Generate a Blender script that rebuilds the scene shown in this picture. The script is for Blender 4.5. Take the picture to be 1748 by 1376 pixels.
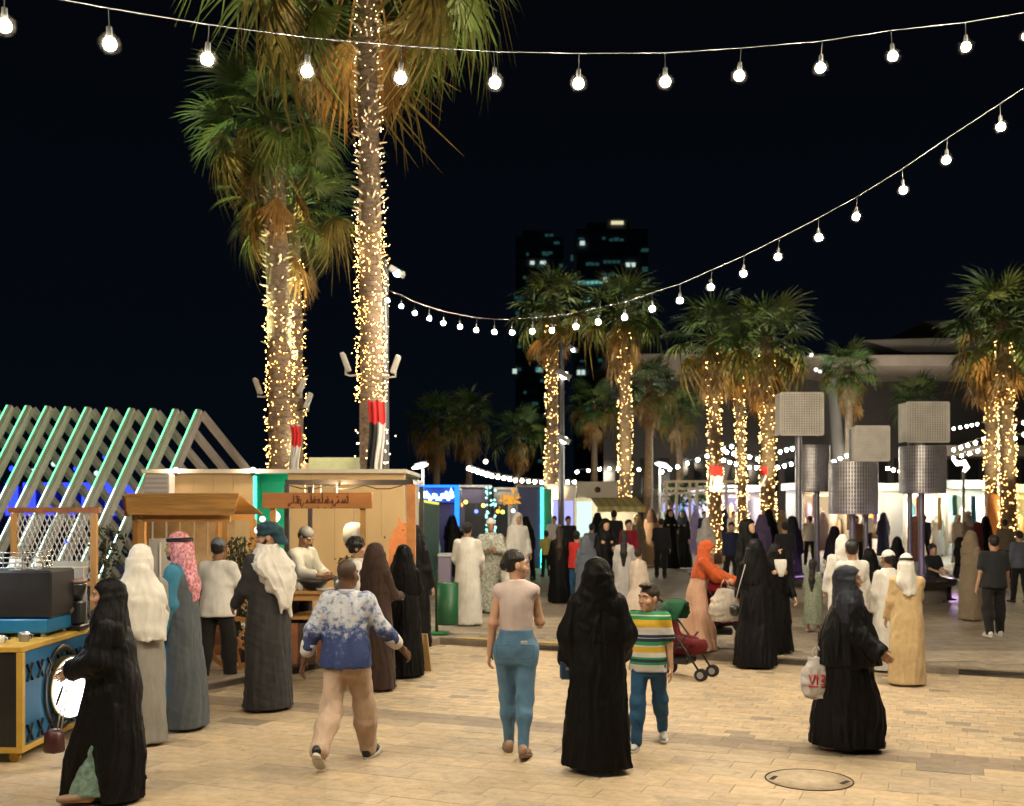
import bpy, bmesh, math, random
import numpy as np
from mathutils import Vector, Matrix, Euler

random.seed(7)
RNG = np.random.RandomState(7)
SC = bpy.context.scene
for _o in list(bpy.data.objects):
    bpy.data.objects.remove(_o, do_unlink=True)
COL = SC.collection
PI = math.pi
R = math.radians

# ------------------------------------------------------------------ camera, world, exposure
CAM_H, FPX, CX, HY = 2.1, 1850.0, 874.0, 864.0        # eye height (m), focal length and horizon in photo pixels
cam_d = bpy.data.cameras.new('camera')
cam_d.sensor_width = 36.0
cam_d.lens = 36.0 * FPX / 1748.0
cam_d.shift_y = (HY - 688.0) / 1748.0
cam_d.clip_start, cam_d.clip_end = 0.1, 3000.0
cam_d.dof.use_dof = True
cam_d.dof.focus_distance = 9.0
cam_d.dof.aperture_fstop = 2.6
cam = bpy.data.objects.new('camera', cam_d)
COL.objects.link(cam)
cam.location = (0, 0, CAM_H)
cam.rotation_euler = (R(90), 0, 0)
SC.camera = cam

W = bpy.data.worlds.new('World')
SC.world = W
W.use_nodes = True
_n = W.node_tree.nodes
_l = W.node_tree.links
_n.clear()
_out = _n.new('ShaderNodeOutputWorld')
_bg = _n.new('ShaderNodeBackground')
_tc = _n.new('ShaderNodeTexCoord')
_sep = _n.new('ShaderNodeSeparateXYZ')
_rmp = _n.new('ShaderNodeValToRGB')
_l.new(_tc.outputs['Generated'], _sep.inputs[0])
_l.new(_sep.outputs['Z'], _rmp.inputs[0])
_rmp.color_ramp.elements[0].position = 0.0
_rmp.color_ramp.elements[0].color = (0.0016, 0.0030, 0.0058, 1)
_rmp.color_ramp.elements[1].position = 0.55
_rmp.color_ramp.elements[1].color = (0.0010, 0.0013, 0.0021, 1)
_l.new(_rmp.outputs[0], _bg.inputs['Color'])
_bg.inputs['Strength'].default_value = 1.0            # a city night sky, all but black
_l.new(_bg.outputs[0], _out.inputs[0])

SC.view_settings.view_transform = 'Standard'
SC.view_settings.look = 'None'
SC.view_settings.gamma = 1.0
SC.view_settings.use_curve_mapping = False
SC.view_settings.exposure = 0.0
SC.render.engine = 'CYCLES'
SC.cycles.use_denoising = True
SC.cycles.use_light_tree = True
SC.cycles.max_bounces = 5
SC.cycles.diffuse_bounces = 3
SC.cycles.glossy_bounces = 3
SC.cycles.transmission_bounces = 4
SC.cycles.sample_clamp_indirect = 3.0
SC.cycles.sample_clamp_direct = 0.0
SC.cycles.caustics_reflective = False
SC.cycles.caustics_refractive = False

def P(px, py, d):
    "the point that stands at depth d on the sight line of a photo pixel"
    return Vector(((px - CX) * d / FPX, d, CAM_H - (py - HY) * d / FPX))
def G(px, py, gz=0.0):
    d = (CAM_H - gz) * FPX / (py - HY)
    return Vector(((px - CX) * d / FPX, d, gz))

# ------------------------------------------------------------------ materials
MATS = {}
def mat(name, col, rough=0.7, metal=0.0, var=0.0, scale=6.0, bump=0.0, bscale=60.0, emit=None, estr=0.0,
        spec=0.5, objrand=0.0, trans=0.0, alpha=1.0, sheen=0.0, vcol=None, drape=0.0, stain=0.0, stretch=(1, 1, 1), col2=None, detail=4.0):
    if name in MATS: return MATS[name]
    m = bpy.data.materials.new(name); m.use_nodes = True
    nt = m.node_tree; N = nt.nodes; L = nt.links
    b = N['Principled BSDF']
    b.inputs['Roughness'].default_value = rough
    b.inputs['Metallic'].default_value = metal
    b.inputs['Specular IOR Level'].default_value = spec
    if sheen: b.inputs['Sheen Weight'].default_value = sheen
    if trans: b.inputs['Transmission Weight'].default_value = trans
    c4 = (col[0], col[1], col[2], 1)
    b.inputs['Base Color'].default_value = c4
    src = None
    if var or bump or col2:
        tc = N.new('ShaderNodeTexCoord'); mp = N.new('ShaderNodeMapping')
        mp.inputs['Scale'].default_value = stretch
        L.new(tc.outputs['Object'], mp.inputs[0])
    if var or col2:
        no = N.new('ShaderNodeTexNoise'); no.inputs['Scale'].default_value = scale
        no.inputs['Detail'].default_value = detail; no.inputs['Roughness'].default_value = 0.6
        L.new(mp.outputs[0], no.inputs['Vector'])
        rp = N.new('ShaderNodeValToRGB'); rp.color_ramp.elements[0].position = 0.32; rp.color_ramp.elements[1].position = 0.68
        lo = col2 if col2 else tuple(max(0, c * (1 - var)) for c in col)
        hi = col if col2 else tuple(min(1, c * (1 + var)) for c in col)
        rp.color_ramp.elements[0].color = (*lo, 1); rp.color_ramp.elements[1].color = (*hi, 1)
        L.new(no.outputs['Fac'], rp.inputs[0]); src = rp.outputs[0]
    if vcol:
        at = N.new('ShaderNodeAttribute'); at.attribute_name = vcol
        mx = N.new('ShaderNodeMix'); mx.data_type = 'RGBA'; mx.blend_type = 'MULTIPLY'; mx.inputs[0].default_value = 1.0
        if src: L.new(src, mx.inputs[6])
        else: mx.inputs[6].default_value = c4
        L.new(at.outputs['Color'], mx.inputs[7]); src = mx.outputs[2]
    if objrand:
        oi = N.new('ShaderNodeObjectInfo'); mr = N.new('ShaderNodeMapRange')
        mr.inputs[3].default_value = 1 - objrand; mr.inputs[4].default_value = 1 + objrand
        L.new(oi.outputs['Random'], mr.inputs[0])
        mx = N.new('ShaderNodeVectorMath'); mx.operation = 'SCALE'
        if src: L.new(src, mx.inputs[0])
        else: mx.inputs[0].default_value = col
        L.new(mr.outputs[0], mx.inputs['Scale']); src = mx.outputs[0]
    if stain:
        ge = N.new('ShaderNodeNewGeometry')
        n1 = N.new('ShaderNodeTexNoise'); n1.inputs['Scale'].default_value = .55; n1.inputs['Detail'].default_value = 6; L.new(ge.outputs['Position'], n1.inputs['Vector'])
        n2 = N.new('ShaderNodeTexNoise'); n2.inputs['Scale'].default_value = 7.0; n2.inputs['Detail'].default_value = 3; L.new(ge.outputs['Position'], n2.inputs['Vector'])
        vo = N.new('ShaderNodeTexVoronoi'); vo.inputs['Scale'].default_value = 2.2; L.new(ge.outputs['Position'], vo.inputs['Vector'])
        m1 = N.new('ShaderNodeMapRange'); m1.inputs[1].default_value = .3; m1.inputs[2].default_value = .62; m1.inputs[3].default_value = 1 - stain; m1.inputs[4].default_value = 1.04; L.new(n1.outputs['Fac'], m1.inputs[0])
        m2 = N.new('ShaderNodeMapRange'); m2.inputs[1].default_value = .30; m2.inputs[2].default_value = .42; m2.inputs[3].default_value = 1 - stain * 1.1; m2.inputs[4].default_value = 1.0; L.new(n2.outputs['Fac'], m2.inputs[0])
        m3 = N.new('ShaderNodeMapRange'); m3.inputs[1].default_value = .035; m3.inputs[2].default_value = .055; m3.inputs[3].default_value = .55; m3.inputs[4].default_value = 1.0; L.new(vo.outputs['Distance'], m3.inputs[0])
        q1 = N.new('ShaderNodeMath'); q1.operation = 'MULTIPLY'; L.new(m1.outputs[0], q1.inputs[0]); L.new(m2.outputs[0], q1.inputs[1])
        q2 = N.new('ShaderNodeMath'); q2.operation = 'MULTIPLY'; L.new(q1.outputs[0], q2.inputs[0]); L.new(m3.outputs[0], q2.inputs[1])
        sv = N.new('ShaderNodeVectorMath'); sv.operation = 'SCALE'; L.new(src, sv.inputs[0]); L.new(q2.outputs[0], sv.inputs['Scale']); src = sv.outputs[0]
    if src: L.new(src, b.inputs['Base Color'])
    if bump:
        nb = N.new('ShaderNodeTexNoise'); nb.inputs['Scale'].default_value = bscale; nb.inputs['Detail'].default_value = 5.0
        L.new(mp.outputs[0], nb.inputs['Vector'])
        bp = N.new('ShaderNodeBump'); bp.inputs['Strength'].default_value = bump; bp.inputs['Distance'].default_value = 0.02
        L.new(nb.outputs['Fac'], bp.inputs['Height']); L.new(bp.outputs[0], b.inputs['Normal'])
        if drape:
            md = N.new('ShaderNodeMapping'); md.inputs['Scale'].default_value = (1, 1, .20); L.new(tc.outputs['Object'], md.inputs[0])
            nd = N.new('ShaderNodeTexNoise'); nd.inputs['Scale'].default_value = 8.5; nd.inputs['Detail'].default_value = 3; nd.inputs['Roughness'].default_value = .45; nd.inputs['Distortion'].default_value = .8; L.new(md.outputs[0], nd.inputs['Vector'])
            bd = N.new('ShaderNodeBump'); bd.inputs['Strength'].default_value = drape; bd.inputs['Distance'].default_value = .06
            L.new(nd.outputs['Fac'], bd.inputs['Height']); L.new(bd.outputs[0], bp.inputs['Normal'])
    if emit:
        b.inputs['Emission Color'].default_value = (*emit, 1); b.inputs['Emission Strength'].default_value = estr
    MATS[name] = m
    return m
def glow(name, col, strength):
    if name in MATS: return MATS[name]
    m = bpy.data.materials.new(name); m.use_nodes = True
    N = m.node_tree.nodes; N.clear()
    e = N.new('ShaderNodeEmission'); o = N.new('ShaderNodeOutputMaterial')
    e.inputs[0].default_value = (*col, 1); e.inputs[1].default_value = strength
    m.node_tree.links.new(e.outputs[0], o.inputs[0])
    MATS[name] = m
    return m

# ------------------------------------------------------------------ objects
def tag(o, label=None, cat=None, group=None, kind=None):
    if label: o['label'] = label
    if cat: o['category'] = cat
    if group: o['group'] = group
    if kind: o['kind'] = kind
    return o
def thing(name, label, cat, loc=(0, 0, 0), rotz=0.0, group=None):
    o = bpy.data.objects.new(name, None); COL.objects.link(o)
    o.empty_display_size = 0.1
    o.location = loc; o.rotation_euler = (0, 0, rotz)
    return tag(o, label, cat, group)
def link(name, me, parent=None, loc=None, rot=None, scale=None):
    o = bpy.data.objects.new(name, me); COL.objects.link(o)
    if parent: o.parent = parent
    if loc is not None: o.location = loc
    if rot is not None: o.rotation_euler = rot
    if scale is not None: o.scale = scale
    return o
def kids(o):
    return [c for c in bpy.data.objects if c.parent == o]
def copy_tree(o, parent=None, ch=None):
    c = o.copy(); COL.objects.link(c)
    if parent: c.parent = parent
    for k in list(o.children): copy_tree(k, c)
    return c
def raw_mesh(name, V, Fc, mats, idx=None, smooth=True):
    me = bpy.data.meshes.new(name)
    me.from_pydata([tuple(v) for v in V], [], [tuple(f) for f in Fc])
    for m in (mats if isinstance(mats, (list, tuple)) else [mats]): me.materials.append(m)
    if idx is not None: me.polygons.foreach_set('material_index', np.asarray(idx, dtype=np.int32))
    if smooth is not False:
        if smooth is True: me.polygons.foreach_set('use_smooth', np.ones(len(me.polygons), dtype=bool))
        else: me.polygons.foreach_set('use_smooth', np.asarray(smooth, dtype=bool))
    me.update()
    return me

class MB:
    "collects shapes and links them as ONE mesh object"
    def __init__(s): s.v = []; s.f = []; s.m = []; s.s = []; s.mi = 0; s.M = None
    def add(s, V, Fc, smooth=False):
        b = len(s.v)
        if s.M is not None: V = [s.M @ Vector(v) for v in V]
        s.v += [tuple(v) for v in V]
        for f in Fc:
            s.f.append(tuple(b + i for i in f)); s.m.append(s.mi); s.s.append(smooth)
        return s
    def box(s, c, d, rot=None, bev=0.0):
        x, y, z = d[0] / 2, d[1] / 2, d[2] / 2
        Rm = Euler(rot).to_matrix() if rot else None
        c = Vector(c)
        def T(p):
            p = Vector(p)
            if Rm: p = Rm @ p
            return p + c
        b = min(bev, x * .45, y * .45, z * .45)
        if b <= 0:
            V = [T((sx * x, sy * y, sz * z)) for sz in (-1, 1) for sy in (-1, 1) for sx in (-1, 1)]
            Fc = [(0, 2, 3, 1), (4, 5, 7, 6), (0, 1, 5, 4), (2, 6, 7, 3), (0, 4, 6, 2), (1, 3, 7, 5)]
            return s.add(V, Fc)
        bm = bmesh.new(); bmesh.ops.create_cube(bm, size=1.0)
        for v in bm.verts: v.co = Vector((v.co.x * d[0], v.co.y * d[1], v.co.z * d[2]))
        bmesh.ops.bevel(bm, geom=bm.edges[:], offset=b, segments=1, affect='EDGES')
        bm.verts.ensure_lookup_table(); bm.verts.index_update()
        V = [T(v.co) for v in bm.verts]; Fc = [[v.index for v in f.verts] for f in bm.faces]
        bm.free()
        return s.add(V, Fc)
    def span(s, x0, x1, y0, y1, z0, z1, bev=0.0):
        return s.box(((x0 + x1) / 2, (y0 + y1) / 2, (z0 + z1) / 2), (x1 - x0, y1 - y0, z1 - z0), bev=bev)
    def cyl(s, a, b, ra, rb=None, n=10, cap=True, smooth=True):
        rb = ra if rb is None else rb
        a, b = Vector(a), Vector(b); ax = (b - a)
        if ax.length < 1e-9: return s
        ax.normalize()
        u = ax.orthogonal().normalized(); w = ax.cross(u)
        V = []
        for c, r in ((a, ra), (b, rb)):
            for i in range(n):
                t = 2 * PI * i / n
                V.append(c + u * (r * math.cos(t)) + w * (r * math.sin(t)))
        s.add(V, [(i, (i + 1) % n, n + (i + 1) % n, n + i) for i in range(n)], smooth)
        if cap:
            s.add(V[:n], [tuple(range(n))[::-1]]); s.add(V[n:], [tuple(range(n))])
        return s
    def beam(s, a, b, w, h, up=(0, 0, 1)):
        a, b = Vector(a), Vector(b); ax = (b - a).normalized(); up = Vector(up)
        sd = ax.cross(up)
        if sd.length < 1e-4: sd = ax.cross(Vector((0, 1, 0)))
        sd.normalize(); up = sd.cross(ax)
        V = [c + sd * (w / 2 * i) + up * (h / 2 * j) for c in (a, b) for i, j in ((-1, -1), (1, -1), (1, 1), (-1, 1))]
        return s.add(V, [(3, 2, 1, 0), (4, 5, 6, 7), (0, 1, 5, 4), (1, 2, 6, 5), (2, 3, 7, 6), (3, 0, 4, 7)])
    def tube(s, pts, r, n=6, cap=True, smooth=True):
        pts = [Vector(p) for p in pts]; m = len(pts)
        rs = r if isinstance(r, (list, tuple)) else [r] * m
        V = []; ref = None
        for i, p in enumerate(pts):
            t = (pts[min(i + 1, m - 1)] - pts[max(i - 1, 0)])
            t = t.normalized() if t.length > 1e-9 else Vector((0, 0, 1))
            if ref is None: ref = t.orthogonal().normalized()
            u = ref - t * ref.dot(t)
            u = u.normalized() if u.length > 1e-6 else t.orthogonal().normalized()
            ref = u; w = t.cross(u)
            for k in range(n):
                a = 2 * PI * k / n
                V.append(p + u * (rs[i] * math.cos(a)) + w * (rs[i] * math.sin(a)))
        Fc = [(i * n + k, i * n + (k + 1) % n, (i + 1) * n + (k + 1) % n, (i + 1) * n + k) for i in range(m - 1) for k in range(n)]
        if cap: Fc += [tuple(range(n))[::-1], tuple(range((m - 1) * n, m * n))]
        return s.add(V, Fc, smooth)
    def ball(s, c, r, nu=8, nv=6, rot=None):
        rx, ry, rz = (r, r, r) if isinstance(r, (int, float)) else r
        c = Vector(c); V = []; Rm = Euler(rot).to_matrix() if rot else None
        for j in range(1, nv):
            ph = PI * j / nv
            for i in range(nu):
                t = 2 * PI * i / nu
                V.append(Vector((rx * math.sin(ph) * math.cos(t), ry * math.sin(ph) * math.sin(t), rz * math.cos(ph))))
        V += [Vector((0, 0, rz)), Vector((0, 0, -rz))]
        if Rm: V = [Rm @ v for v in V]
        V = [v + c for v in V]
        T, B = len(V) - 2, len(V) - 1
        Fc = [(j * nu + i, (j + 1) * nu + i, (j + 1) * nu + (i + 1) % nu, j * nu + (i + 1) % nu) for j in range(nv - 2) for i in range(nu)]
        Fc += [(T, i, (i + 1) % nu) for i in range(nu)] + [(B, (nv - 2) * nu + (i + 1) % nu, (nv - 2) * nu + i) for i in range(nu)]
        return s.add(V, Fc, True)
    def prism(s, poly, a, b):
        "an outline poly (list of 3D points) extruded by the vector b from a"
        V0 = [Vector(p) + Vector(a) for p in poly]; V1 = [p + Vector(b) for p in V0]; n = len(V0)
        return s.add(V0 + V1, [tuple(range(n)), tuple(range(2 * n - 1, n - 1, -1))] + [(i, n + i, n + (i + 1) % n, (i + 1) % n) for i in range(n)])
    def lathe(s, prof, n=20, c=(0, 0, 0), cap=True):
        c = Vector(c); V = [c + Vector((r * math.cos(2 * PI * i / n), r * math.sin(2 * PI * i / n), z)) for r, z in prof for i in range(n)]
        m = len(prof)
        Fc = [(j * n + i, j * n + (i + 1) % n, (j + 1) * n + (i + 1) % n, (j + 1) * n + i) for j in range(m - 1) for i in range(n)]
        if cap: Fc += [tuple(range(n))[::-1], tuple(range((m - 1) * n, m * n))]
        return s.add(V, Fc, True)
    def mesh(s, name, mats):
        return raw_mesh(name, s.v, s.f, mats, s.m, s.s)
    def build(s, name, mats, parent=None, loc=None, rot=None, **kw):
        o = link(name, s.mesh(name, mats), parent, loc, rot)
        if kw: tag(o, **kw)
        return o
def part(name, m, parent, fn):
    mb = MB(); fn(mb); return mb.build(name, m, parent)
# ------------------------------------------------------------------ smooth bodies: distance fields meshed with surface nets
def smin(a, b, k):
    h = np.clip(.5 + .5 * (b - a) / k, 0, 1)
    return b * (1 - h) + a * h - k * h * (1 - h)
_E = [(a, b) for a in range(8) for b in range(a + 1, 8) if bin(a ^ b).count('1') == 1]
_C = np.array([((i >> 2) & 1, (i >> 1) & 1, i & 1) for i in range(8)])
def surface_nets(Fd, org, vox):
    S = Fd < 0
    c = [S[a[0]:S.shape[0] - 1 + a[0], a[1]:S.shape[1] - 1 + a[1], a[2]:S.shape[2] - 1 + a[2]] for a in _C]
    cnt = sum(x.astype(np.int8) for x in c)
    act = (cnt > 0) & (cnt < 8)
    I = np.argwhere(act)
    idx = -np.ones(act.shape, dtype=np.int64); idx[act] = np.arange(len(I))
    val = np.stack([Fd[I[:, 0] + a[0], I[:, 1] + a[1], I[:, 2] + a[2]] for a in _C], 1)
    pos = np.zeros((len(I), 3)); num = np.zeros(len(I))
    for a, b in _E:
        va, vb = val[:, a], val[:, b]; cr = (va < 0) != (vb < 0)
        t = np.where(cr, va / np.where(cr, va - vb, 1), 0)
        p = _C[a] + t[:, None] * (_C[b] - _C[a])
        pos += np.where(cr[:, None], p, 0); num += cr
    pos = (I + pos / num[:, None]) * vox + org
    Fc = []
    for ax in range(3):
        o1, o2 = [(1, 2), (2, 0), (0, 1)][ax]
        sl0 = [slice(None)] * 3; sl1 = [slice(None)] * 3
        sl0[ax] = slice(0, -1); sl1[ax] = slice(1, None)
        ch = S[tuple(sl0)] != S[tuple(sl1)]
        E = np.argwhere(ch)
        E = E[(E[:, o1] > 0) & (E[:, o2] > 0) & (E[:, o1] < act.shape[o1]) & (E[:, o2] < act.shape[o2])]
        if not len(E): continue
        def cell(d1, d2):
            q = E.copy(); q[:, o1] -= d1; q[:, o2] -= d2
            return idx[q[:, 0], q[:, 1], q[:, 2]]
        Q = np.stack([cell(1, 1), cell(0, 1), cell(0, 0), cell(1, 0)], 1)
        ins = S[E[:, 0], E[:, 1], E[:, 2]]
        Q[~ins] = Q[~ins][:, ::-1]
        Fc.append(Q[(Q >= 0).all(1)])
    return pos, (np.concatenate(Fc) if Fc else np.zeros((0, 4), int))

class SDF:
    def __init__(s): s.p = []
    def cone(s, a, b, ra, rb=None, k=.03, sub=False):
        a, b = np.array(a, float), np.array(b, float); rb = ra if rb is None else rb
        m = max(ra, rb)
        s.p.append(('c', (a, b, ra, rb), np.minimum(a, b) - m, np.maximum(a, b) + m, k, sub)); return s
    def chain(s, pts, rs, k=.03):
        for i in range(len(pts) - 1): s.cone(pts[i], pts[i + 1], rs[i], rs[i + 1], k)
        return s
    def ell(s, c, r, Rm=None, k=.03, sub=False):
        c, r = np.array(c, float), np.array(r, float); m = r.max() if Rm is not None else r
        s.p.append(('e', (c, r, None if Rm is None else np.array(Rm)), c - m, c + m, k, sub)); return s
    def stack(s, lev, k=.04, fold=None, sub=False, sm=.07, lo=None, hi=None):
        "elliptic rings (z, cx, cy, rx, ry) piled up; fold(theta, z) crumples them"
        lev = sorted(lev); A = np.array(lev, float)
        z0, z1 = A[0, 0], A[-1, 0]
        zz = np.linspace(z0, z1, 160); w = max(1, int(sm / max(1e-6, (z1 - z0)) * 160))
        cols = []
        for j in range(1, 5):
            y = np.interp(zz, A[:, 0], A[:, j]); yp = np.concatenate([np.full(w, y[0]), y, np.full(w, y[-1])])
            cols.append(np.convolve(yp, np.ones(2 * w + 1) / (2 * w + 1), 'valid'))
        mx = A[:, 3].max() * 1.25; my = A[:, 4].max() * 1.25
        bl = np.array([A[:, 1].min() - mx, A[:, 2].min() - my, z0]); bh = np.array([A[:, 1].max() + mx, A[:, 2].max() + my, z1])
        s.p.append(('s', (zz, cols, fold, z0, z1), bl, bh, k, sub)); return s
    def slab(s, n, d, k=.01):
        "cut away everything where p.n > d"
        s.p.append(('h', (np.array(n, float), d), None, None, k, True)); return s
    def mesh(s, vox, wr=None, pad=.02):
        bl = np.min([p[2] for p in s.p if not p[5]], 0) - pad - 2 * vox
        bh = np.max([p[3] for p in s.p if not p[5]], 0) + pad + 2 * vox
        n = np.ceil((bh - bl) / vox).astype(int) + 1
        Fd = np.full(n, 1.0, dtype=np.float32)
        ax = [bl[i] + vox * np.arange(n[i]) for i in range(3)]
        for kind, a, lo, hi, k, sub in s.p:
            if kind == 'h': i0, i1 = np.zeros(3, int), n
            else:
                m = k + 2 * vox + .012
                i0 = np.clip(np.floor((lo - m - bl) / vox).astype(int), 0, n); i1 = np.clip(np.ceil((hi + m - bl) / vox).astype(int) + 1, 0, n)
            if (i1 <= i0).any(): continue
            x = ax[0][i0[0]:i1[0]][:, None, None]; y = ax[1][i0[1]:i1[1]][None, :, None]; z = ax[2][i0[2]:i1[2]][None, None, :]
            if kind == 'c':
                pa, pb, ra, rb = a; ab = pb - pa; L2 = max(1e-9, ab @ ab)
                t = np.clip(((x - pa[0]) * ab[0] + (y - pa[1]) * ab[1] + (z - pa[2]) * ab[2]) / L2, 0, 1)
                d = np.sqrt((x - pa[0] - t * ab[0]) ** 2 + (y - pa[1] - t * ab[1]) ** 2 + (z - pa[2] - t * ab[2]) ** 2) - (ra + t * (rb - ra))
            elif kind == 'e':
                c, r, Rm = a; X, Y, Z = x - c[0], y - c[1], z - c[2]
                if Rm is not None:
                    X, Y, Z = (Rm[0, 0] * X + Rm[1, 0] * Y + Rm[2, 0] * Z, Rm[0, 1] * X + Rm[1, 1] * Y + Rm[2, 1] * Z, Rm[0, 2] * X + Rm[1, 2] * Y + Rm[2, 2] * Z)
                k0 = np.sqrt((X / r[0]) ** 2 + (Y / r[1]) ** 2 + (Z / r[2]) ** 2)
                k1 = np.sqrt((X / r[0] ** 2) ** 2 + (Y / r[1] ** 2) ** 2 + (Z / r[2] ** 2) ** 2)
                d = k0 * (k0 - 1) / np.maximum(k1, 1e-6)
            elif kind == 's':
                zz, cols, fold, z0, z1 = a; zl = np.ravel(z)
                cx, cy, rx, ry = [np.interp(zl, zz, cc)[None, None, :] for cc in cols]
                X, Y = (x - cx) / rx, (y - cy) / ry
                q = np.sqrt(X * X + Y * Y)
                if fold is not None: q = q / (1 + fold(np.arctan2(Y, X), z))
                d = np.maximum((q - 1) * np.minimum(rx, ry), np.maximum(z0 - z, z - z1))
            else:
                nn, dd = a; d = -(x * nn[0] + y * nn[1] + z * nn[2] - dd)
            sl = tuple(slice(i0[i], i1[i]) for i in range(3))
            if sub: Fd[sl] = -smin(-Fd[sl], d, max(k, 1e-4))
            else: Fd[sl] = smin(Fd[sl], d, max(k, 1e-4))
        if wr:
            amp, fr, seed = wr[:3]; st = wr[3] if len(wr) > 3 else (1, 1, 1)
            rg = np.random.RandomState(seed); Nz = np.zeros(n, dtype=np.float32)
            x, y, z = ax[0][:, None, None], ax[1][None, :, None], ax[2][None, None, :]
            for o in range(4):
                f = fr * (1.55 ** o); kv = rg.normal(size=3); kv = kv / np.linalg.norm(kv) * f * np.array(st); k2 = rg.normal(size=3) * f * .4
                Nz += (.7 ** o) * np.sin(x * kv[0] + y * kv[1] + z * kv[2] + 2.1 * np.sin(x * k2[0] + y * k2[1] + z * k2[2] + o) + rg.uniform(0, 6)).astype(np.float32)
            Fd = Fd + amp * Nz
        Fd[0] = Fd[-1] = 1; Fd[:, 0] = Fd[:, -1] = 1; Fd[:, :, 0] = Fd[:, :, -1] = 1
        return surface_nets(Fd, bl, vox)

def join_vf(lst):
    V, Fc, b = [], [], 0
    for v, f in lst: V.append(v); Fc.append(f + b); b += len(v)
    return np.concatenate(V), np.concatenate(Fc)
def np_mesh(name, V, Fc, mats, idx=None):
    me = bpy.data.meshes.new(name)
    nf = len(Fc)
    me.vertices.add(len(V)); me.vertices.foreach_set('co', np.asarray(V, np.float32).ravel())
    me.loops.add(nf * 4); me.loops.foreach_set('vertex_index', np.asarray(Fc, np.int32).ravel())
    me.polygons.add(nf); me.polygons.foreach_set('loop_start', np.arange(0, nf * 4, 4, dtype=np.int32))
    for m in (mats if isinstance(mats, (list, tuple)) else [mats]): me.materials.append(m)
    if idx is not None: me.polygons.foreach_set('material_index', np.asarray(idx, np.int32))
    me.update(calc_edges=True); me.validate()
    me.polygons.foreach_set('use_smooth', np.ones(len(me.polygons), dtype=bool))
    return me

# ------------------------------------------------------------------ people
SKIN_TAN = mat('skin_tan', (.46, .27, .17), .55, var=.08, scale=12, spec=.35)
SKIN_LIGHT = mat('skin_light', (.58, .345, .225), .5, var=.06, scale=12, spec=.35)
SKIN_DARK = mat('skin_dark', (.13, .062, .035), .45, var=.12, scale=12, spec=.4)
SKIN_BROWN = mat('skin_brown', (.27, .145, .085), .5, var=.08, scale=12, spec=.35)
HAIR = mat('hair_black', (.012, .009, .008), .5, var=.4, scale=40, bump=.7, bscale=120, stretch=(1, 1, .25), drape=1.0)
HAIR_B = mat('hair_brown', (.03, .016, .009), .5, var=.4, scale=40, bump=.7, bscale=120, stretch=(1, 1, .25), drape=1.0)
EYEW = mat('eye_white', (.34, .28, .25), .3)  # darkened white: shade of the missing lids put into the colour
EYED = mat('eye_dark', (.01, .007, .005), .2)
LIP = mat('lip', (.42, .18, .14), .5)
def cloth(name, col, rough=.85, var=.12, bump=.25, bscale=160, scale=5, sheen=.10, spec=.2, drape=.42, **k):
    return mat(name, col, rough, var=var, scale=scale, bump=bump, bscale=bscale, sheen=sheen, spec=spec, drape=drape, **k)
BLACK = cloth('black_fabric', (.0035, .0035, .004), .6, sheen=.0, spec=.16, drape=.75)
BLACK2 = cloth('black_crepe', (.0045, .0045, .006), .5, sheen=.0, spec=.18, drape=.75)

def rx(a): c, s = math.cos(a), math.sin(a); return np.array([[1, 0, 0], [0, c, -s], [0, s, c]])
def ry(a): c, s = math.cos(a), math.sin(a); return np.array([[c, 0, s], [0, 1, 0], [-s, 0, c]])
def rz(a): c, s = math.cos(a), math.sin(a); return np.array([[c, -s, 0], [s, c, 0], [0, 0, 1]])
def nrm(v): v = np.array(v, float); return v / np.linalg.norm(v)

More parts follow.
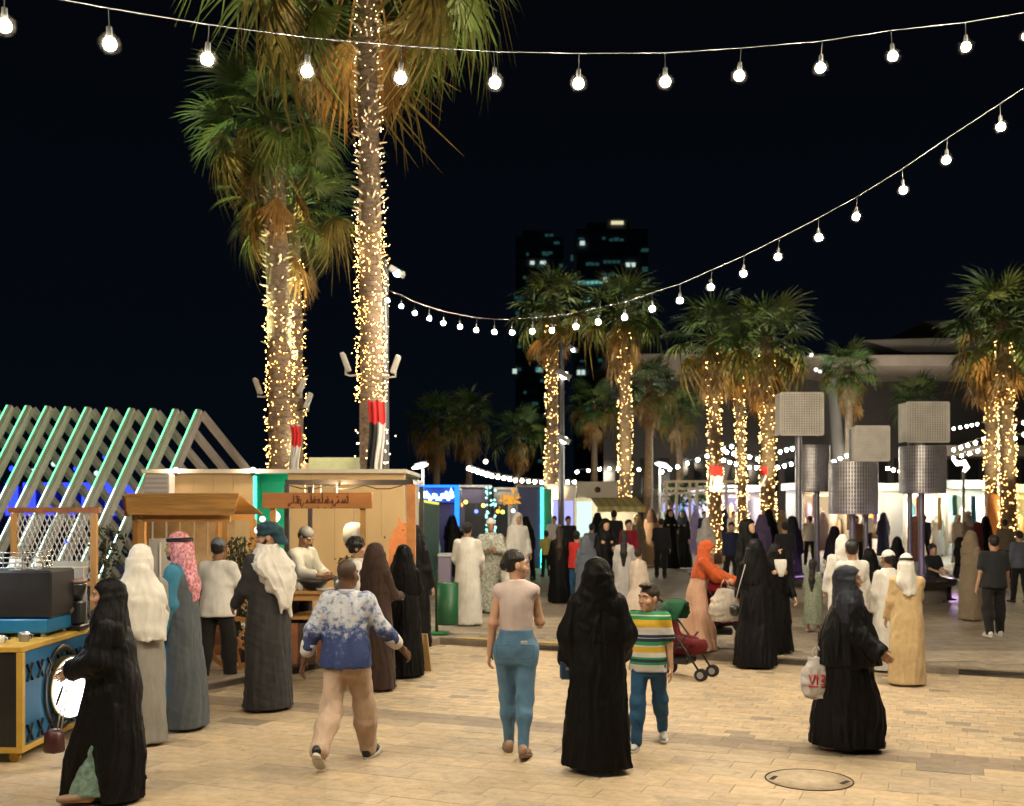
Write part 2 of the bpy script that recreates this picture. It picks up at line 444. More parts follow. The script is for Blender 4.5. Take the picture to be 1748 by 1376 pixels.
class Fig:
    "joints of a 1.72 m figure that faces -Y; left is +X"
    def __init__(f, sex='m', lean=0, yaw=0, nod=0, aL=(4, 8, 12, 0), aR=(4, 8, 12, 0), lL=(0, 0, 3), lR=(0, 0, 3), head=1.0, fat=0.0, fL=0, fR=0):
        f.sex, f.fat, f.hs = sex, fat, head
        f.sw = .167 if sex == 'm' else .147
        Lm = rx(R(lean)); hip = np.array([0, 0, .92])
        f.T = lambda p: hip + Lm @ (np.array(p, float) - hip)
        f.lean = R(lean)
        f.dz = 0.0; f.leg = {}
        low = []
        for s, l, fp in ((1, lL, fL), (-1, lR, fR)):
            p, kn, ab = R(l[0]), R(l[1]), R(l[2])
            h = np.array([s * .092, 0, .90])
            k = h + .425 * np.array([s * math.sin(ab), -math.sin(p) * math.cos(ab), -math.cos(p) * math.cos(ab)])
            a = k + .395 * np.array([s * math.sin(ab) * .5, -math.sin(p - kn), -math.cos(p - kn)])
            q = R(fp)
            toe = a + np.array([s * .03, -.165 * math.cos(q), .165 * math.sin(q) - .045 * math.cos(q)])
            heel = a + np.array([0, .05 * math.cos(q) - .05 * math.sin(q), -.05 * math.cos(q) - .05 * math.sin(q)])
            f.leg[s] = [h, k, a, toe, heel]; low += [toe[2] - .028, heel[2] - .03]
        d = min(low)
        for s in f.leg: f.leg[s] = [q - np.array([0, 0, d]) for q in f.leg[s]]
        f.drop = d; up = np.array([0, 0, -d])
        T0 = f.T; f.T = lambda p: T0(p) + up
        f.arm = {}
        for s, a in ((1, aL), (-1, aR)):
            p, ab, el = R(a[0]), R(a[1]), R(a[2]); inn = R(a[3]) if len(a) > 3 else 0
            S = f.T((s * f.sw, .005, 1.388)); p -= f.lean * 0
            E = S + .285 * np.array([s * math.sin(ab), -math.sin(p) * math.cos(ab), -math.cos(p) * math.cos(ab)])
            fa = inn
            d = np.array([s * math.sin(ab - fa), -math.sin(p + el) * math.cos(ab - fa), -math.cos(p + el) * math.cos(ab - fa)])
            Wp = E + .255 * d
            f.arm[s] = [S, E, Wp, d]
        f.H = f.T((0, -.012, 1.592)); f.Rh = rx(f.lean * .5) @ rz(R(yaw)) @ rx(R(nod))
        f.neck = f.T((0, .008, 1.44))
    def h(f, x, y, z): return f.H + f.hs * (f.Rh @ np.array([x, y, z], float))
    def hr(f, *r): return tuple(f.hs * q for q in r)

def head_sdf(f, S, full=True):
    h = f.h; q = f.hs
    S.cone(f.neck, h(0, .018, -.06), .056 if f.sex == 'm' else .047, .05 * q if f.sex == 'm' else .044 * q, .03)
    S.ell(h(0, .018, .04), f.hr(.074, .094, .088), f.Rh, .02)
    S.ell(h(0, -.022, -.028), f.hr(.061, .072, .086), f.Rh, .03)
    S.ell(h(0, -.044, -.086), f.hr(.038, .04, .032), f.Rh, .035)
    if full:
        S.cone(h(0, -.09, .012), h(0, -.112, -.028), .009 * q, .0125 * q, .012)
        S.cone(h(-.014, -.098, -.034), h(.014, -.098, -.034), .009 * q, .009 * q, .01)
        S.cone(h(-.04, -.078, .028), h(.04, -.078, .028), .012 * q, .012 * q, .02)
        S.ell(h(.033, -.094, .006), f.hr(.017, .012, .011), f.Rh, .012, True)
        S.ell(h(-.033, -.094, .006), f.hr(.017, .012, .011), f.Rh, .012, True)
        S.ell(h(0, -.09, -.061), f.hr(.022, .012, .011), f.Rh, .01)
        for s in (1, -1):
            S.ell(h(s * .044, -.058, -.03), f.hr(.024, .024, .024), f.Rh, .02)
            S.ell(h(s * .076, .012, -.008), f.hr(.010, .021, .033), f.Rh, .01)
def hand_prims(f, s, S, curl=.5, grip=False):
    sh, E, Wp, d = f.arm[s]
    d = nrm(d); side = nrm(np.cross(d, [0, 0, 1]) if abs(d[2]) < .9 else np.cross(d, [-s, 0, 0]))
    pn = nrm(np.array([-s, 0, 0]) - d * (d @ np.array([-s, 0, 0])))        # the palm looks inward
    ff = nrm(np.cross(d, pn)); ff = ff if ff[1] < 0 or abs(ff[1]) < .2 and ff[2] > 0 else -ff   # towards the thumb
    base = Wp
    S.cone(E * .25 + Wp * .75, base + d * .01, .031, .026, .02)
    for i in range(4):
        o = (1.5 - i) * .0195
        S.cone(base + ff * o * .6 + d * .012, base + ff * o + d * .085, .0135, .0125, .012)
    for i, ln in enumerate((.068, .078, .072, .056)):
        o = (1.5 - i) * .0205; p = base + ff * o + d * .085
        c = curl * (1 + .12 * i)
        for j, fr in enumerate((.45, .32, .23)):
            a = c * (.6 + j * .75); dd = nrm(d * math.cos(a) + pn * math.sin(a)); q = p + dd * ln * fr
            S.cone(p, q, .0092 - .0008 * j, .0086 - .0009 * j, .004); p = q
    p = base + ff * .024 + d * .02
    q = p + nrm(ff * .75 + d * .75 + pn * .35) * .042; S.cone(p, q, .0135, .0105, .01)
    q2 = q + nrm(ff * .25 + d * .9 + pn * .5) * .034; S.cone(q, q2, .0105, .0085, .005)
def body_vf(f, vox, covered=(), face=True, handcurl=(.45, .45), foot=True):
    fat = f.fat; T = f.T; out = []
    S = SDF(); m = f.sex == 'm'
    sk = .86 if covered else 1.0; st = .86
    Z = lambda z, cy, a, b: (z - f.drop, 0, cy - math.tan(f.lean) * max(0, z - .92), a * st, b * st)
    S.stack([Z(.80, .0, .13, .09), Z(.90, .012, .165 if not m else .158, .112), Z(1.0, .004, .15, .1), Z(1.09, 0, .132 if m else .115, .095),
             Z(1.2, -.004, .148 if m else .13, .1), Z(1.32, 0, .165 if m else .145, .105), Z(1.41, .004, .12, .08), Z(1.46, .006, .06, .055)], .03)
    S.cone(T((-f.sw * .9, .006, 1.385)), T((f.sw * .9, .006, 1.385)), .05 * st, .05 * st, .05)
    if not m:
        for s in (1, -1): S.ell(T((s * .07, -.085, 1.27)), (.06, .05, .06), None, .03)
    for s in (1, -1):
        a, e, w, d = f.arm[s]
        S.chain([a, e, w], [.044 if m else .036, .04 * sk, .027], .03)
        h, k, an, toe, heel = f.leg[s]
        S.cone(h + np.array([0, .01, .02]), k, .083 * st, .054 * st, .04)
        kc = k * .7 + an * .3 + np.array([0, .014, 0])
        S.chain([k, kc, an], [.053 * st, .054 * st, .034], .03)
        if foot: S.cone(heel, toe, .03, .024, .02); S.cone(an, heel + np.array([0, -.02, .01]), .034, .032, .02)
    out.append(S.mesh(vox))
    hv = min(vox, .0065) if face and vox < .014 else vox
    S = SDF(); head_sdf(f, S, hv < .016)
    out.append(S.mesh(hv))
    for s, c in ((1, handcurl[0]), (-1, handcurl[1])):
        if c is None: continue
        S = SDF(); hand_prims(f, s, S, c)
        out.append(S.mesh(.0048 if vox < .012 else (.0075 if vox < .02 else .013)))
    return join_vf(out)
def face_parts(f, par, skin_lip=LIP, brow=HAIR, beard=None):
    for s in (1, -1):
        mb = MB(); mb.ball(f.h(s * .033, -.079, .004), f.hr(.0135, .011, .0085), 10, 8, f.Rh_e); mb.mi = 1
        dr = f.Rh @ np.array([0, -1, 0]); mb.ball(f.h(s * .033, -.0835, .004), .0072 * f.hs, 8, 6)
        mb.build('eye', [EYEW, EYED], par)
        mb = MB(); mb.tube([f.h(s * .015, -.094, .025), f.h(s * .034, -.092, .032), f.h(s * .055, -.076, .025)], [.004 * f.hs, .005 * f.hs, .003 * f.hs], 6); mb.build('eyebrow', brow, par)
    mb = MB(); mb.ball(f.h(0, -.099, -.0565), f.hr(.021, .006, .0045), 10, 6, f.Rh_e); mb.ball(f.h(0, -.099, -.0655), f.hr(.018, .006, .005), 10, 6, f.Rh_e)
    mb.build('lips', skin_lip, par)
    if beard:
        S = SDF(); S.ell(f.h(0, -.05, -.088), f.hr(.045, .047, .034), f.Rh, .02); S.ell(f.h(0, -.092, -.048), f.hr(.024, .014, .006), f.Rh, .01)
        for s in (1, -1): S.cone(f.h(s * .066, -.0, -.02), f.h(s * .04, -.05, -.09), .016, .018, .02)
        S.ell(f.h(0, -.104, -.061), f.hr(.017, .012, .008), f.Rh, .005, True)
        v, q = S.mesh(.007, (.0012, 180, 3)); link('beard', np_mesh('beard', v, q, beard), par)

def foldfn(seed, amp, n=(5, 8, 13), ztop=1.15, zbot=.0, dz=0.0, top=.15):
    rg = np.random.RandomState(seed); ph = rg.uniform(0, 6.28, 8); wv = rg.uniform(-1.5, 1.5, 4)
    def fn(th, z):
        th = th + .22 * np.sin(2.6 * z + ph[5]) + .12 * np.sin(6 * z + 2 * th + ph[6])
        g = np.clip((ztop - z) / (ztop - zbot), 0, 1) ** .8 * (1 - top) + top
        cr = lambda a: 1.6 * (1 - np.abs(np.sin(a * .5)) ** .75) - .75
        return amp * g * (.8 * np.sin(n[0] * th + ph[0] + wv[0] * z) + .75 * cr(n[1] * 2 * th + ph[1] + wv[1] * z) + .45 * cr(n[2] * 2 * th + ph[2] + 2 * wv[2] * z) * (1 + .4 * np.sin(5 * z + ph[4]))
                          + .3 * np.sin(3 * z * 4 + 2 * th + ph[3]))
    return fn
def g_robe(f, vox, seed=1, hem=.03, wid=1.0, depth=1.0, amp=.055, sleeve=(.066, .062, .056), slend=.95, armk=.055, cape=None, cape_w=(.3, .22), hemw=(.26, .2), sway=(0, 0), neckz=1.47, cut=None, waist=1.0, noise=.0028):
    S = SDF(); z = lambda q: q; m = f.sex == 'm'; L = math.tan(f.lean)
    hx, hy = hemw; shw = f.sw
    c = lambda q: -L * max(0, q - .92)
    lev = [(hem, sway[0], sway[1], hx * wid, hy * depth), (.35, sway[0] * .7, sway[1] * .7, hx * .93 * wid, hy * .95 * depth), (.65, sway[0] * .3, sway[1] * .3, .225 * wid, .175 * depth), (.92, 0, .01, .205 * wid, .155 * depth),
           (1.08, 0, c(1.08), .185 * wid * waist, .14 * depth), (1.28, 0, c(1.28), (shw + .022) * (wid * .5 + .5), .138 * depth), (1.38, 0, c(1.38), shw + .005, .115), (1.44, 0, c(1.44) + .004, shw * .62, .083), (neckz, 0, c(1.47) + .006, .068, .066)]
    if sleeve:
        for s in (1, -1):
            a, e, w, d = f.arm[s]
            w2 = e + (w - e) * slend; dd = nrm(w2 - e); sag = np.array([0, 0, -.5]) * max(0, sleeve[2] - .055)
            S.chain([a + np.array([0, 0, -.010 if m else -.024]), e + sag * .3, w2 + sag], list(sleeve), armk)
            rr = sleeve[2] + .02; S.cone(w2 + dd * (rr + .012) + sag, w2 + dd * (rr + .10) + sag, rr, rr, .006, True)
    S.stack(lev, armk * .8, foldfn(seed, amp))
    if cape:
        S.stack([(cape, 0, .0, cape_w[0], cape_w[1]), (1.1, 0, 0, cape_w[0] * .9, cape_w[1] * .9), (1.30, 0, .0, shw + .065, .15), (1.40, 0, 0, shw + .01, .12), (1.46, 0, 0, .08, .08)], .03, foldfn(seed + 9, .05, (3, 5, 9), 1.5, cape, top=.3))
    if cut: cut(S)
    return S.mesh(vox, (noise, 30, seed, (1, 1, .40)))
def g_shirt(f, vox, seed=1, hem=.84, sleeve='long', fat=0.0, wr=.0028, neck=1.455, waist=.0, slr=None):
    S = SDF(); m = f.sex == 'm'; D = f.drop
    Z = lambda z, cy, a, b: (z - D, 0, cy - math.tan(f.lean) * max(0, z - .92), a + fat * (1 if z < 1.25 else .3), b + fat * (1 if z < 1.25 else .3))
    lev = [Z(hem, .012, .200 if not waist else .128, .148 if not waist else .096), Z(.95, .010, .194 if not waist else .125, .142 if not waist else .094), Z(1.08, .0, .165 if m else .135, .118 if m else .108), Z(1.22, -.004, .172 if m else .146, .122 if m else .125), Z(1.33, 0, .182 if m else .156, .122), Z(1.405, .004, .14, .09), Z(neck, .006, .068, .064)]
    S.stack(lev, .03, foldfn(seed, .018, (3, 5, 9), 1.4, .8))
    S.cone(f.T((-f.sw * .95, .006, 1.378)), f.T((f.sw * .95, .006, 1.378)), .062, .062, .05)
    if sleeve:
        for s in (1, -1):
            a, e, w, d = f.arm[s]
            q = slr or (.072, .062, .05)
            if sleeve == 'short': S.chain([a, a + (e - a) * .72], [.07, .072], .045)
            elif sleeve == 'half': S.chain([a, e, e + (w - e) * .5], [.07, .064, .064], .045)
            else: S.chain([a, e, e + (w - e) * .92], list(q), .045)
    return S.mesh(vox, (wr, 24, seed))
def g_pants(f, vox, seed=2, r=(.094, .075, .064, .062), wr=.0025, ankle=1.0, top=.99):
    S = SDF(); D = f.drop; m = f.sex == 'm'
    for s in (1, -1):
        h, k, a, toe, heel = f.leg[s]
        an = k + (a - k) * ankle
        kc = k * .65 + an * .35 + np.array([0, .012, 0])
        S.chain([h + np.array([0, .008, -.02]), k, kc, an], list(r), .06)
    w = .168 if m else .172
    S.stack([(.78 - D, 0, .01, w * .9, .105), (.88 - D, 0, .014, w + .002, .122 if m else .136), (.96 - D, 0, .008, w - .010, .116), (top - D, 0, .004, w - .016 - (0 if m else .022), .108)], .04)
    return S.mesh(vox, (wr, 22, seed, (1, 1, 1.3)))
def g_shoe(f, s, vox, sole=False):
    h, k, a, toe, heel = f.leg[s]; S = SDF()
    d = nrm(toe - heel); up = nrm(np.cross(np.cross(d, [0, 0, 1]), d))
    S.cone(heel + up * .010, toe + up * .004, .036, .029, .02); S.ell(toe * .72 + heel * .28 + up * .006, (.041, .055, .030), None, .02)
    S.cone(heel + up * .03, a + np.array([0, 0, .0]), .038, .038, .02)
    S.slab(-up, -(heel @ up) + .016)
    return S.mesh(vox)
def mb_sole(f, s):
    h, k, a, toe, heel = f.leg[s]; d = nrm(toe - heel); up = nrm(np.cross(np.cross(d, [0, 0, 1]), d)); sd = np.cross(d, up)
    mb = MB(); pts = []
    o = heel - d * .045 - up * .032; Ln = np.linalg.norm(toe - heel) + .10
    for t in range(20):
        a_ = 2 * PI * t / 20; u = .5 - .5 * math.cos(a_); w = .046 * (abs(math.sin(a_)) ** .7) * (1.0 + .18 * math.cos(a_ + PI)) * (1 if math.sin(a_) >= 0 else -1)
        pts.append(o + d * (u * Ln) + sd * w)
    mb.prism(pts, (0, 0, 0), up * .022); return mb
def g_hijab(f, vox, seed=3, long=1.28, wr=.0038, wide=1.0, face=True, back=0.0, niqab=False):
    S = SDF(); q = f.hs; c = lambda z: -math.tan(f.lean) * max(0, z - .92); D = f.drop
    S.ell(f.h(0, .026, .028), f.hr(.106, .126, .108), f.Rh, .03)
    S.ell(f.h(0, .012, -.06), f.hr(.110, .116, .11), f.Rh, .05)
    w = (f.sw + .035) * wide
    S.stack([(long - D, 0, c(long) + back, w * 1.0, .146), (long + .06 - D, 0, c(long) + back, w * 1.015, .150), (1.36 - D, 0, c(1.36) + back * .6, w * .98, .145), (1.425 - D, 0, c(1.425) + back * .4, w * .93, .138), (1.5 - D, 0, c(1.5) + .01, .152, .128), (1.58 - D, 0, c(1.55) + .01, .112, .115)],
            .05, foldfn(seed, .05, (4, 7, 11), 1.55, long))
    if face:
        if niqab: S.ell(f.h(0, -.13, .008), f.hr(.05, .06, .018), f.Rh, .008, True)
        else: S.ell(f.h(0, -.128, -.012), f.hr(.30, .104, .094), f.Rh, .012, True)
    return S.mesh(vox, (wr, 26, seed, (1, 1, .7)))
def g_ghutra(f, vox, seed=4, low=1.05, back=.09, wr=.0065, w=.155, wrap=False, side=0.0):
    S = SDF(); D = f.drop
    S.ell(f.h(0, .016, .05), f.hr(.090, .110, .098), f.Rh, .03)
    S.ell(f.h(0, .045, -.03), f.hr(.098, .095, .10), f.Rh, .04)
    if not wrap:
        b = f.h(0, .07, -.10)
        S.stack([(low - D, side + b[0] * .4, back + .05, w * .62, .04), (low + .1 - D, side * .8 + b[0] * .5, back + .035, w * .95, .06), (1.3 - D, side * .5 + b[0] * .7, back + .01, w * 1.15, .085), (1.42 - D, b[0] * .8, .05, w * 1.02, .1), (1.52 - D, b[0], .03, .105, .105), (1.6 - D, b[0], .03, .09, .09)],
                .04, foldfn(seed, .06, (4, 7, 12), 1.6, low, top=.3))
    S.ell(f.h(0, -.13, -.025), f.hr(.20, .095, .10), f.Rh, .012, True)
    return S.mesh(vox, (wr, 24, seed, (1, 1, .5)))
def g_hair(f, vox, kind='short', seed=5):
    S = SDF()
    if kind == 'shaved':
        S.ell(f.h(0, .020, .041), f.hr(.0752, .0952, .0892), f.Rh, .01); S.ell(f.h(0, -.13, -.0), f.hr(.09, .1, .12), f.Rh, .01, True); S.slab(-np.array(f.Rh[:, 2]), -(f.h(0, 0, -.02) @ f.Rh[:, 2]))
        return S.mesh(vox)
    S.ell(f.h(0, .024, .045), f.hr(.0805, .0995, .0935), f.Rh, .02)
    S.ell(f.h(0, .055, -.005), f.hr(.062, .056, .052), f.Rh, .03)
    S.ell(f.h(0, -.115, -.03), f.hr(.075, .098, .092), f.Rh, .012, True)
    for s in (1, -1): S.ell(f.h(s * .085, -.005, -.03), f.hr(.026, .032, .05), f.Rh, .01, True)
    if kind == 'quiff': S.ell(f.h(0, -.05, .118), f.hr(.062, .06, .026), f.Rh, .02)
    if kind == 'bun': S.ell(f.h(0, .112, .0), f.hr(.036, .032, .042), f.Rh, .015)
    if kind == 'curly': S.ell(f.h(0, .03, .05), f.hr(.105, .12, .11), f.Rh, .02); S.ell(f.h(0, -.13, -.03), f.hr(.075, .098, .092), f.Rh, .012, True)
    if kind == 'long':
        S.chain([f.h(0, .06, -.02), f.h(0, .085, -.16), f.T((0, .12, 1.25)), f.T((0, .13, 1.0))], [.075, .065, .075, .035], .04)
    return S.mesh(vox, (.0022 if kind != 'curly' else .006, 60, seed, (1, 1, .5)))
def g_cap(f, vox, brim=True, back=False):
    S = SDF(); S.ell(f.h(0, .018, .052), f.hr(.087, .105, .092), f.Rh, .02)
    S.slab(-np.array(f.Rh[:, 2]), -(f.h(0, 0, .03) @ f.Rh[:, 2]))
    if brim:
        S.ell(f.h(0, -.11, .038), f.hr(.068, .075, .009), f.Rh, .012)
    return S.mesh(vox)
def g_turban(f, vox, seed=2):
    S = SDF(); S.ell(f.h(0, .015, .06), f.hr(.092, .11, .088), f.Rh, .02)
    for i in range(3):
        pts = []
        for t in range(13):
            a = 2 * PI * t / 12; pts.append(f.h(.088 * math.cos(a) * (1 - .06 * i), .016 + .108 * math.sin(a) * (1 - .06 * i), .04 + .026 * i + .022 * math.sin(a + i * 2)))
        S.chain(pts, [.02] * 13, .008)
    S.chain([f.h(.02, .1, .03), f.h(.03, .13, -.06), f.h(.05, .12, -.16)], [.05, .055, .04], .03)
    S.slab(-np.array(f.Rh[:, 2]), -(f.h(0, 0, .012) @ f.Rh[:, 2]) + .08)
    S.ell(f.h(0, -.13, -.04), f.hr(.08, .095, .085), f.Rh, .01, True)
    return S.mesh(vox, (.0015, 60, seed))
def mb_agal(f):
    mb = MB()
    for dz, r in ((.062, .0095), (.079, .0095)):
        pts = [f.h(.0905 * math.cos(a), .017 + .111 * math.sin(a), dz + .006 * math.sin(a)) for a in [2 * PI * t / 24 for t in range(25)]]
        mb.tube(pts, r * f.hs, 6)
    return mb

def person(px, top, foot, rot, label, gz=0.0, skin=SKIN_TAN, fig=None, parts=(), vox=None, face=False, beard=None, curl=(.45, .45), foot_y=None, group=None, d=None, brow=HAIR, body=True, minh=0):
    d = d or (CAM_H - gz) * FPX / (foot - HY)
    h = (foot - top) * d / FPX if minh == 0 else minh
    f = Fig(**(fig or {})); f.Rh_e = Matrix(f.Rh.tolist()).to_euler()
    topz = (f.H[2] + .135 * f.hs) + .008
    s = h / topz
    e = thing('person', label, 'person', ((px - CX) * d / FPX, d, gz), R(rot), group)
    e.scale = (s, s, s)
    if vox is None: vox = .011 if d < 11.5 else (.0135 if d < 15 else (.02 if d < 21 else .028))
    v, q = body_vf(f, vox if d > 11.5 else .0095, covered=True if d > 11.5 else (), face=d < 16, handcurl=curl)
    link('body', np_mesh('body', v, q, skin), e)
    if face: face_parts(f, e, brow=brow, beard=beard)
    for name, m, fn in parts:
        r = fn(f, vox)
        if isinstance(r, MB): r.build(name, m, e)
        else:
            v, q = r
            link(name, np_mesh(name, v, q, m), e)
    e['_f'] = 0; del e['_f']
    return e, f
# ------------------------------------------------------------------ ground
GZ = 0.10
KERB = [(-60.0, 6.0), (-9.0, 11.2), (-3.5, 12.3), (-1.1, 16.5), (6.4, 13.15), (16.0, 8.9), (60.0, -10.0)]
PAVE = mat('sand_stone', (.53, .418, .282), .6, stain=.2, var=.17, scale=9, bump=.22, bscale=34, objrand=.07, vcol='tint', detail=7)
GROUT = mat('grout', (.37, .295, .20), .9, var=.25, scale=5, bump=.2, bscale=40)
PLAZA = mat('plaza_stone', (.29, .24, .185), .5, stain=.2, var=.2, scale=7, bump=.2, bscale=30, vcol='tint', detail=6)
PLAZA_FAR = mat('plaza_far', (.27, .225, .18), .6, var=.22, scale=3, bump=.1, bscale=20)
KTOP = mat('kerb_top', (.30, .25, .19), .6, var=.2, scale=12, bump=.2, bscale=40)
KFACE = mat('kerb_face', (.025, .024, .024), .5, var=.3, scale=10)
YELLOW = mat('yellow_paint', (.70, .50, .03), .5, var=.12, scale=10)

def in_plaza(x, y, m=0.0):
    for (x0, y0), (x1, y1) in zip(KERB[:-1], KERB[1:]):
        if x0 <= x <= x1:
            t = (x - x0) / (x1 - x0); s = math.hypot(x1 - x0, y1 - y0) / (x1 - x0)
            return y - (y0 + t * (y1 - y0)) > m * s
    return False
def set_tint(me, tints, per):
    at = me.color_attributes.new('tint', 'FLOAT_COLOR', 'CORNER')
    a = np.ones((len(me.loops), 4), np.float32); a[:, :3] = np.repeat(np.asarray(tints, np.float32), per, 0)
    at.data.foreach_set('color', a.ravel())
def paver_mesh(w, l, t=.04):
    mb = MB(); b = .0025; x, y = w / 2 - .0012, l / 2 - .0012
    V = [(sx * x, sy * y, -t) for sy in (-1, 1) for sx in (-1, 1)] + [(sx * x, sy * y, -b) for sy in (-1, 1) for sx in (-1, 1)] + [(sx * (x - b), sy * (y - b), 0) for sy in (-1, 1) for sx in (-1, 1)]
    F = [(8, 9, 11, 10)]
    for o in (0, 4):
        F += [(o, o + 1, o + 5, o + 4), (o + 1, o + 3, o + 7, o + 5), (o + 3, o + 2, o + 6, o + 7), (o + 2, o, o + 4, o + 6)]
    return V, F
g = MB(); g.span(-400, 400, -60, 900, -.6, -.008)
ground = g.build('ground', GROUT, kind='structure')
rg = random.Random(3)
TINTS = [(1, 1, 1), (1.07, 1.05, 1.0), (.93, .94, .97), (1.12, 1.08, 1.0), (.86, .86, .88), (1.0, .97, .92), (.58, .60, .66)]
def tint(dark=.0):
    i = rg.choices(range(7), (5, 4, 4, 3, 2, 3, .7 + dark))[0]
    k = rg.uniform(.95, 1.05); return tuple(k * c for c in TINTS[i])
slab_me = {}
def paver(x, y, w, l, t, rzn=0.0):
    key = (round(w, 3), round(l, 3), t)
    if key not in slab_me:
        V, F = paver_mesh(w, l); me = raw_mesh('paver', V, F, PAVE, smooth=False); set_tint(me, [TINTS[t]] * 9, 4); slab_me[key] = me
    o = link('paver', slab_me[key], ground, (x, y, rg.uniform(-.0015, .0015)), (rg.uniform(-.002, .002), rg.uniform(-.002, .002), PA))
PA = R(-22); CA, SA = math.cos(PA), math.sin(PA)          # the courses run parallel to the kerb
def uv(u, v): return u * CA - v * SA, u * SA + v * CA
rows = []; v = 4.2
while v < 9.3: rows.append((v, .25, .50, 0)); v += .25
while v < 9.75: rows.append((v, .22, .44, 1)); v += .22
while v < 16.6: rows.append((v, .15, .22, 2)); v += .15
jV, jF, jT = [], [], []
for k, (v0, l, w, kind) in enumerate(rows):
    off = (k % 2) * w / 2 + (k % 5) * .037
    for i in range(int(-9 / w), int(9 / w)):
        u = i * w + off; xc, yc = uv(u, v0 + l / 2)
        if yc < 6.95 or abs(xc) > .5 * (yc + .9) + .35: continue
        if any(in_plaza(*[p + q for p, q in zip((xc, yc), (a * w / 2 * CA - b * l / 2 * SA, a * w / 2 * SA + b * l / 2 * CA))], -.02) for a in (-1, 1) for b in (-1, 1)): continue
        if kind == 0:
            paver(xc, yc, w, l, rg.choices(range(7), (6, 5, 3, 3, 1.2, 4, .55))[0])
        else:
            V, F = paver_mesh(w, l); b = len(jV); z = rg.uniform(-.0012, .0012)
            jV += [(p[0] * CA - p[1] * SA + xc, p[0] * SA + p[1] * CA + yc, p[2] + z) for p in V]; jF += [tuple(q + b for q in f) for f in F]
            kk = rg.uniform(.52, .72); t = tint(.15) if kind == 2 else tuple(c * kk for c in (1.0, .98, 1.04)); jT += [t] * 9
me = raw_mesh('paving_stones', jV, jF, PAVE, smooth=False); set_tint(me, jT, 4)
tag(link('paving_stones', me, ground), kind='stuff')

# the raised plaza behind the kerb
bm_v = [(x, y, 0) for x, y in KERB]; top = KERB + [(400, -10), (400, 900), (-400, 900), (-400, 6)]
mb = MB(); mb.prism([(x, y, GZ - .012) for x, y in top], (0, 0, 0), (0, 0, -.10))
plaza = mb.build('plaza_paving', PLAZA_FAR, kind='structure')
jV, jF, jT = [], [], []
y = 11.5; k = 0
while y < 25:
    l, w = (.25, .5) if y < 19 else (.5, 1.0)
    half = .49 * (y + 1) + .6; n = int(half / w) + 1; off = (k % 2) * w / 2
    for i in range(-n, n + 1):
        xc, yc = i * w + off, y + l / 2
        if not all(in_plaza(xc + a * w / 2, yc + b * l / 2, .29) for a in (-1, 1) for b in (-1, 1)): continue
        V, F = paver_mesh(w, l, .02); b = len(jV); z = GZ + rg.uniform(-.001, .001)
        jV += [(v[0] + xc, v[1] + yc, v[2] + z) for v in V]; jF += [tuple(q + b for q in f) for f in F]
        st = 1.35 if (int(y / 1.5) % 3 == 0) else 1.0
        q = rg.uniform(.82, 1.15) * st; jT += [(q, q * .99, q * .97)] * 9
    y += l; k += 1
me = raw_mesh('plaza_stones', jV, jF, PLAZA, smooth=False); set_tint(me, jT, 4)
tag(link('plaza_stones', me, plaza), kind='stuff')

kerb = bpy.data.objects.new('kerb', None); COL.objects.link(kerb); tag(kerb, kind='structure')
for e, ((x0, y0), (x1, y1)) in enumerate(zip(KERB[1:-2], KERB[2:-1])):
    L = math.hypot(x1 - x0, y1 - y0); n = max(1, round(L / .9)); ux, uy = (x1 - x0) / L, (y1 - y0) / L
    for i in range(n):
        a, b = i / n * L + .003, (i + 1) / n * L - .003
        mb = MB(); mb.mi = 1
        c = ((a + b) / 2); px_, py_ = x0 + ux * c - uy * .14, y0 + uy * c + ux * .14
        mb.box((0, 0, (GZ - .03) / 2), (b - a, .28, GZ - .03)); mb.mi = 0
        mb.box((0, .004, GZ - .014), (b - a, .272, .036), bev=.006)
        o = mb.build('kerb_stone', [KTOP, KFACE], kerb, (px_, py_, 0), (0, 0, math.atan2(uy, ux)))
# yellow edge along the corner of the kerb
for i in range(4):
    (x0, y0), (x1, y1) = KERB[3], KERB[4]; L = math.hypot(x1 - x0, y1 - y0); ux, uy = (x1 - x0) / L, (y1 - y0) / L
    mb = MB(); c = .3 + i * .62 + .3
    mb.box((0, 0, 0), (.60, .05, .006)); mb.build('yellow_edge', YELLOW, kerb, (x0 + ux * c - uy * .03, y0 + uy * c + ux * .03, GZ + .0085), (0, 0, math.atan2(uy, ux)))

# a round access cover set in the paving
cv = thing('manhole_cover', 'round access cover with a thin dark ring set flush in the paving', 'manhole cover', (2.28, 8.32, 0))
RUST = mat('dark_iron', (.045, .032, .022), .6, metal=.6, var=.4, scale=20)
mb = MB(); mb.lathe([(.321, -.02), (.321, .0045), (.333, .0045), (.333, -.02)], 48, cap=False); mb.build('ring', RUST, cv)
CVM = mat('cover_stone', (.53, .418, .282), .6, stain=.2, var=.17, scale=9, bump=.25, bscale=34)
mb = MB(); mb.lathe([(.312, -.02), (.312, .0035), (.0, .0035)], 48, cap=False); mb.build('cover_plate', CVM, cv)
for a in (PI * .95, -PI * .12):
    mb = MB(); mb.box((0, 0, 0), (.11, .035, .004), bev=.001); mb.build('lift_slot', RUST, cv, (.265 * math.cos(a), .265 * math.sin(a), .0055), (0, 0, a + 1.2))
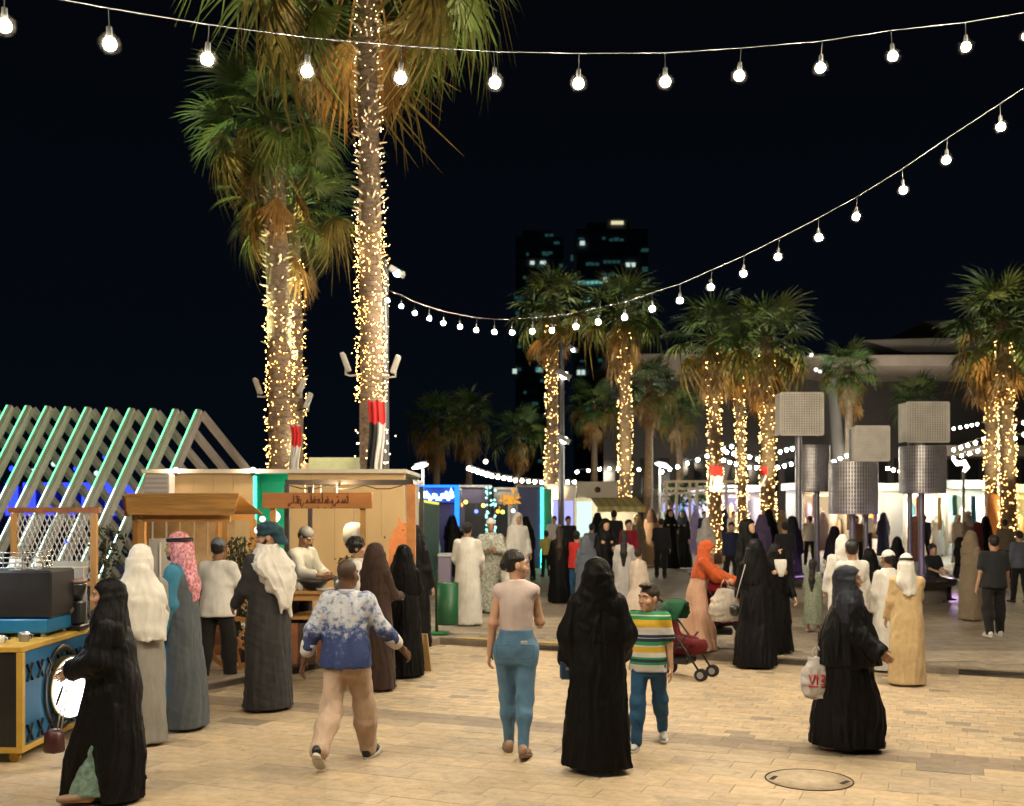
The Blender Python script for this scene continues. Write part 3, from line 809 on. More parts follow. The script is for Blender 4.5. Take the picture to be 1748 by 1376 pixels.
# ------------------------------------------------------------------ festoon strings
CABLE = mat('cable', (.10, .105, .115), .4, var=.1)
SOCKET = mat('socket', (.04, .04, .042), .4, metal=.3)
WARM = (1.0, .85, .62)
BULB = glow('festoon_bulb_glow', WARM, 1750.0)
def ball_mesh(name, r, m, nu=12, nv=8):
    mb = MB(); mb.ball((0, 0, 0), r, nu, nv); return mb.mesh(name, m)
DROP = .205
_mb = MB(); _mb.cyl((0, 0, 0), (0, 0, -DROP * .62), .0032, n=5); _mb.cyl((0, 0, -DROP * .55), (0, 0, -DROP + .022), .016, .019, n=8); SOCK_ME = _mb.mesh('socket', SOCKET)
_mb = MB(); _mb.lathe([(.012, .030), (.024, .022), (.032, .008), (.0345, -.006), (.030, -.022), (.019, -.032), (.0, -.0355)], 12, cap=False)
def halo_shell(name, f):
    "added shell, nearly clear, that catches a trace of light as a halo"
    m = bpy.data.materials.new(name); m.use_nodes = True; N = m.node_tree.nodes; N.clear(); L = m.node_tree.links
    t = N.new('ShaderNodeBsdfTransparent'); d = N.new('ShaderNodeBsdfTranslucent'); x = N.new('ShaderNodeMixShader'); o = N.new('ShaderNodeOutputMaterial')
    d.inputs[0].default_value = (1, .97, .9, 1); x.inputs[0].default_value = f
    L.new(t.outputs[0], x.inputs[1]); L.new(d.outputs[0], x.inputs[2]); L.new(x.outputs[0], o.inputs[0]); return m
HALO1, HALO2, HALO3 = halo_shell('halo_inner_shell', .0008), halo_shell('halo_middle_shell', .00035), halo_shell('halo_outer_shell', .00015)  # nested shells added to imitate the soft halo round each bulb
for _k, _r in ((1, .043), (2, .054), (3, .066)):
    _mb.mi = _k; _mb.lathe([(.012, .044 + _k * .004), (_r * .62, _r * .74), (_r * .92, _r * .34), (_r, -.004), (_r * .9, -_r * .44), (_r * .55, -_r * .83), (.0, -_r)], 16, cap=False)
BULB_ME = _mb.mesh('bulb', [BULB, HALO1, HALO2, HALO3])
def festoon(label, pts, r=.008, bulbs=None, sag=.0):
    t = thing('string_lights', label, 'string lights', pts[0], 0, 'festoon strings over the square')
    o = Vector(pts[0]); loc = [Vector(p) - o for p in pts]
    fine = []
    for a, b in zip(loc[:-1], loc[1:]):
        for k in range(4):
            u = k / 4; q = a.lerp(b, u); q.z -= sag * 4 * u * (1 - u); fine.append(q)
    fine.append(loc[-1])
    mb = MB(); mb.tube(fine, r * .5, 5); mb.build('cable', CABLE, t)
    for i, p in enumerate(loc):
        if bulbs and not bulbs(i): continue
        s = link('socket', SOCK_ME, t, p, (rg.uniform(-.06, .06), rg.uniform(-.06, .06), rg.uniform(0, 6)))
        link('bulb', BULB_ME, s, (0, 0, -DROP - .005))
    return t
A_ = [(7, -20), (185, 14), (357, 42), (527, 64), (685, 78), (843, 88), (988, 91), (1135, 90), (1265, 82), (1403, 70), (1521, 52), (1648, 38), (1755, 20)]
A3 = [P(px, py, 1 / (.1642 - 3.48e-5 * px)) for px, py in A_]
d0, d1 = A3[0] - A3[1], A3[-1] - A3[-2]
A3 = [A3[0] + d0 * k + Vector((0, 0, .012 * k * k)) for k in range(9, 0, -1)] + A3 + [A3[-1] + d1 * k + Vector((0, 0, .010 * k * k)) for k in range(1, 8)]
festoon('long row of round bulbs strung across the whole top of the view', A3, .007)
B_ = [(640, 500), (661, 512), (685, 522), (708, 534), (733, 543), (758, 551), (785, 557), (814, 563), (844, 566), (874, 567), (909, 565), (943, 563), (984, 557), (1023, 549), (1068, 541), (1113, 526), (1161, 512), (1215, 489), (1270, 466), (1330, 437), (1397, 404), (1463, 369), (1540, 323), (1617, 272), (1707, 215)]
B3 = []
for px, py in B_:
    d = 1 / (.0455 + .0545 * (px - 640) / 1067); p = P(px, py, d); p.z += DROP; B3.append(p)
d1 = B3[-1] - B3[-2]
B3 = [P(655, 488, 22.25)] + B3[1:] + [B3[-1] + d1 * k + Vector((0, 0, .012 * k * k)) for k in range(1, 9)]
festoon('row of round bulbs swooping from the tall light mast up to the right', B3, .008, bulbs=lambda i: i > 0)

# far strings over the market: small bulbs on thin cables
FARB = glow('far_bulb_glow', (1.0, .86, .62), 240.0)
FARW = glow('far_bulb_cool_glow', (.80, 1.0, .93), 220.0)
def far_string(label, pts, n, d0, d1, m, r=.07, sag=0.0):
    t = thing('string_lights', label, 'string lights', (0, 0, 0), 0, 'festoon strings over the far market')
    bme = ball_mesh('bulb', r, m, 8, 6); pr = []
    for i in range(n):
        u = i / (n - 1); j = u * (len(pts) - 1); a = min(int(j), len(pts) - 2); w = j - a
        d = d0 + (d1 - d0) * u
        pr.append(P(pts[a][0] + w * (pts[a + 1][0] - pts[a][0]), pts[a][1] + w * (pts[a + 1][1] - pts[a][1]), d))
    t.location = pr[0]; lo = [p - pr[0] for p in pr]
    mb = MB(); mb.tube([p + Vector((0, 0, .12)) for p in lo], .006, 4); mb.build('cable', CABLE, t)
    for p in lo: link('bulb', bme, t, p)
    return t
far_string('dense bright bulb row dipping above the blue kiosks', [(800, 800), (835, 812), (880, 820), (930, 824), (980, 823)], 19, 34, 46, FARB, .06)
far_string('bulb row on the terrace behind the first lit palm', [(985, 806), (1030, 800), (1065, 800), (1110, 803)], 8, 60, 60, FARB, .07)
far_string('white bulbs rising from the curled lamp to the tall palms', [(1130, 806), (1160, 796), (1200, 782), (1232, 768), (1262, 758)], 10, 52, 48, FARW, .07)
far_string('bulbs in the upper row behind the two close palms', [(1228, 770), (1262, 776), (1300, 786), (1335, 770), (1362, 764)], 12, 50, 50, FARW, .075)
far_string('bulbs in the lower row behind the two close palms', [(1235, 786), (1275, 798), (1320, 800), (1362, 790)], 12, 54, 52, FARB, .075)
far_string('short bulb row between the two middle lantern posts', [(1424, 788), (1445, 778), (1462, 776)], 5, 48, 48, FARW, .07)
far_string('short bulb row left of the right lantern post', [(1515, 800), (1530, 804), (1548, 806)], 4, 48, 48, FARB, .07)
far_string('upper bulb row climbing beside the right palm pair', [(1628, 768), (1660, 758), (1700, 742), (1748, 722)], 9, 50, 44, FARB, .07)
far_string('lower bulb row climbing beside the right palm pair', [(1628, 782), (1664, 772), (1706, 758), (1748, 742)], 9, 50, 44, FARB, .07)
far_string('bulb row on the balcony high behind the right palms', [(1628, 732), (1650, 728), (1668, 724)], 5, 70, 70, FARW, .07)
# ------------------------------------------------------------------ palms
BARK = mat('palm_bark', (.20, .145, .10), .9, var=.45, scale=9, bump=.9, bscale=26, stretch=(1, 1, 2.2))
STUB = mat('palm_stub', (.46, .36, .26), .8, var=.3, scale=8)
LEAF = [mat('palm_leaf', (.060, .115, .030), .5, var=.35, scale=3, objrand=.35), mat('palm_leaf_pale', (.11, .15, .038), .5, var=.35, scale=3, objrand=.3), mat('palm_leaf_golden', (.17, .125, .03), .6, var=.4, scale=3, objrand=.3)]
DEAD = [mat('palm_leaf_dry', (.26, .135, .035), .8, var=.4, scale=3, objrand=.3), mat('palm_leaf_straw', (.30, .20, .10), .85, var=.35, scale=3, objrand=.3)]
FAIRY = glow('fairy_light_glow', (1.0, .51, .14), 34.0)
FAIRY2 = glow('fairy_light_pale_glow', (1.0, .72, .40), 13.0)
FAIRY3 = glow('far_fairy_light_glow', (1.0, .56, .18), 46.0)
WIRE = mat('fairy_wire', (.05, .045, .03), .7)
def frond_mesh(m, n, lp, lb, droop, spread, seed, w=.05, stations=4):
    r_ = random.Random(seed); mb = MB()
    mb.tube([(0, 0, 0), (lp * .5, 0, .04 * lp), (lp, 0, 0)], [.028, .018, .012], 4)
    for i in range(n):
        a = R(-spread + 2 * spread * i / (n - 1)); L = lb * (1 - .35 * (abs(a) / R(max(spread, 1))) ** 2) * r_.uniform(.85, 1.1)
        dx, dy = math.cos(a), math.sin(a); V = []; k = droop * r_.uniform(.7, 1.35); ww = w * r_.uniform(.8, 1.2); tw = r_.uniform(-.05, .05)
        for j in range(stations):
            t = j / (stations - 1); q = L * t
            z = -k * q * q * (1 + 1.6 * t) + .02 * math.sin(i * 1.9); x = lp + dx * q * (1 - .22 * k * t); yy = dy * q * (1 - .3 * k * t) + tw * q
            hw = ww * (.35 + 1.3 * t if t < .4 else 1.45 * (1 - t) + .01)
            V += [(x - dy * hw, yy + dx * hw, z), (x, yy, z - hw * .5), (x + dy * hw, yy - dx * hw, z)]
        F = []
        for j in range(stations - 1):
            for c in (0, 1): F.append((j * 3 + c, j * 3 + c + 1, j * 3 + c + 4, j * 3 + c + 3))
        mb.add(V, F, False)
    return mb.mesh('frond', m)
FR = {}
def fronds(detail):
    if detail in FR: return FR[detail]
    n, st = (30, 5) if detail else (16, 4); w = .036 if detail else .062
    FR[detail] = dict(live=[frond_mesh(LEAF[i % 2], n, 1.0, 1.0, .10 + .06 * i, 125, i, w, st) for i in range(3)],
                      half=[frond_mesh(LEAF[2] if i else LEAF[1], n, 1.1, 1.1, .27 + .10 * i, 105, 10 + i, w, st) for i in range(2)],
                      dead=[frond_mesh(DEAD[i % 2], n, .9, 1.2, .07 + .03 * i, 50, 20 + i, w * .8, st) for i in range(3)])
    return FR[detail]
def palm(label, base, top, rad, rt, counts, detail, size, group, seed, stubs=0, skirt=.9, part_front=False):
    r_ = random.Random(seed); base, top = Vector(base), Vector(top)
    t = thing('palm_tree', label, 'palm tree', base, 0, group); ax = top - base; H = ax.length
    mb = MB(); pts, rs = [], []; n = 30 if detail else 14
    for i in range(n + 1):
        u = i / n; p = ax * u; p += Vector((math.sin(u * 3.1) * .05 * H / 9, 0, 0))
        pts.append(p); rs.append(rad * (1.12 - .24 * u + (.25 * (1 - u * 8) if u < .12 else 0)) * r_.uniform(.94, 1.06))
    mb.tube(pts, rs, 14 if detail else 9); trunk = mb.build('trunk', BARK, t)
    path = lambda u: pts[min(n, int(u * n))].lerp(pts[min(n, int(u * n) + 1)], u * n - int(u * n))
    rad_at = lambda u: rs[min(n, int(u * n))]
    if stubs:
        mb = MB()
        for i in range(stubs):
            u = r_.uniform(.42, .985) ** .8; a = i * 2.399 + r_.uniform(-.3, .3); c = path(u); q = rad_at(u)
            o = Vector((math.cos(a), math.sin(a), 0)); ln = r_.uniform(.06, .15) * (1.25 if u > .9 else 1)
            mb.cyl(c + o * q * .9, c + o * (q + ln) + Vector((0, 0, ln * r_.uniform(.0, .7))), .026, .010, 4)
        tag(mb.build('leaf_stubs', STUB, t), kind='stuff')
    fr = fronds(detail)
    ct = ax
    for kind, num in zip(('live', 'half', 'dead'), counts):
        for i in range(num):
            yaw = i * 2.399963 + r_.uniform(-.35, .35) + {'live': 0, 'half': 1, 'dead': 2}[kind]
            u = (i + .5) / num
            if part_front and kind != 'live' and math.sin(yaw) < -.55: yaw += PI * .62 * (1 if math.cos(yaw) > 0 else -1)
            el = {'live': R(80 - 105 * u), 'half': R(-8 - 48 * u), 'dead': R(-58 - 26 * u)}[kind] + r_.uniform(-.14, .14)
            s = size * r_.uniform(.85, 1.12)
            o = Vector((math.cos(yaw), math.sin(yaw), 0)) * (rt * .7)
            dz = {'live': 0.0, 'half': -.15, 'dead': -.25 - skirt * u}[kind] * size
            link('frond', r_.choice(fr[kind]), t, ct + o + Vector((0, 0, dz)), (r_.uniform(-.5, .5), -el, yaw), (s, s, s))
    return t, path, rad_at, H
def fairy(label, base, path, rad_at, u0, u1, turns, n, m, r=.011, jitter=.02, seed=1, flare=.0, dens=1.0):
    r_ = random.Random(seed)
    t = thing('fairy_lights', label, 'fairy lights', base, 0, 'fairy lights wound round the palm trunks')
    mb = MB(); pts = []
    for i in range(turns * 10 + 1):
        v = i / (turns * 10); u = u0 + (u1 - u0) * v; a = v * turns * 2 * PI; c = path(u); q = rad_at(u) + .016
        pts.append(c + Vector((math.cos(a) * q, math.sin(a) * q, 0)))
    mb.tube(pts, .005, 3); mb.build('wire', WIRE, t)
    mb = MB()
    for i in range(n):
        v = r_.random() ** dens; u = u0 + (u1 - u0) * v; a = r_.uniform(0, 2 * PI); q = rad_at(u) + .022 + r_.uniform(0, jitter) + flare * r_.random() ** 4
        c = path(u) + Vector((math.cos(a) * q, math.sin(a) * q, 0)); k = r * r_.uniform(.7, 1.3)
        V = [c + Vector(x) * k for x in ((1, 0, 0), (0, 1, 0), (-1, 0, 0), (0, -1, 0), (0, 0, 1.4), (0, 0, -1.4))]
        mb.add(V, [(0, 1, 4), (1, 2, 4), (2, 3, 4), (3, 0, 4), (1, 0, 5), (2, 1, 5), (3, 2, 5), (0, 3, 5)])
    tag(mb.build('led_bulbs', m, t), kind='stuff')
    return t
FLOODM = mat('floodlight_body', (.34, .33, .31), .5, metal=.3)
LENS = mat('floodlight_glass', (.7, .7, .65), .2)
def spot(parent, loc, target, energy, col, size=90, blend=.8, r=.06):
    ld = bpy.data.lights.new('lamp', 'SPOT'); ld.energy = energy; ld.color = col; ld.spot_size = R(size); ld.spot_blend = blend; ld.shadow_soft_size = r
    o = bpy.data.objects.new('lamp', ld); COL.objects.link(o); o.parent = parent; o.location = loc
    o.rotation_euler = (Vector(target) - Vector(loc)).to_track_quat('-Z', 'Y').to_euler(); return o
def point(parent, loc, energy, col, r=.08):
    ld = bpy.data.lights.new('lamp', 'POINT'); ld.energy = energy; ld.color = col; ld.shadow_soft_size = r
    o = bpy.data.objects.new('lamp', ld); COL.objects.link(o); o.location = loc
    if parent: o.parent = parent
    return o
def floodlight(label, c, trunk, group, energy=0, col=(1, .8, .5), aim=(0, 0, 3), s=1.0):
    "a lamp head on a bracket arm; it stands at c, its arm reaches back to the trunk point"
    c = Vector(c); tr = Vector(trunk) - c; t = thing('floodlight', label, 'floodlight', c, 0, group)
    dr = (-tr).normalized()
    mb = MB(); mb.tube([tr, Vector((0, 0, -.1 * s)) + tr * .35, Vector((0, 0, -.12 * s)), (0, 0, -.02)], .02 * s, 6); mb.build('bracket', FLOODM, t)
    ang = math.atan2(dr.x, 1e-6) * .22
    mb = MB(); mb.box((0, 0, .1 * s), (.09 * s, .2 * s, .34 * s), rot=(0, ang, 0), bev=.015); mb.build('lamp_head', FLOODM, t)
    mb = MB(); mb.box(Vector((0, 0, .1 * s)) + Euler((0, ang, 0)).to_matrix() @ Vector((0, 0, .176 * s)), (.07 * s, .17 * s, .01), rot=(0, ang, 0)); mb.build('lens', LENS, t)
    if energy: spot(t, Vector((0, 0, .36 * s)) + dr * .30 + Vector((0, -.15, 0)), aim, energy, col, 75)
    return t

# the tall palm in the middle and the pair left of it
pb = P(632, 1049, 20); pb.z = GZ; pt = P(621, -120, 20.0)
t, path, ra, Hh = palm('tall thick palm standing in the middle with long drooping brown fronds', pb, pt, .205, .2, (26, 28, 5), True, 1.48, 'palms behind the food stalls', 11, stubs=230, skirt=.25, part_front=True)
fairy('fairy lights wound round the tall middle palm', pb, path, ra, .31, .57, 34, 760, FAIRY, .0058, .05, 3, .10)
fairy('thin spiral of pale fairy lights high on the tall middle palm', pb, path, ra, .57, .90, 16, 190, FAIRY2, .0075, .03, 4, .10)
fairy('loose bunch of fairy lights low on the tall middle palm', pb, path, ra, .155, .27, 6, 60, FAIRY2, .010, .10, 5, .2)
p1b = P(482, 1032, 23); p1b.z = GZ; p1t = P(464, 200, 23)
t, path1, ra1, H1 = palm('leaning palm left of the tall one with the higher green crown', p1b, p1t, .25, .2, (46, 14, 7), True, .86, 'palms behind the food stalls', 12, stubs=150, skirt=1.6)
fairy('fairy lights wound round the leaning left palm', p1b, path1, ra1, .22, .62, 30, 520, FAIRY, .0065, .05, 6, .06)
p2b = P(500, 1022, 24.2); p2b.z = GZ; p2t = P(497, 352, 24.2)
t, path2, ra2, H2 = palm('shorter palm half hidden behind the leaning left palm', p2b, p2t, .20, .18, (34, 14, 7), True, .80, 'palms behind the food stalls', 13, stubs=90, skirt=.8)
fairy('fairy lights wound round the shorter left palm', p2b, path2, ra2, .24, .86, 34, 420, FAIRY, .0065, .05, 7, .05)
# lamp heads clamped to the trunks, throwing light up into the crowns
GRN = (1.0, .84, .48)
floodlight('left lamp head clamped to the tall middle palm', P(590, 628, 20), P(612, 640, 20), 'floodlights on palm trunks', 1300, GRN, (-1.1, -.9, 6))
floodlight('right lamp head clamped to the tall middle palm', P(675, 632, 20), P(640, 640, 20), 'floodlights on palm trunks', 1300, GRN, (1.2, -.9, 6))
floodlight('dark lamp head on the left side of the leaning palm', P(440, 668, 23), P(470, 672, 23), 'floodlights on palm trunks', 1500, (.95, 1, .5), (.2, -.9, 5))
floodlight('upper lamp head on the right side of the shorter left palm', P(514, 668, 23.6), P(498, 672, 24), 'floodlights on palm trunks', 1200, (.95, 1, .5), (-.1, -.9, 5))
floodlight('lower lamp head on the right side of the shorter left palm', P(526, 692, 23.8), P(502, 700, 24.2), 'floodlights on palm trunks', 0)

FARP = [  # label, px trunk, px crown, py crown, depth, trunk radius, frond scale, lit
    ('lit palm beside the slim lamp mast, first of the distant row', 938, 942, 520, 42, .22, 1.05, 1),
    ('lit palm right of the lamp mast, second of the distant row', 1066, 1064, 532, 42, .22, 1.08, 1),
    ('short unlit palm leaning beside the second lit palm', 1104, 1108, 652, 48, .19, .95, 0),
    ('lit palm with a red and white band left of the lantern posts', 1220, 1216, 574, 38, .22, 1.05, 1),
    ('thin lit palm between two thicker ones near the lantern posts', 1268, 1258, 590, 42, .17, .95, 1),
    ('thick lit palm just left of the first lantern post', 1309, 1309, 575, 37, .25, 1.12, 1),
    ('palm rising behind the middle lantern posts', 1448, 1448, 628, 52, .2, 1.0, 0),
    ('large lit palm at the right edge of the view', 1722, 1712, 545, 36, .24, 1.2, 1),
    ('second lit trunk close to the large right palm', 1690, 1690, 590, 38, .2, .95, 1),
    ('dark palm behind the right lantern post', 1560, 1566, 680, 62, .2, 1.05, 0),
    ('dark short palm furthest left behind the market', 745, 742, 715, 68, .22, 1.25, 0),
    ('dark short palm next to the furthest left one', 800, 798, 712, 72, .22, 1.3, 0),
    ('dark palm left of the first lit palm trunk', 880, 884, 735, 62, .2, 1.1, 0),
    ('dark palm right behind the first lit palm trunk', 1012, 1014, 690, 66, .2, 1.1, 0),
    ('dark palm between the second lit palm and the yellow awning kiosk', 1160, 1158, 700, 62, .2, 1.0, 0)]
for i, (lab, pxb, pxt, py, d, r_, s, lit) in enumerate(FARP):
    b = P(pxb, 900, d); b.z = GZ; tp = P(pxt, py, d)
    t, pa, ra, H = palm(lab, b, tp, r_, .15, (24, 9, 9), False, s * .86, 'palms across the far plaza', 40 + i, stubs=40 if lit else 0, skirt=1.0)
    if lit:
        fairy('fairy lights on the ' + lab.split(' with')[0].split(',')[0], b, pa, ra, .05, .93, 26, 480, FAIRY3, .0085, .05, 70 + i, .04, 1.35)
        spot(t, (0, -1.6, .5), (0, 0, H), 3200, (1, .82, .44), 40)
    elif d < 58: spot(t, (0, -1.6, .4), (0, 0, H), 500, (1, .72, .34), 50)
    else: spot(t, (0, -2, .4), (0, 0, H), 90, (1, .75, .4), 50)
# ------------------------------------------------------------------ shared materials
WOOD = mat('honey_wood', (.46, .24, .07), .5, var=.3, scale=5, bump=.25, bscale=30, stretch=(1, 1, .25))
WOODH = mat('honey_wood_long', (.46, .24, .07), .5, var=.3, scale=5, bump=.25, bscale=30, stretch=(.25, 1, 1))
WOODR = mat('red_wood', (.30, .105, .04), .55, var=.3, scale=5, bump=.25, bscale=30)
SIGNW = mat('sign_wood', (.42, .155, .03), .45, var=.25, scale=4, bump=.3, bscale=30, stretch=(.2, 1, 1))
CARVE = mat('carved_letters', (.13, .042, .012), .8)
DARKW = mat('dark_wood', (.07, .04, .022), .6, var=.3, scale=5)
PANEL = mat('tan_panel', (.62, .43, .215), .6, var=.07, scale=2, bump=.08, bscale=14, stretch=(1, 1, .2))
PANELP = mat('pale_panel', (.62, .56, .50), .6, var=.08, scale=2)
TEALW = mat('green_niche', (.02, .36, .22), .5, var=.15, scale=3)
STEEL = mat('brushed_steel', (.45, .45, .46), .35, metal=.8, var=.1)
DSTEEL = mat('dark_steel', (.05, .042, .04), .4, metal=.5, var=.2)
BLACKP = mat('black_plastic', (.014, .014, .016), .35, var=.2)
WHITE = mat('white_paint', (.75, .73, .70), .5, var=.05)
CREAM = mat('cream_paint', (.62, .55, .44), .6, var=.08)
GREYP = mat('grey_paint', (.30, .30, .31), .55, var=.1)
PURPLE = mat('violet_panel', (.10, .085, .16), .6, var=.2, scale=2)
NAVY = mat('navy_panel', (.035, .05, .16), .5, var=.2, scale=2)
GREENP = mat('bottle_green', (.01, .09, .035), .45, var=.15)
TEALG = glow('teal_strip_glow', (.05, .95, .62), 5.5)
GREENG = glow('green_strip_glow', (.12, 1.0, .34), 5.0)
GWHITE = glow('pale_strip_glow', (.62, 1.0, .82), 5.0)
BLUEG = glow('blue_strip_glow', (.015, .16, 1.0), 3.2)
BLUEW = glow('neon_letter_glow', (.42, .78, 1.0), 9.0)
YELG = glow('yellow_strip_glow', (.9, .85, .12), 1.2)
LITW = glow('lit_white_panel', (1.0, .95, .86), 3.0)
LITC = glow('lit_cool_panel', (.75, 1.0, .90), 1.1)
LITWARM = glow('warm_wall_glow', (1.0, .70, .40), .75)
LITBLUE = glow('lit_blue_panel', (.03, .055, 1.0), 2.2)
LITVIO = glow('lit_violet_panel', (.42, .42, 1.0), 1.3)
LITPINK = glow('lit_pink_panel', (1.0, .12, .55), 1.3)

def scribble(width, height, seed, r, cursive=True, dots=True):
    "illegible flowing sign lettering: a base stroke with teeth, loops, tall strokes and dots, right to left"
    r_ = random.Random(seed); mb = MB(); x = width / 2
    while x > -width / 2 + .08 * width:
        n = r_.choice((2, 3, 3, 4)); pts = []; w0 = x
        for k in range(n):
            typ = r_.choice('tthlls'); st = width * r_.uniform(.035, .055)
            if typ == 't': pts += [(x, 0), (x - st * .3, height * .28), (x - st * .6, 0)]
            elif typ == 'h': pts += [(x, 0), (x - st * .1, height * r_.uniform(.7, .95)), (x - st * .15, 0)]
            elif typ == 'l': pts += [(x, .0), (x - st * .2, height * .3), (x - st * .7, height * .32), (x - st * .8, 0), (x - st * .3, -height * .02)]
            else: pts += [(x, 0), (x - st * .5, -height * .25), (x - st, -height * .22)]
            x -= st
            if dots and r_.random() < .45: mb.box((x + st * .4, 0, height * r_.choice((.48, -.38))), (r * 2.2, r * 1.4, r * 2.2), rot=(0, PI / 4, 0))
        pts.append((x, 0))
        fine = []
        for i in range(len(pts) - 1):
            for u in (0, .5): fine.append((pts[i][0] + (pts[i + 1][0] - pts[i][0]) * u, 0, pts[i][1] + (pts[i + 1][1] - pts[i][1]) * u))
        fine.append((pts[-1][0], 0, pts[-1][1]))
        mb.tube(fine, r, 4); x -= width * .022
    return mb

# ------------------------------------------------------------------ A-frame light structure at the far left
BEAMM = mat('pale_beam', (.74, .64, .57), .55, var=.12, scale=4)
ORD = ['first', 'second', 'third', 'fourth', 'fifth', 'sixth', 'seventh', 'eighth', 'ninth', 'tenth', 'eleventh', 'twelfth']
AP = [-16, 20, 52, 86, 119, 154, 190, 228, 265, 303, 342]
for i, ax_ in enumerate([-50] + AP):
    d = 28 - .12 * i
    a = P(ax_, 694 + .9 * i, d)
    n_ = Vector((a.x - 1.05, a.y - 2.5, GZ)); f_ = Vector((a.x + 2.95, a.y + 2.4, GZ))
    t = thing('light_arch', 'slanted beam arch with a green glowing edge, ' + ORD[11 - i] + ' counted leftwards from the tan kiosk', 'light arch', (a.x, a.y, GZ), 0, 'row of glowing slanted frames')
    o = Vector((a.x, a.y, GZ)); A_0, N_0, F_0 = a - o, n_ - o, f_ - o
    mb = MB(); mb.beam(N_0, A_0, .25, .12, (1, 0, 0)); mb.build('near_leg', BEAMM, t)
    mb = MB(); mb.beam(F_0, A_0 + Vector((.02, .05, -.03)), .23, .12, (1, 0, 0)); mb.build('far_leg', BEAMM, t)
    off = Vector((-.07, -.12, .05)); mid = N_0.lerp(A_0, .55)
    mb = MB(); mb.tube([mid + off, A_0 + off], .011, 5); mb.mi = 1; mb.tube([N_0 + off, mid + off], .011, 5); mb.build('led_strip', [GREENG, GWHITE], t)
mb = MB()
bt = thing('blue_kiosk', 'low dark kiosk with three bright blue windows behind the slanted frames', 'kiosk', P(110, 930, 38) * 1, 0)
bt.location.z = GZ
mb.span(-3.4, 3.2, 0, 2, 0, 2.7); mb.build('wall', NAVY, bt)
for px in (82, 117, 150, 20, 50, 190, 225): 
    q = P(px, 852, 37.9) - bt.location; mb = MB(); mb.box(q, (.42, .06, 1.15)); mb.build('window', LITBLUE, bt)
for j, (px, py, cmat) in enumerate([(92, 792, LITC), (130, 800, LITBLUE), (55, 805, LITC), (165, 808, LITC), (20, 800, LITBLUE), (180, 780, LITBLUE), (225, 800, LITBLUE), (112, 925, LITBLUE)]):
    p = P(px, py, 42 if j < 7 else 16); t = thing('hanging_lamp', 'small round lamp glowing behind the slanted frames, ' + ['first', 'second', 'third', 'fourth', 'fifth', 'sixth', 'seventh', 'eighth'][j] + ' along', 'lamp', p, 0, 'small lamps behind the slanted frames')
    mb = MB(); mb.ball((0, 0, 0), .11 if j < 7 else .03, 8, 6); mb.build('globe', cmat, t); mb = MB(); mb.cyl((0, 0, .1), (0, 0, .5), .012, n=4); mb.build('cord', CABLE, t)

# ------------------------------------------------------------------ tan kiosk wall with the green niche
KY = 19.0
kx = lambda px, d=KY: (px - CX) * d / FPX
kz = lambda py, d=KY: CAM_H - (py - HY) * d / FPX
tk = thing('tan_kiosk', 'long tan kiosk wall with a glowing green niche and a flat roof edge', 'kiosk', (kx(430), KY, GZ))
O = Vector((kx(430), KY, GZ)); ztop = kz(808) - GZ
def kspan(nm, m, a, b, y0, y1, z0, z1, par=tk, bev=0):
    mb = MB(); mb.span(kx(a) - O.x, kx(b) - O.x, y0, y1, z0, z1, bev); return mb.build(nm, m, par)
for i in range(4): kspan('wall_panel', PANEL, 296 + i * 34 + .4, 296 + (i + 1) * 34 - .05, 0, .12, 0, ztop)
for i in range(5): kspan('wall_panel', PANEL, 491 + i * 40 + .4, 491 + (i + 1) * 40 - .05, 0, .12, 0, ztop)
kspan('grey_panel', PANELP, 248, 295.5, 0, .12, 0, ztop)
kspan('niche_wall', TEALW, 432, 491, .6, .7, 0, ztop)
kspan('niche_wall', TEALW, 430.5, 432, .1, .6, 0, ztop)
kspan('led_strip', TEALG, 432.3, 436, .02, .10, 0, ztop - .05)
kspan('led_strip', TEALG, 487, 490.6, .3, .36, 0, ztop - .05)
kspan('roof_edge', CREAM, 244, 694, -.08, 3, ztop, ztop + .07)
kspan('back_wall', CREAM, 248, 690, 2.9, 3, 0, ztop - .01)
for px in (432, 300):
    t = thing('roof_lamp', 'small bright lamp on the tan kiosk roof edge ' + ('above the green niche' if px == 432 else 'near its left end'), 'lamp', P(px, 803, 18.95), 0, 'lamps on the kiosk roof')
    mb = MB(); mb.ball((0, 0, 0), .055, 8, 6); mb.build('globe', LITW, t); point(t, (0, -.05, .12), 70, (1, .80, .62), .06); mb = MB(); mb.cyl((0, 0, -.09), (0, 0, -.03), .03, n=6); mb.build('base', DSTEEL, t)
# pale roof box behind
t = thing('roof_unit', 'pale greenish lit box standing behind the tan kiosk roof', 'cabin', P(565, 808, 24)); t.location.z = GZ
zt = kz(781, 24) - GZ; 
mb = MB(); mb.span(kx(527, 24) - t.location.x, kx(618, 24) - t.location.x, 0, 2, 0, zt); mb.build('cabin_wall', mat('pale_green_wall', (.46, .50, .30), .6, var=.1), t)
mb = MB(); mb.span(kx(505, 24) - t.location.x, kx(526, 24) - t.location.x, .1, 2, 0, zt - .12); mb.build('side_wall', CREAM, t)
point(t, (-.3, -1.2, zt + .2), 30, (1, .9, .6))
# white hanging box on the wall
t = thing('wall_box', 'pale grey box mounted high on the left end of the tan wall', 'box', (kx(272, 18.6), 18.6, kz(833, 18.6)))
mb = MB(); mb.box((0, 0, 0), (.44, .3, .46), bev=.01); mb.build('casing', PANELP, t)
mb = MB()
for k in range(5): mb.box((0, -.156, -.16 + .08 * k), (.38, .012, .03))
mb.build('grille', mat('pale_grille', (.42, .42, .5), .5), t)
mb = MB(); mb.box((0, .25, -.24), (.6, .3, .03)); mb.build('shelf', DARKW, t)

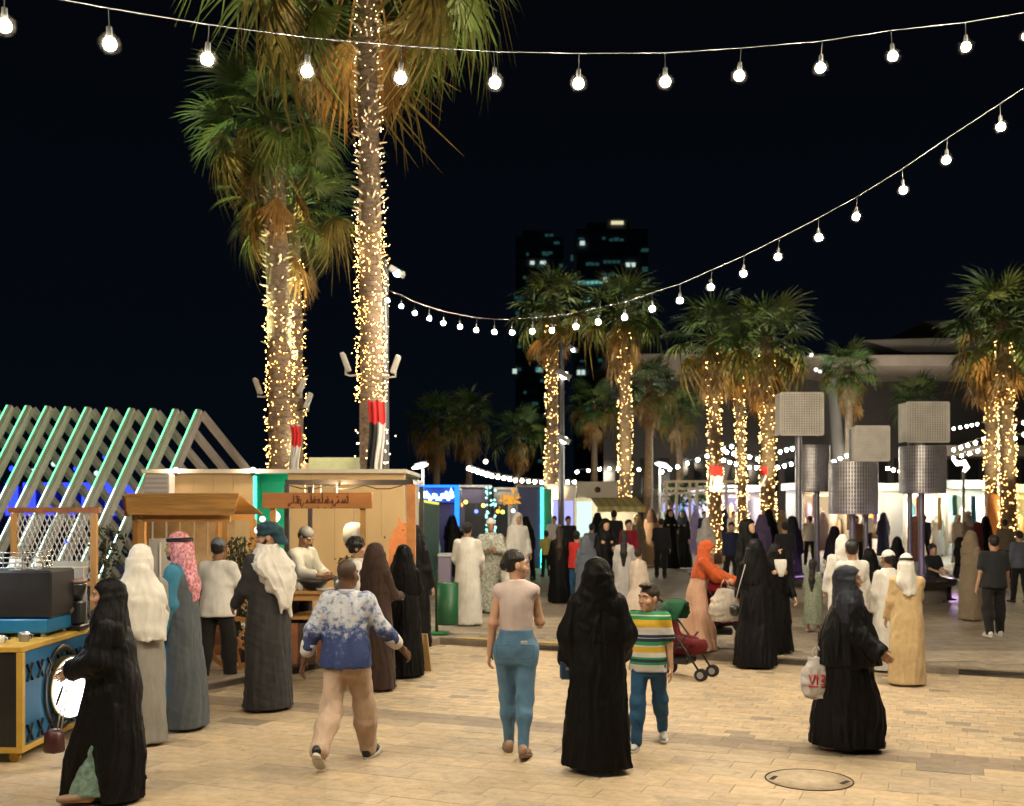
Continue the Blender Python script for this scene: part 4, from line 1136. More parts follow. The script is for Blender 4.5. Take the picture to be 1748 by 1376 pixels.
# crescent moon and round ornaments hanging in the niche
ORN = glow('ornament_glow', (1, .95, .85), 1.6)
t = thing('moon_ornament', 'white glowing crescent moon hanging below the wooden sign', 'ornament', P(466, 882, 14.2))
pts = [(.085 * math.cos(a), 0, .085 * math.sin(a)) for a in np.linspace(-2.0, 2.0, 12)] + [(.03 + .062 * math.cos(a), 0, .066 * math.sin(a)) for a in np.linspace(1.75, -1.75, 10)]
mb = MB(); mb.prism([(p[0], 0, p[2]) for p in pts], (0, 0, 0), (0, .03, 0)); mb.build('crescent', ORN, t)
mb = MB(); mb.cyl((0, .015, .08), (0, .015, .15), .004, n=4); mb.build('cord', CABLE, t)
for px, py in ((448, 886), (440, 905)):
    t = thing('ball_ornament', 'small white ball ornament hanging ' + ('beside the crescent moon' if px == 448 else 'below the left end of the sign'), 'ornament', P(px, py, 14.2))
    mb = MB(); mb.ball((0, 0, 0), .042 if px == 448 else .05, 8, 6); mb.build('ball', ORN, t); mb = MB(); mb.cyl((0, 0, .04), (0, 0, .18), .004, n=4); mb.build('cord', CABLE, t)

# ------------------------------------------------------------------ food stall with the wooden sign
SX, SY = kx(560, 13.6), 13.6
fs = thing('food_stall', 'open food stall with dark metal frame, wooden counter and carved wooden sign', 'stall', (SX, SY, GZ))
def sp(px, py, d): return P(px, py, d) - Vector((SX, SY, GZ))
xl, xr, zt = sp(490, 822, 13.9).x, sp(702, 824, 13.9).x, sp(600, 823, 13.9).z
mb = MB()
mb.beam((xl, .3, zt), (xr, .3, zt), .05, .06); mb.beam((xl, 1.9, zt + .02), (xr, 1.9, zt + .02), .05, .06); mb.beam((xl, .3, zt), (xl, 1.9, zt + .02), .05, .06); mb.beam((xr, .3, zt), (xr, 1.9, zt + .02), .05, .06)
mb.build('top_frame', DSTEEL, fs)
ORANGE = mat('orange_wood', (.42, .17, .045), .5, var=.25, scale=6)
for x, y in ((xl, .3), (xl, 1.9), (xr, 1.9)):
    mb = MB(); mb.span(x - .03, x + .03, y - .03, y + .03, 0, zt - .03); mb.build('post', DSTEEL, fs)
mb = MB(); mb.span(xr - .055, xr + .055, .25, .36, 0, zt - .03); mb.build('post', ORANGE, fs)
a, b = sp(446, 841, 13.5), sp(634, 868, 13.5)
mb = MB(); mb.span(a.x, b.x, -.05, .0, b.z, a.z, .006); sg = mb.build('sign_board', SIGNW, fs)
mb = scribble(.78, .16, 4, .0075); o = mb.build('sign_lettering', CARVE, sg, ((a.x + b.x) / 2, -.054, (a.z + b.z) / 2 - .03))
for x in (a.x + .12, b.x - .12):
    mb = MB(); mb.span(x - .035, x + .035, .003, .05, 0, b.z + .02); mb.build('sign_post', WOOD, fs)
# counter
c0, c1 = sp(488, 1007, 13.4).x, sp(640, 1007, 13.4).x; ct = sp(540, 1008, 13.4).z
mb = MB(); mb.span(c0, c1, -.3, .55, ct - .045, ct, .008); mb.build('counter_top', WOODH, fs)
mb = MB(); mb.span(c0 + .05, c1 - .05, -.2, .5, ct - .36, ct - .32); mb.build('shelf', WOODH, fs)
for i in range(9):
    w = (c1 - c0 - .1) / 9; x = c0 + .05 + w * i
    mb = MB(); mb.span(x + .004, x + w - .004, -.26, -.235, .06, ct - .40); mb.build('front_slat', DARKW if i % 3 else WOODR, fs)
for x in (c0 + .03, c1 - .03):
    for y in (-.26, .5):
        mb = MB(); mb.span(x - .03, x + .03, y - .02, y + .03, 0, ct - .046); mb.build('leg', WOOD, fs)
mb = MB(); mb.span(c0 + .07, c1 - .07, -.262, -.232, ct - .12, ct - .05); mb.build('apron', WOODH, fs)
w = thing('wok', 'black two handled wok on the stall counter in front of the cook', 'wok', P(534, 996, 13.45)); 
w.location.z = GZ + ct + .002
mb = MB(); mb.lathe([(.05, 0), (.12, .03), (.18, .09), (.20, .13), (.19, .13), (.11, .045), (.0, .03)], 20, cap=False); mb.build('pan', BLACKP, w)
for s in (1, -1):
    mb = MB(); mb.tube([(s * .19, -.05, .12), (s * .25, -.04, .15), (s * .25, .04, .15), (s * .19, .05, .12)], .011, 6); mb.build('handle', BLACKP, w)
for j, (px, hh, rr, m, lab) in enumerate([(500, .13, .035, WHITE, 'small white tub left of the wok on the counter'), (512, .1, .04, WHITE, 'short white tub next to the wok'), (556, .03, .13, WHITE, 'white plate right of the wok on the counter'), (575, .17, .05, STEEL, 'steel canister at the right of the counter')]):
    t = thing('tub' if j < 2 else ('plate' if j == 2 else 'canister'), lab, 'kitchenware', (kx(px, 13.35), 13.35 + .02 * j, GZ + ct + .002))
    mb = MB(); mb.lathe([(rr * .85, 0), (rr, hh), (rr * .92, hh), (rr * .8, .01)], 14); mb.build('vessel', m, t)
    if j != 2: mb = MB(); mb.lathe([(rr * 1.04, hh + .001), (rr * 1.04, hh + .012), (rr * .3, hh + .018)], 14); mb.build('lid', GREYP, t)
stall_lamp = point(fs, (0.1, .05, zt - .12), 62, (1, .74, .38), .05)
mb = MB(); mb.cyl((.1, .28, zt - .03), (.1, .05, zt - .06), .012, n=6); mb.build('lamp_arm', DSTEEL, fs)

# lantern, black cloth, camel figure round the palm foot
t = thing('paper_lantern', 'white paper lantern hanging beside the tall palm trunk', 'lantern', P(604, 915, 13.75))
mb = MB(); mb.lathe([(.05, -.17), (.11, -.13), (.14, -.03), (.135, .08), (.10, .15), (.04, .17)], 16); mb.build('shade', mat('lantern_paper', (.62, .60, .54), .7, var=.12, scale=12), t)
mb = MB(); mb.cyl((0, 0, .17), (0, 0, .52), .005, n=4); mb.build('cord', CABLE, t)
SACK = mat('black_sack', (.012, .013, .014), .3, var=.3, scale=6, bump=.8, bscale=7)
t = thing('black_sack', 'glossy black bag tied round the foot of the tall middle palm', 'bag', (kx(655, 19.4), 19.4, GZ))
S = SDF(); zb = kz(842, 19.4) - GZ
S.chain([(-.08, 0, zb + .15), (.0, -.03, zb - .2), (.06, -.05, zb - .75), (.03, 0, zb - 1.1)], [.14, .26, .30, .16], .1)
S.cone((0, -.15, zb - .1), (.2, -.12, zb - .4), .1, .14, .08)
v, q = S.mesh(.03, (.02, 9, 5, (1, 1, .6))); o = link('sack', np_mesh('sack', v, q, SACK), t)
mb = MB(); mb.tube([(.16, -.2, zb + .12), (.30, -.24, zb - .2), (.33, -.2, zb - .55)], .012, 5); mb.build('tie', WHITE, t)
CAM = mat('orange_board', (.55, .20, .075), .6, var=.15, scale=8)
t = thing('camel_figure', 'orange animal shaped board with pointed ears beside the stall post', 'figure', (kx(690, 14.4), 14.4, GZ))
zc = lambda py: kz(py, 14.4) - GZ
xo = lambda px: kx(px, 14.4) - t.location.x
ol = [(662, 1010), (664, 925), (672, 905), (680, 896), (680, 880), (686, 893), (694, 893), (701, 878), (702, 900), (706, 915), (700, 935), (697, 960), (699, 1010)]
mb = MB(); mb.prism([(xo(a), 0, zc(b)) for a, b in ol[::-1]], (0, 0, 0), (0, .05, 0)); mb.build('cutout', CAM, t)
mb = MB(); mb.span(xo(675), xo(690), .01, .04, 0, zc(1010)); mb.build('stake', DARKW, t)
mb = MB(); mb.ball((xo(688), -.002, zc(905)), (.012, .008, .012), 6, 4); mb.build('eye', BLACKP, t)
# dark green awning kiosk behind the stall with a yellow edge
t = thing('green_kiosk', 'dark green kiosk with a thin glowing yellow edge behind the stall post', 'kiosk', (kx(705, 22), 22, GZ))
o = Vector(t.location); pa, pb_ = P(664, 848, 21.5) - o, P(748, 862, 25) - o
mb = MB(); mb.prism([(pa.x, pa.y, 0), (pb_.x, pb_.y, 0), (pb_.x, pb_.y, pb_.z), (pa.x, pa.y, pa.z)], (0, 0, 0), (0, .3, 0)); mb.build('wall', mat('green_cloth', (.012, .085, .07), .7, var=.2), t)
mb = MB(); mb.beam(pa + Vector((0, -.05, .03)), pb_ + Vector((0, -.05, .03)), .05, .05); mb.build('yellow_edge', YELG, t)
mb = MB(); mb.span(kx(660, 22) - o.x, kx(700, 22) - o.x, .5, 1.2, pa.z + .1, kz(828, 22) - GZ); mb.build('grey_fascia', PANELP, t)

# light mast with flag
def mast(label, px, d, top, heads, r=.07):
    t = thing('light_mast', label, 'light mast', (kx(px, d), d, GZ)); z1 = kz(top, d) - GZ
    mb = MB(); mb.cyl((0, 0, 0), (0, 0, z1), r * 1.15, r * .9, 12); mb.build('pole', mat('mast_grey', (.13, .13, .145), .4, metal=.4, var=.1), t)
    mb = MB(); mb.cyl((0, 0, 0), (0, 0, .04), .2, n=12); mb.build('base_plate', DSTEEL, t)
    for (hx, hy, m, s) in heads:
        p = P(hx, hy, d) - Vector(t.location)
        mb = MB(); mb.tube([(0, 0, p.z + .08), (p.x * .6, -.08, p.z + .1), (p.x, -.1, p.z)], .02, 6); arm = mb.build('arm', DSTEEL, t)
        mb = MB(); mb.box((p.x, -.12, p.z), (.24 * s, .16 * s, .08 * s), rot=(0, .5, 0), bev=.01); mb.build('lamp_head', GREYP, t)
        mb = MB(); mb.ball((p.x + .02, -.18, p.z - .04), (.07 * s, .05 * s, .06 * s), 8, 6); mb.build('lens', m, t)
    return t
MASTG = glow('mast_lens_glow', (.7, 1.0, .85), 7.0)
MASTW = glow('mast_lens_warm_glow', (1, .93, .75), 22.0)
mast('tall slim light mast right behind the tall middle palm', 658, 22.3, 443, [(679, 466, MASTG, 1.4)])
m2 = mast('second slim light mast with two round lamps beside the first lit palm', 958, 40, 585, [(962, 640, MASTW, 2.4), (962, 750, MASTW, 2.2), (978, 596, MASTG, 1.6)], .11)
FL = [mat('flag_red', (.62, .02, .02), .7, bump=.3, bscale=8), mat('flag_white', (.72, .70, .68), .7), mat('flag_black', (.012, .012, .013), .7), mat('flag_green', (.01, .16, .05), .7)]
def flag(label, px, d, top, red, bot, w, cols=(1, 2), kind='flag', cat='flag', front=0.0):
    t = thing('flag', label, 'flag', (kx(px, d), d - .12 - front, kz(top, d)))
    zr, zb = kz(red, d) - kz(top, d), kz(bot, d) - kz(top, d); nx, nz = 12, 18
    V, F, M = [], [], []
    for j in range(nz + 1):
        u = j / nz; z = zb * u
        for i in range(nx + 1):
            s = i / nx - .5; ww = w * (1.0 - .15 * u)
            V.append((s * ww + .03 * math.sin(u * 5), -.05 * math.sin(i * 1.7 + u * 2.0) * (.5 + u) - .08 * math.cos(s * PI), z + .03 * math.sin(i * 1.1)))
    for j in range(nz):
        for i in range(nx):
            F.append((j * (nx + 1) + i, j * (nx + 1) + i + 1, (j + 1) * (nx + 1) + i + 1, (j + 1) * (nx + 1) + i))
            zz = zb * (j + .5) / nz
            M.append(0 if zz > zr else cols[min(len(cols) - 1, int((i + .01) / nx * len(cols)))])
    link('cloth', raw_mesh('cloth', V, F, FL, M), t)
    mb = MB(); mb.tube([(-w / 2, .02, .02), (w / 2, .02, .02)], .015, 6); mb.build('top_rod', GREYP, t)
flag('red white and black flag hanging limp on the tall light mast', 643, 19.62, 686, 722, 822, .31, (2, 1))
flag('red and white flag hanging beside the left palm pair', 506, 22.8, 728, 762, 806, .22, (1,))
flag('red and white band tied on the lit palm left of the lanterns', 1221, 37.5, 796, 812, 840, .46, (1,))
flag('narrow red and white band on the thick lit palm', 1301, 36.5, 797, 812, 830, .22, (1,))

# ------------------------------------------------------------------ wooden booth at the left
BY = 14.4
bt = thing('wooden_booth', 'honey coloured wooden booth with a small pitched plank roof', 'booth', (kx(290, BY), BY, GZ))
bx = lambda px, d=BY: kx(px, d) - bt.location.x
bz = lambda py, d=BY: kz(py, d) - GZ
xl, xr = bx(243), bx(391)
for x, y in ((xl, 0), (xr - .05, 0), (xl - .55, 1.35), (bx(332), 1.35), (xr, 1.35)):
    mb = MB(); mb.span(x - .04, x + .04, y - .04, y + .04, 0, bz(888)); mb.build('post', WOOD, bt)
mb = MB(); mb.beam((xl - .06, 0, bz(885)), (xr + .02, 0, bz(885)), .07, .09); mb.build('front_beam', WOODH, bt)
mb = MB(); mb.beam((xl - .6, 1.35, bz(885)), (xr + .02, 1.35, bz(885)), .07, .09); mb.build('rear_beam', WOODH, bt)
mb = MB(); mb.beam((xl, -.04, bz(885)), (xl - .55, 1.38, bz(885)), .07, .09); mb.build('side_beam', WOOD, bt)
n = 6; f0, f1, r0 = Vector((xl - .1, -.22, bz(880))), Vector((xr + .1, -.22, bz(880))), bz(855) + .08
for i in range(n):       # planks of the front pitch, each one overlapping the next
    u0, u1 = i / n, (i + 1.12) / n
    for a in (0,):
        y0, y1 = -.22 + .75 * u0, -.22 + .75 * u1; z0, z1 = f0.z + (r0 - f0.z) * u0, f0.z + (r0 - f0.z) * u1
        mb = MB(); x0, x1 = xl - .12 - .30 * u0, xr + .12 - .12 * u0
        mb.prism([(x0, y0, z0 + .012), (x1, y0, z0 + .012), (x1 - .02, y1, z1), (x0 - .05, y1, z1)], (0, 0, 0), (0, -.004, .022)); mb.build('roof_plank', WOODH, bt)
mb = MB(); mb.prism([(xl - .42, .55, r0), (xr, .55, r0), (xr + .1, 1.5, f0.z), (xl - .7, 1.5, f0.z)], (0, 0, 0), (0, .004, .022)); mb.build('rear_roof', WOODH, bt)
mb = MB(); mb.prism([(xl - .13, -.2, f0.z - .01), (xl - .68, 1.48, f0.z - .01), (xl - .44, .55, r0 - .01)], (0, 0, 0), (-.03, 0, 0)); mb.build('gable', WOODR, bt)
for i in range(7):
    x = xl - .5 + i * .2; mb = MB(); mb.span(x, x + .17, 1.36, 1.385, 0, bz(886)); mb.build('back_board', mat('pale_board', (.34, .26, .17), .7, var=.2), bt)
mb = MB(); mb.span(xl, xr, -.1, .45, .88, .93); mb.build('counter', WOODH, bt)
mb = MB(); mb.span(xl + .05, xr - .05, -.02, .0, .02, .87); mb.build('front_board', WOODR, bt)
t = thing('white_cooler', 'pale blue grey cooler standing inside the wooden booth', 'cooler', (kx(275, 14.9), 14.9, GZ))
mb = MB(); mb.span(-.18, .18, 0, .4, 0, 1.55, .01); mb.build('cabinet', mat('cooler_grey', (.40, .46, .52), .4), t); mb = MB(); mb.span(-.02, .0, -.012, 0, .2, 1.5); mb.build('handle', WHITE, t)
point(bt, (.35, .25, bz(893)), 26, (1, .68, .3), .05)

# hedge and cart wheel between booth and stall
HEDGE = mat('hedge_leaf', (.035, .05, .02), .6, var=.4, scale=6)
def leaf_cloud(mb, n, fn, size, seed):
    r_ = random.Random(seed)
    for _ in range(n):
        c = Vector(fn(r_)); a = Euler((r_.uniform(0, 6), r_.uniform(0, 6), r_.uniform(0, 6))).to_matrix(); s = size * r_.uniform(.6, 1.3)
        V = [c + a @ Vector(v) * s for v in ((-1, 0, 0), (0, -.45, .1), (1, 0, 0), (0, .45, .1))]
        mb.add(V, [(0, 1, 2, 3)])
t = thing('hedge_plant', 'upright dark green leafy shrub between the booth and the carved sign', 'shrub', (kx(405, 14), 14, GZ))
mb = MB(); leaf_cloud(mb, 900, lambda r: (r.gauss(0, .13), r.gauss(0, .12), r.uniform(.35, kz(918, 14) - GZ)), .035, 1); mb.build('foliage', HEDGE, t)
mb = MB()
for a in range(5): mb.tube([(0, 0, .1), (.05 * math.cos(a * 1.3), .05 * math.sin(a * 1.3), .8), (.1 * math.cos(a * 1.3), .1 * math.sin(a * 1.3), 1.5)], .012, 4)
mb.build('stems', DARKW, t)
mb = MB(); mb.lathe([(.13, 0), (.17, .3), (.15, .3), (.13, .25)], 14); mb.build('pot', DARKW, t)
t = thing('cart_wheel', 'orange wooden cart wheel leaning below the leafy shrub', 'wheel', (kx(402, 13.2), 13.2, GZ), .2)
cz = .33
mb = MB()
for k in range(24):
    a0, a1 = 2 * PI * k / 24, 2 * PI * (k + 1) / 24
    mb.beam((.30 * math.cos(a0), 0, cz + .30 * math.sin(a0)), (.30 * math.cos(a1), 0, cz + .30 * math.sin(a1)), .05, .05, (0, 1, 0))
mb.build('rim', ORANGE, t)
for k in range(8):
    a = PI * k / 4 + .2; mb = MB(); mb.beam((.06 * math.cos(a), 0, cz + .06 * math.sin(a)), (.28 * math.cos(a), 0, cz + .28 * math.sin(a)), .03, .03, (0, 1, 0)); mb.build('spoke', ORANGE, t)
mb = MB(); mb.cyl((0, -.05, cz), (0, .05, cz), .075, n=12); mb.build('hub', ORANGE, t)
t = thing('potted_plant', 'bushy green plant in front of the paper lantern', 'plant', (kx(600, 13.4), 13.4, GZ + ct))
mb = MB(); leaf_cloud(mb, 160, lambda r: (r.gauss(0, .07), r.gauss(0, .06), r.uniform(.18, .42)), .03, 6); mb.build('foliage', HEDGE, t)
mb = MB(); mb.lathe([(.05, 0), (.075, .16), (.06, .16), (.05, .1)], 12); mb.build('pot', ORANGE, t)
t = thing('sandwich_board', 'small tan folding board on the ground right of the black robed customers', 'sign board', (kx(712, 13.7), 13.7, 0), -.5)
for s in (1, -1):
    mb = MB(); mb.box((0, s * .1, .24), (.24, .02, .5), rot=(s * .2, 0, 0)); mb.build('board', mat('tan_board', (.55, .40, .2), .6, var=.1), t)

# green bin with its post
t = thing('litter_bin', 'dark green litter bin hanging on a slim post at the kerb corner', 'litter bin', (kx(764, 17.0), 17.0, GZ))
w_ = .17; z0, z1 = kz(1066, 17) - GZ, kz(995, 17) - GZ
mb = MB(); mb.lathe([(w_ * .95, z0), (w_, z0 + .03), (w_ * 1.02, z1), (w_ * .92, z1), (w_ * .9, z0 + .05)], 20); mb.build('bin', GREENP, t)
mb = MB(); mb.cyl((-.17, -.02, 0), (-.17, -.02, kz(975, 17) - GZ), .025, n=8); mb.build('post', mat('post_green', (.01, .05, .025), .5), t)
mb = MB(); mb.span(-.36, .02, -.14, .12, 0, .035, .006); mb.build('base_plate', mat('base_green', (.02, .22, .06), .5), t)

# ------------------------------------------------------------------ blue neon kiosk and its neighbours
t = thing('blue_neon_kiosk', 'kiosk outlined in blue light with a glowing white sign', 'kiosk', (kx(740, 31), 31, GZ))
o = Vector(t.location); X = lambda px, d: kx(px, d) - o.x; Z = lambda py, d: kz(py, d) - GZ
mb = MB(); mb.span(X(690, 31), X(782, 31), .2, 2.4, 0, Z(832, 31)); mb.build('wall', PURPLE, t)
mb = MB(); mb.span(X(690, 31), X(784, 31), .02, .14, Z(858, 31), Z(829, 31)); fas = mb.build('fascia', mat('fascia_blue', (.01, .05, .30), .5), t)
mb = MB(); mb.span(X(776, 31), X(784, 31), -.04, .02, 0, Z(830, 31)); mb.span(X(692, 31), X(784, 31), -.04, .02, Z(832, 31), Z(828, 31)); mb.build('led_strip', BLUEG, t)
mb = scribble(1.2, .28, 9, .028); mb.build('neon_lettering', BLUEW, fas, (X(738, 31), -.06, Z(846, 31) - .05))
for i, (a, b, py, d, m, lab) in enumerate([(786, 836, 832, 36, PURPLE, 'dull violet kiosk between the blue neon kiosk and the teal pillar'), (838, 884, 836, 38, GREYP, 'grey kiosk wall right of the teal pillar'), (884, 926, 832, 35, NAVY, 'blue panel kiosk with a teal glowing corner'), (936, 986, 830, 41, PANELP, 'pale lilac kiosk between the lit palm and the cream sign')]):
    t = thing('market_kiosk', lab, 'kiosk', (kx((a + b) / 2, d), d, GZ)); w = (kx(b, d) - kx(a, d)) / 2; z = kz(py, d) - GZ
    mb = MB(); mb.span(-w, w, 0, 2.2, 0, z, .02); mb.build('wall', m, t)
    mb = MB(); mb.span(-w - .04, w + .04, -.1, 2.3, z, z + .08); mb.build('roof', GREYP, t)
    if i == 2:
        mb = MB(); mb.span(w - .06, w + .03, -.05, -.003, 0, z); mb.build('led_strip', TEALG, t)
        mb = MB(); mb.span(w + .035, w + .3, -.02, .4, 0, z - .05); mb.build('corner', TEALW, t)
    else:
        mb = MB(); mb.span(-w * .7, w * .7, -.02, -.002, 1.0, z * .8); mb.build('hatch', BLACKP if i < 3 else LITVIO, t)
t = thing('teal_pillar', 'column wrapped in teal lights between the violet and grey kiosks', 'light column', (kx(838, 35), 35, GZ))
mb = MB(); mb.cyl((0, 0, 0), (0, 0, kz(832, 35) - GZ), .1, n=8); mb.build('pole', DSTEEL, t)
mb = MB(); r_ = random.Random(2)
for k in range(60):
    a = r_.uniform(0, 6.28); mb.ball((.15 * math.cos(a), .15 * math.sin(a), r_.uniform(.6, kz(832, 35) - GZ)), .035, 6, 4)
tag(mb.build('light_beads', glow('teal_bead_glow', (.35, 1, .95), 3.0), t), kind='stuff')
for j, (px, py, c_) in enumerate([(787, 862, 'orange'), (795, 857, 'yellow'), (813, 873, 'blue'), (825, 863, 'yellow'), (850, 873, 'orange'), (858, 874, 'green'), (876, 872, 'white'), (829, 788, 'cream')]):
    colr = dict(orange=(1, .32, .03), yellow=(1, .75, .1), blue=(.1, .16, 1), green=(.5, .9, .1), white=(.7, .8, 1), cream=(1, .85, .6))[c_]
    t = thing('globe_lamp', f'tiny {c_} lamp glowing in the dark market lane' + (' nearest the blue neon kiosk' if px in (787, 795) else (' by the teal pillar' if px in (825, 850) else '')) if c_ != 'cream' else 'cream lamp hanging high above the market lane', 'lamp', P(px, py, 33 if c_ != 'cream' else 45), 0, 'coloured lamps in the market lane')
    mb = MB(); mb.ball((0, 0, 0), .06 if c_ != 'cream' else .1, 8, 6); mb.build('globe', glow('lamp_' + c_, colr, 5.0), t); mb = MB(); mb.cyl((0, 0, .05), (0, 0, .35), .01, n=4); mb.build('cord', CABLE, t)
t = thing('orange_tree_lamp', 'orange lit shape like a small palm standing among the kiosks', 'ornament', (kx(872, 34.0), 34.0, GZ))
mb = MB(); mb.cyl((0, 0, 0), (0, 0, kz(862, 34) - GZ), .09, n=8); mb.build('stem', WHITE, t)
mb = MB(); leaf_cloud(mb, 60, lambda r: (r.gauss(0, .14), r.gauss(0, .1), kz(852, 34) - GZ + r.gauss(0, .12)), .09, 3); tag(mb.build('tuft', glow('orange_tuft_glow', (1, .42, .04), 1.0), t), kind='stuff')

# white kiosk with sign box and yellow awning
t = thing('awning_kiosk', 'bright white kiosk with a cream sign box and a yellow striped awning', 'kiosk', (kx(1035, 36), 36, GZ))
o = Vector(t.location)
mb = MB(); mb.span(X(984, 36), X(1095, 36), 1.2, 1.3, 0, Z(850, 36)); mb.build('back_wall', CREAM, t)
mb = MB(); mb.span(X(986, 36), X(1012, 36), .4, .5, .9, Z(856, 36)); mb.build('lit_wall', LITC, t)  # emissive wall, the kiosk's inner light put into its surface
mb = MB(); mb.span(X(984, 36), X(1056, 36), .02, .4, Z(850, 36), Z(822, 36), .02); sb = mb.build('sign_box', mat('sign_cream', (.62, .55, .45), .5), t)
mb = MB(); mb.lathe([(.10, -.01), (.10, .01)], 14); ob = mb.build('emblem', DARKW, sb, (X(1020, 36), .005, Z(836, 36)), (PI / 2, 0, 0))
YA = mat('yellow_awning', (.62, .50, .10), .7, var=.1); YB = mat('cream_awning', (.66, .60, .38), .7, var=.1)
xa, xb_ = X(1016, 36), X(1096, 36); n = 12
for i in range(n):
    x0, x1 = xa + (xb_ - xa) * i / n, xa + (xb_ - xa) * (i + 1) / n
    mb = MB(); mb.prism([(x0, -.9, Z(866, 36)), (x1, -.9, Z(866, 36)), (x1 - .15, .35, Z(849, 36)), (x0 - .15, .35, Z(849, 36))], (0, 0, 0), (0, 0, .02)); mb.prism([(x0, -.9, Z(866, 36)), (x1, -.9, Z(866, 36)), (x1, -.9, Z(874, 36)), (x0, -.9, Z(874, 36))], (0, 0, 0), (0, -.02, 0)); mb.build('awning_strip', YA if i % 2 else YB, t)
mb = MB(); mb.span(X(984, 36), X(1095, 36), -.3, .3, .9, .98); mb.build('counter', WHITE, t)
mb = MB(); mb.span(X(990, 36), X(1092, 36), -.2, .2, 0, .9); mb.build('counter_front', mat('teal_front', (.06, .32, .26), .5), t)
point(t, (0.3, -.2, Z(872, 36)), 130, (1, .9, .62), .1)

# curled glowing lamp posts
def curl_lamp(label, px, py, d, s=1.0, flip=1):
    t = thing('street_lamp', label, 'street lamp', (kx(px, d), d, GZ)); z = kz(py, d) - GZ
    mb = MB(); mb.cyl((0, 0, 0), (0, 0, z - .02), .06, .045, 8); mb.build('post', GREYP, t)
    mb = MB(); mb.ball((flip * .16 * s, 0, z + .06), (.46 * s, .3 * s, .12 * s), 14, 8, (0, .25 * flip, 0)); mb.build('lamp_head', glow('street_lamp_glow', (1, .97, .85), 6), t)
    mb = MB(); mb.ball((flip * .16 * s, 0, z + .16), (.36 * s, .25 * s, .08 * s), 12, 6, (0, .25 * flip, 0)); mb.build('cap', GREYP, t)
    point(t, (flip * .16 * s, -.5, z - .25), 130, (1, .93, .75), .2)
curl_lamp('glowing oval street lamp left of the white marquee shops', 1126, 797, 40, .62)
curl_lamp('glowing oval street lamp above the blue neon kiosk', 722, 799, 36, .62, -1)
t = thing('street_lamp', 'white S shaped glowing lamp right of the lantern posts', 'street lamp', (kx(1640, 38), 38, GZ)); z = kz(800, 38) - GZ
mb = MB(); mb.cyl((.1, 0, 0), (.1, 0, z - .1), .05, n=8); mb.build('post', GREYP, t)
mb = MB(); mb.tube([(-.28, 0, z + .35), (-.12, 0, z + .18), (.12, 0, z + .22), (.22, 0, z + .04), (.1, 0, z - .12)], [.05, .09, .1, .09, .05], 8); mb.build('lamp_head', glow('street_lamp_glow', (1, .97, .85), 6), t)

# ------------------------------------------------------------------ white post frames, blue lit drapes and bright shops
t = thing('post_frame', 'pale timber frame with climbing plants left of the banded palm', 'pergola', (kx(1180, 46), 46, GZ)); o = Vector(t.location)
for px in (1138, 1155, 1178, 1190, 1212, 1240):
    mb = MB(); mb.span(X(px, 46) - .05, X(px, 46) + .05, 0, .1, 0, Z(822, 46)); mb.build('post', CREAM, t)
for py in (822, 834, 842):
    mb = MB(); mb.span(X(1134, 46), X(1262, 46), -.02, .06, Z(py, 46) - .05, Z(py, 46) + .05); mb.build('rail', CREAM, t)
mb = MB(); leaf_cloud(mb, 500, lambda r: (X(r.choice((1165, 1205, 1150)), 46) + r.gauss(0, .3), .3 + r.gauss(0, .1), Z(848, 46) + r.gauss(0, .25)), .1, 8); tag(mb.build('climbing_plant', mat('climber_leaf', (.06, .15, .03), .6, var=.3), t), kind='stuff')
def shop(label, a, b, top, d, wall, lit, goods, sill=.1, roof=True, energy=60, colr=(1, .85, .6), depth=3.0):
    t = thing('market_shop', label, 'shop', (kx((a + b) / 2, d), d, GZ)); w = (kx(b, d) - kx(a, d)) / 2; z = kz(top, d) - GZ
    mb = MB(); mb.span(-w, w, depth - .1, depth, 0, z); mb.build('back_wall', lit, t)  # lit materials emit: the shop's light is put into this wall
    for s in (1, -1):
        mb = MB(); mb.span(s * w - .06, s * w + .06, 0, depth - .11, 0, z); mb.build('side_wall', wall, t)
    if roof: mb = MB(); mb.span(-w - .25, w + .25, -.5, depth + .05, z + .002, z + .32); mb.build('roof', wall, t)
    mb = MB(); mb.span(-w, w, -.05, .05, z - .30, z - .005); mb.build('fascia', wall, t)
    r_ = random.Random(int(a)); mi = 0
    for k in range(goods):
        x = -w + 2 * w * (k + .5) / goods; g_ = r_.choice(GOODS); hh = r_.uniform(.5, 1.5)
        mb = MB(); S_ = r_.uniform(.10, .18)
        mb.lathe([(S_ * .6, .35), (S_ * 1.1, .45), (S_, .45 + hh * .5), (S_ * 1.15, .45 + hh * .85), (S_ * .3, .5 + hh)], 8, (x, depth - .6 - r_.random() * 1.2, r_.uniform(0, .5))); mb.build('garment', g_, t)
    mb = MB(); mb.span(-w + .1, w - .1, depth - 1.1, depth - .3, .0, .45); mb.build('display_table', WHITE, t)
    if energy: point(t, (0, depth * .2, z - .35), energy * 1.6, colr, .2); point(t, (0, -1.2, z + .2), energy * 1.2, colr, .2)
    return t
GOODS = [mat('goods_%d' % i, c, .7, var=.2) for i, c in enumerate([(.5, .12, .10), (.62, .5, .4), (.08, .22, .3), (.55, .35, .08), (.28, .2, .3), (.7, .66, .6), (.1, .28, .16), (.05, .04, .05), (.6, .4, .3)])]
shop('violet lit stall with hanging drapes left of the banded palm', 1130, 1210, 846, 50, CREAM, LITVIO, 9, energy=90, colr=(.6, .65, 1))
shop('violet lit stall between the banded palm and the thick palm', 1214, 1300, 840, 52, CREAM, mat('drape_wall', (.5, .45, .6), .7), 9, energy=120, colr=(.75, .7, 1))
shop('warm bright clothes shop behind the first lantern post', 1372, 1462, 836, 48, CREAM, LITWARM, 10, energy=150)
